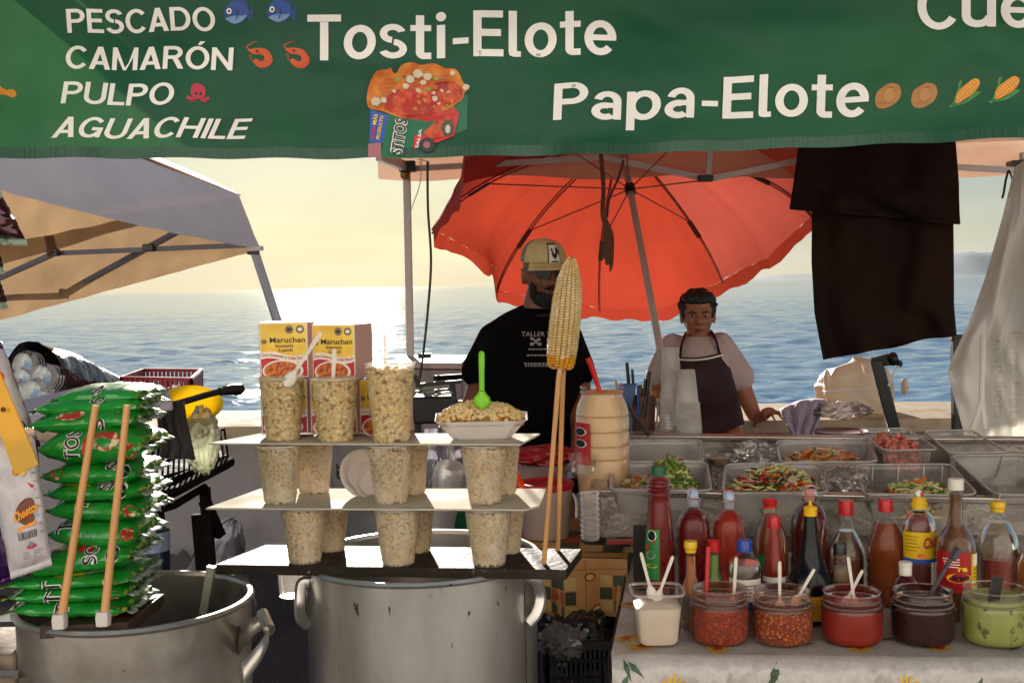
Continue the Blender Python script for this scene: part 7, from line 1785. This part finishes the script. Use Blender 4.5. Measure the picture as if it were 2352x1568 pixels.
# white tarpaulin: the back of a printed banner
TARP = mat('white_tarpaulin', '#e8e5e0', .5, nz=.07, ns=4, tr=.35, trc='#f4ecd8', bump=.3, bs=16)
tp = thing('white_tarpaulin', 'white tarpaulin tied back at the right edge, faint lettering showing through', 'tarpaulin', W(2330, 1060, 3.75))
Lp = [(2330, 385), (2302, 500), (2262, 640), (2228, 735), (2190, 815), (2176, 852), (2190, 910), (2212, 985), (2225, 1060), (2232, 1120)]
Rp = [(2440, 300)] * 1 + [(2600, 400 + 85 * i) for i in range(9)]
def tarp(u, v, o=0.0):
    n = len(Lp) - 1; t = v * n; i = min(int(t), n - 1); q = t - i
    l = V((*Lp[i], 0)).lerp(V((*Lp[i + 1], 0)), q); r = V((*Rp[i], 0)).lerp(V((*Rp[i + 1], 0)), q); p = l.lerp(r, u)
    fold = .035 * math.sin(u * 26 + 5 * v) * math.exp(-u * 5) + .05 * N3((u * 7 + v, v * 1.5, 4)) + .012 * N3((u * 22, v * 10, 6)) + .02 * math.sin((u * 1.5 - v) * 24) * math.exp(-((v - .35) / .22) ** 2)
    edge_ = -.05 * math.exp(-(u / .02) ** 2)
    return W(p.x, p.y, 3.85 - .35 * u + fold + edge_ - o)
b = MB(); b.grid(tarp, 70, 70); b.build('sheet', TARP, tp, sharp=60)
b = MB(); b.tube([W(2258, 770, 3.72), W(2256, 850, 3.68), W(2254, 920, 3.68), W(2226, 1010, 3.66)], .008, 6); b.tube([W(2254, 915, 3.68), W(2262, 985, 3.66)], .007, 6); b.build('fold_edge', TARP, tp)
GH = mat('show_through_print', '#d0cabf', .5, tr=.25, trc='#e6d8ae')
def ghost(t, x, y0, hgt, run):
    b = MB(); vf = sub2d(text2d(t, 1, .01, 'L', box=1), .15)
    def f(u, v):      # mirrored, reading downwards
        px, py = x - v * hgt, y0 + u * run
        v_ = 0; 
        v_ = (py - 385) / (1120 - 385)
        for _ in range(6):
            n = len(Lp) - 1; t_ = max(0, min(.999, v_)) * n; i = int(t_); q = t_ - i
            ly = Lp[i][1] + (Lp[i + 1][1] - Lp[i][1]) * q; lx = Lp[i][0] + (Lp[i + 1][0] - Lp[i][0]) * q; ry = Rp[i][1] + (Rp[i + 1][1] - Rp[i][1]) * q; rx = Rp[i][0] + (Rp[i + 1][0] - Rp[i][0]) * q
            uu = (px - lx) / (rx - lx); yy = ly + (ry - ly) * uu; v_ += (py - yy) / 735 * .8
        return tarp(uu, max(0, min(1, v_)), .004)
    b.print2d(vf, f); b.build('lettering', GH, tp, smooth=False)
ghost('Tosti-Elote', 2286, 770, -22, 190); ghost('Papa-Elote', 2322, 760, -24, 220)
b = MB(); b.tube(curve3([W(2316, 392, 3.9), W(2310, 415, 3.88), W(2306, 440, 3.87), W(2302, 455, 3.88)]), .004, 5); b.tube(curve3([W(2318, 392, 3.9), W(2326, 420, 3.86), W(2316, 448, 3.86)]), .003, 5); tag(b.build('tie_cord', BLACKP), 'dark cord tying the tarpaulin to the tent corner', 'cord')
# ------------------------------------------------------------------ the green vinyl banner across the top
VIN = mat('green_vinyl', '#1b4f39', .5, spec=.22, nz=.10, ns=3, tr=.11, trc='#44703f', bump=.12, bs=11, col2='#1f5636', s2=2.2, lo=.46, hi=.66)
HEM = mat('green_vinyl_hem', '#1c4e38', .45, nz=.35, ns=2.5, tr=.1, trc='#2f7038', stretch=(60, 1, 1), bump=.5, bs=3)
bn = thing('shop_banner', 'green vinyl menu banner with white lettering hung across the front of the stall', 'banner', W(1176, 350, 2.3))
bx = [-260, 0, 780, 1390, 1568, 1847, 2190, 2352, 2620]; by_ = [360, 362, 364, 353, 349, 339, 324, 314, 300]
def bbot(x): return float(np.interp(x, bx, by_))
def bp(x, y, o=0.0):
    rp = .012 * math.sin((x * .8 + y * 1.7) / 150) + .010 * math.sin((x - y * 2.2) / 260 + 1) + .010 * N3((x / 260, y / 150, 2)) + .004 * N3((x / 70, y / 60, 5))
    rp += .010 * math.sin((x + 3.2 * y) / 95) * max(0, (y - 230) / 130) * max(0, 1 - abs(x - 1330) / 500)
    return W(x, y + 2.0 * math.sin(x / 37), 2.3 + rp - o)
b = MB(); nu, nv = 280, 64
b.grid(lambda u, v: bp(-260 + 2880 * u, -190 + v * (bbot(-260 + 2880 * u) + 190)), nu, nv)
b.build('banner_sheet', VIN, bn, sharp=70)
b = MB()
b.grid(lambda u, v: bp(-260 + 2880 * u, bbot(-260 + 2880 * u) - 24 + 24.6 * v, .0016 + .0008 * (int(u * 520) % 2)), 520, 1); b.build('hem', HEM, bn, sharp=30)
INK = mat('banner_white', '#efeae4', .5, nz=.06, ns=12, tr=.12, trc='#d8c8b4', flake=('#9aa08c', 46, .24))

# lettering drawn stroke by stroke: each glyph is a list of outline pieces on a cap height of 1
SW = .168
def _bar(x0, y0, x1, y1): return [(x0, y0), (x1, y0), (x1, y1), (x0, y1)]
def _arc(cx, cy, rx, ry, a0, a1, w=SW, wy=None, n=26):
    wy = wy or w * .92; out = []
    for i in range(n):
        a, c = R(a0 + (a1 - a0) * i / n), R(a0 + (a1 - a0) * (i + 1) / n)
        P_ = [(cx + rx * math.cos(a), cy + ry * math.sin(a)), (cx + rx * math.cos(c), cy + ry * math.sin(c)), (cx + (rx - w) * math.cos(c), cy + (ry - wy) * math.sin(c)), (cx + (rx - w) * math.cos(a), cy + (ry - wy) * math.sin(a))]
        out.append(P_ if a1 > a0 else P_[::-1])
    return out
def _glyphs():
    w = SW; h = w * .92; st = lambda x, y0=0, y1=1: _bar(x, y0, x + w, y1); G = {}
    bowl = lambda xc, yc, rx, ry: [_bar(w, yc + ry - h, xc, yc + ry), _bar(w, yc - ry, xc, yc - ry + h)] + _arc(xc, yc, rx, ry, -90, 90)
    G['P'] = (.72, [st(0)] + bowl(.36, .705, .32, .295)); G['R'] = (.76, [st(0)] + bowl(.36, .715, .32, .285) + [[(.33, .45), (.53, .45), (.74, 0), (.54, 0)]])
    G['E'] = (.64, [st(0), _bar(w, 1 - h, .60, 1), _bar(w, .44, .56, .44 + h), _bar(w, 0, .61, h)]); G['L'] = (.60, [st(0), _bar(w, 0, .57, h)])
    G['T'] = (.70, [_bar(0, 1 - h, .68, 1), _bar(.34 - w / 2, 0, .34 + w / 2, 1 - h)]); G['H'] = (.78, [st(0), st(.74 - w), _bar(w, .44, .74 - w, .44 + h)]); G['I'] = (w + .06, [st(.02)])
    G['S'] = (.72, _arc(.34, .735, .33, .265, 22, 270) + _arc(.34, .265 + .0, .345, .265 + h * .0 + .0, 90, -158)); G['S'] = (.72, _arc(.345, .72, .325, .29, 20, 265) + _arc(.345, .29, .345, .30, 85, -160))
    G['C'] = (.80, _arc(.41, .5, .41, .515, 38, 322)); G['G'] = (.86, _arc(.41, .5, .41, .515, 38, 330) + [_bar(.44, .36, .80, .36 + h), _bar(.80 - w * .9, 0.02, .80, .36)])
    G['O'] = (.88, _arc(.42, .5, .42, .515, 0, 360)); G['D'] = (.80, [st(0), _bar(w, 1 - h, .34, 1), _bar(w, 0, .34, h)] + _arc(.34, .5, .42, .5, -90, 90))
    G['A'] = (.78, [[(0, 0), (.185, 0), (.465, 1), (.29, 1)], [(.755, 0), (.57, 0), (.29, 1), (.465, 1)], _bar(.17, .21, .585, .21 + h)])
    G['M'] = (.94, [st(0), st(.90 - w), [(w * .9, 1), (w * .9, .62), (.40, 0), (.50, 0), (.50, .25)][:4], [(.90 - w * .9, 1), (.50, 0), (.40, 0), (.90 - w * .9, .62)]])
    G['N'] = (.80, [st(0), st(.76 - w), [(w * .9, 1), (w * .9, .70), (.76 - w * .9, 0), (.76 - w * .9, .30)]]); G['U'] = (.80, [st(0, .34), st(.76 - w, .34)] + _arc(.38, .34, .38, .355, 180, 360))
    G['Ó'] = (.88, G['O'][1] + [[(.40, 1.07), (.52, 1.07), (.66, 1.24), (.48, 1.24)]])
    G['o'] = (.68, _arc(.325, .365, .325, .38, 0, 360)); G['e'] = (.66, _arc(.325, .365, .325, .38, 2, 318) + [_bar(.12, .31, .645, .31 + h * .8)])
    G['a'] = (.66, _arc(.27, .215, .27, .23, 60, 318, w, h) + [_bar(.43, 0, .43 + w * .95, .48), _bar(.28, .305, .45, .305 + h * .85)] + _arc(.315, .47, .275, .275, 0, 165, w * .97))
    G['p'] = (.72, [st(0, -.27, .73)] + _arc(.345, .365, .335, .38, -180, 180)); G['s'] = (.60, _arc(.28, .535, .265, .21, 18, 265, w * .9, h * .86) + _arc(.28, .20, .285, .215, 85, -160, w * .9, h * .86))
    G['t'] = (.46, [_bar(.11, .12, .11 + w, .95), _bar(0, .60, .42, .60 + h * .85), _bar(.24, -.01, .42, h * .85)] + _arc(.27, .14, .16, .15, 180, 272, w * .98)); G['i'] = (w + .12, [st(.04, 0, .73)] + [ell2d(.04 + w / 2, .91, w * .62, w * .62, 20)[0]])
    G['l'] = (w + .16, [st(.04, .1, 1), _bar(.14, 0, .04 + w + .08, h * .8), [(.04, .1), (.06, .03), (.14, 0), (.04 + w, h * .7), (.04 + w, .1)]]); G['u'] = (.70, [st(0, .27, .73), st(.645 - w, 0, .73)] + _arc(.31, .27, .31, .28, 180, 350)); G['-'] = (.42, [_bar(.04, .29, .36, .29 + h * .85)])
    return G
GLY = _glyphs()
def sign2d(t, shear=0.0, gap=.075):
    """returns pieces (list of outlines) with the whole width scaled to 1"""
    x = 0; out = []
    for c in t:
        if c == ' ': x += .3; continue
        adv, pcs = GLY[c]; out += [[(x + px + shear * py, py) for px, py in pc] for pc in pcs]; x += adv + gap - .04
    xs = [p[0] for pc in out for p in pc]; a, b_ = min(xs), max(xs)
    return [[((px - a) / (b_ - a), py) for px, py in pc] for pc in out]
def btext(t, x0, x1, yl, yr, hl, hr, shear=0.0, lean=0.0, m=INK, bold=.028, o=.0022, split=.12):
    b = MB()
    for k_, pc in enumerate(sign2d(t, shear)): b.print2d(sub2d(poly2d(pc), .3) if len(pc) > 3 else poly2d(pc), lambda u, v, o=o + .00006 * (k_ % 24): bp(x0 + (x1 - x0) * u + lean * v, yl + (yr - yl) * u - v * (hl + (hr - hl) * u), o))
    return b.build('lettering', m, bn, smooth=False)
    b.print2d(vf, lambda u, v: bp(x0 + (x1 - x0) * u + lean * v, yl + (yr - yl) * u - v * (hl + (hr - hl) * u), o)); return b.build('lettering', m, bn, smooth=False)
btext('PESCADO', 155, 496, 78, 71, 55, 54, 0, -4, bold=.018); btext('CAMARÓN', 151, 537, 160, 160, 52, 52, .05, bold=.016)
btext('PULPO', 139, 400, 239, 242, 50, 50, .12, bold=.018); btext('AGUACHILE', 117, 581, 317, 318, 47, 46, .3, bold=.018)
btext('Tosti-Elote', 706, 1416, 138, 126, 104, 106, 0, 0, bold=.026); btext('Papa-Elote', 1270, 1996, 276, 267, 83, 106, .03, 0, bold=.026)
btext('Cue', 2107, 2378, 66, 62, 106, 106, 0, 0, bold=.026)
def bprint(name, m, vf, o=.002):
    b = MB(); b.print2d(sub2d(vf, 40), lambda u, v: bp(u, v, o)); return b.build(name, m, bn, smooth=False)
def tr2(pts, x, y, s_=1.0, sy=None): return [(x + px * s_, y + py * (sy or s_)) for px, py in pts]
def icon(name, x, y, items):
    """one printed picture: items (material, verts/faces, layer)"""
    ms = []; b = MB()
    for m, vf, l in items:
        if m not in ms: ms.append(m)
        b.print2d((tr2(vf[0], x, y), vf[1]), lambda u, v: bp(u, v, .0016 + .0011 * l), ms.index(m))
    return b.build(name, ms, bn, smooth=False)
FB1, FB2, FB3 = mat('fish_blue', '#2c4f9c', .5, nz=.1, tr=.2), mat('fish_light', '#7e9cc4', .5, nz=.1, tr=.2), mat('fish_fin', '#27427e', .5, tr=.2)
for x in (545, 644):
    icon('fish_print', x, 27, [(FB3, poly2d([(20, 6), (36, -12), (38, 2), (34, 16), (40, 22), (26, 18)]), 0), (FB3, poly2d(smooth_loop([(-14, -22), (0, -38), (18, -30), (24, -8)], 4)), 0), (FB3, poly2d([(0, 20), (12, 30), (16, 22)]), 0),
        (FB1, poly2d(smooth_loop([(-31, 6), (-20, -20), (4, -25), (25, -6), (27, 4), (14, 20), (-4, 28), (-22, 20)], 5)), 1), (FB2, poly2d(smooth_loop([(-27, 14), (-8, 8), (10, 8), (22, 8), (14, 18), (-4, 26), (-20, 20)], 4)), 2), (PRINTW, ell2d(-19, -3, 6, 7, 12), 3), (PRINTK, ell2d(-19, -3, 3, 3.5, 10), 4), (FB3, poly2d([(-4, -8), (-1, -8), (2, 6), (-2, 18), (-4, 17), (-1, 5)]), 3), (PRINTK, rect2d(-32, 7, -24, 9), 3)])
SH1, SH2 = mat('shrimp_orange', '#d8541a', .5, nz=.15, tr=.2), mat('shrimp_dark', '#a83410', .5, tr=.2)
for x in (595, 680):
    icon('shrimp_print', x, 128, [(SH1, poly2d(smooth_loop([(-24, -14), (-4, -17), (16, -13), (29, 2), (30, 16), (20, 27), (4, 29), (-8, 22), (-14, 12), (-6, 8), (4, 14), (12, 10), (11, 2), (2, -2), (-12, -3), (-20, -8)], 4)), 0), (PRINTK, ell2d(-5, -10, 3.2, 3, 10), 2)] +
        [(SH2, poly2d([(math.cos(a) * 14 + 8, math.sin(a) * 14 + 6), (math.cos(a) * 21 + 9, math.sin(a) * 21 + 7), (math.cos(a + .08) * 21 + 9, math.sin(a + .08) * 21 + 7)]), 1) for a in (-.9, -.4, .1, .6, 1.1, 1.6)] +
        [(SH1, poly2d([(-25, -14), (-30, -22), (-12, -32), (-2, -31), (-12, -30), (-27, -21), (-22, -14)]), 0)] + [(SH1, poly2d([(-18, -2 + 5 * i), (-26 + 4 * i, 2 + 6 * i), (-16, 0 + 5 * i)]), 0) for i in range(3)])
OC1, OC2 = mat('octopus_red', '#c0304a', .5, nz=.1, tr=.2), mat('octopus_dark', '#8e2038', .5, tr=.2)
icon('octopus_print', 455, 217, [(OC1, poly2d(smooth_loop([(-14, 4), (-17, -10), (-10, -23), (2, -24), (14, -18), (17, -4), (13, 6), (0, 10)], 5)), 1)] + [(OC2 if i % 2 else OC1, poly2d(smooth_loop([(s_ * 4, 4), (s_ * (14 + 3 * i), 8 + 2 * i), (s_ * (24 - 3 * i), 4 + 5 * i), (s_ * (26 - 3 * i), 10 + 4 * i), (s_ * (14 + i), 16 + 3 * i), (s_ * 4, 14)], 3)), 0) for s_ in (-1, 1) for i in range(2)] + [(PRINTK, ell2d(-5, -1, 3.2, 3.6, 10), 2), (PRINTK, ell2d(6, -1, 3.2, 3.6, 10), 2)])
PT1, PT2, PT3 = mat('potato_tan', '#b87c40', .5, nz=.15, ns=40, tr=.2), mat('potato_light', '#c28a4c', .5, tr=.2), mat('potato_dark', '#7c4c20', .5, tr=.2)
for x, y in ((2040, 221), (2123, 217)):
    icon('potato_print', x, y, [(PT1, poly2d(smooth_loop([(-30, 14), (-26, -6), (-10, -20), (6, -28), (24, -24), (30, -8), (24, 10), (10, 22), (-8, 30), (-24, 28)], 5)), 0), (PT2, ell2d(2, -2, 12, 18, 16, .6), 1), (PT3, rect2d(2, -19, 14, -17), 2), (PT3, rect2d(10, -12, 18, -10.5), 2)] + [(PT3, ell2d(-20 + 7 * i, 17 + 3 * (i % 2), 1.4, 1.2, 8), 2) for i in range(5)])
CO1, CO2, CO3 = mat('corn_print_orange', '#e09022', .5, nz=.1, tr=.2), mat('corn_print_light', '#f0c468', .5, tr=.2), mat('husk_green', '#3a8a44', .5, nz=.15, tr=.2)
for x, y in ((2218, 209), (2309, 202)):
    cc = [(CO3, poly2d(smooth_loop([(-30, 30), (-24, 10), (-18, -6), (-16, -20), (-8, -24), (-12, -8), (-16, 10), (-22, 26)], 4)), 0), (CO3, poly2d(smooth_loop([(-30, 32), (-8, 26), (8, 16), (22, 4), (34, 6), (18, 18), (2, 28), (-18, 33)], 4)), 0), (CO3, ell2d(-33, 34, 4.5, 3.5, 10), 0),
          (CO1, poly2d(smooth_loop([(-24, 24), (-18, 2), (2, -16), (20, -27), (32, -22), (30, -8), (16, 8), (-2, 20), (-18, 28)], 5)), 1)]
    for i in range(9):
        for j in (-1, 0, 1):
            t = -18 + i * 5.2; cc.append((CO2, ell2d(t + j * 4.4 + 2, -t * .93 + j * 4.4 + (1 if j else 0), 2.1, 1.5, 8, -.75), 2))
    icon('corn_print', x, y, cc)
icon('peanut_print', 10, 210, [(CO1, poly2d(smooth_loop([(-40, -8), (-20, -18), (-4, -8), (6, -4), (20, -6), (28, 4), (20, 13), (4, 8), (-12, 8), (-34, 12)], 4)), 0)])
# snack-bag picture on the banner
C2 = lambda pts: [(784 + x * .3359, y * .3359) for x, y in pts]
CHO = mat('chips_orange', '#c9651c', .5, nz=.25, ns=45, col2='#e08a34', s2=30, lo=.45, hi=.6, tr=.2); SAL = mat('salsa_red', '#b52a16', .5, nz=.3, ns=60, col2='#d8582c', s2=45, lo=.45, hi=.58, tr=.2); CHE = mat('cheese_bits', '#d6cdb4', .5, nz=.15, ns=50, tr=.2); PGR = mat('pack_green', '#12704a', .5, tr=.2); AVO = mat('avocado_bits', '#98a050', .5, tr=.2)
b = MB(); L_ = lambda l: (lambda u, v: bp(u, v, .0016 + .0009 * l)); ms = [PGR, CHO, SAL, CHE, PRINTB, PRINTR, PRINTK, AVO, mat('pink_print', '#b07078', .5, tr=.2), mat('dark_olive', '#3a4430', .5)]
dpz = lambda pts, mi, l: b.print2d(poly2d(C2(pts)), L_(l), mi)
dpz([(320, 780), (862, 650), (862, 885), (640, 975), (480, 1082), (272, 1082)], 0, 0)
dpz([(200, 755), (322, 790), (300, 985), (188, 980)], 4, 1); dpz([(185, 988), (272, 980), (270, 1082), (183, 1076)], 8, 1)
chip = smooth_loop([(185, 740), (176, 650), (200, 560), (245, 492), (330, 484), (372, 508), (410, 448), (482, 424), (545, 442), (580, 434), (642, 430), (705, 462), (770, 470), (806, 505), (835, 570), (880, 602), (842, 640), (830, 680), (740, 740), (640, 800), (560, 850), (470, 832), (380, 800), (270, 765)], 3)
dpz(chip, 1, 2)
dpz(smooth_loop([(290, 740), (330, 650), (420, 600), (540, 575), (660, 560), (760, 555), (830, 620), (800, 690), (700, 740), (560, 850), (430, 810)], 3), 2, 3)
rs = random.Random(5)
for i in range(70):
    x, y = rs.gauss(560, 150), rs.gauss(640, 80)
    if not (260 < x < 800 and 480 < y < 760 - abs(x - 560) * .1): continue
    s_ = rs.uniform(8, 24); a = rs.random() * 3; mi = rs.choice([1, 2, 2, 3, 1, 7, 1]); dpz([(x + s_ * math.cos(a + k * 1.57 + rs.uniform(-.4, .4)), y + s_ * .8 * math.sin(a + k * 1.57)) for k in range(4)], mi, 4 + .02 * i)
for x, y, r in ((520, 500, 40), (470, 540, 36), (590, 520, 34), (235, 700, 40), (290, 690, 26), (850, 600, 28), (640, 670, 26), (760, 500, 22), (440, 590, 26), (560, 560, 24)):
    dpz([(x + r * math.cos(k * 1.05 + r) * rs.uniform(.7, 1.1), y + r * .8 * math.sin(k * 1.05 + r)) for k in range(6)], 3, 6)
dpz([(500, 870), (600, 790), (690, 760), (770, 735), (806, 780), (770, 930), (650, 972), (560, 950), (495, 1026)], 5, 4); dpz([(560, 900), (640, 830), (730, 770), (760, 800), (700, 930), (620, 950)], 2, 7)
dpz([(728 + 42 * math.cos(k / 3) * 1, 872 + 56 * math.sin(k / 3)) for k in range(19)], 9, 8); dpz([(728 + 18 * math.cos(k / 3), 880 + 30 * math.sin(k / 3)) for k in range(19)], 3, 9)
dpz([(588 + 52 * math.cos(k / 3.2), 985 + 50 * math.sin(k / 3.2)) for k in range(20)], 6, 8); dpz([(584 + 24 * math.cos(k / 3.2), 985 + 24 * math.sin(k / 3.2)) for k in range(20)], 8, 9)
b.build('snack_picture', ms, bn, smooth=False)
def vtext(t, x0, y0, x1, y1, hgt, m, o, bold=.02):
    """lettering running from (x0,y0) to (x1,y1) in banner rows"""
    dx, dy = x1 - x0, y1 - y0; L2 = math.hypot(dx, dy); ux, uy = dx / L2, dy / L2
    b = MB(); b.print2d(sub2d(text2d(t, 1, bold, 'L', box=1), .3), lambda u, v: bp(x0 + dx * u + uy * hgt * v, y0 + dy * u - ux * hgt * v, o)); b.build('lettering', m, bn, smooth=False)
q = C2([(410, 1062), (455, 822), (245, 962), (280, 800), (232, 960), (262, 880), (545, 985), (560, 880)])
vtext('STiTOS', q[0][0], q[0][1], q[1][0] - 2, q[1][1], 26, PRINTW, .010, .07); vtext('STiTOS', q[0][0] + .5, q[0][1], q[1][0] - 2, q[1][1], 26, PRINTK, .0115, .012)
vtext('PRODUCTO', q[2][0] + 5, q[2][1], q[3][0] + 3, q[3][1], 8, PRINTY, .006); vtext('MÁS', C2([(238, 860)])[0][0], C2([(238, 860)])[0][1], C2([(250, 790)])[0][0], C2([(250, 790)])[0][1], 9, PRINTY, .006); vtext('AHORA', C2([(222, 965)])[0][0], C2([(222, 965)])[0][1], C2([(236, 872)])[0][0], C2([(236, 872)])[0][1], 8, PRINTR, .006)
vtext('SALSA', C2([(525, 1010)])[0][0], C2([(525, 1010)])[0][1], C2([(552, 880)])[0][0], C2([(552, 880)])[0][1], 7, PRINTW, .008)
# eyelets and ties that hold it to the frame
b = MB(); b.tube([bp(-250, -185), bp(600, -188), bp(1400, -188), bp(2600, -190)], .016, 8); b.build('top_tube', FRAME, bn)
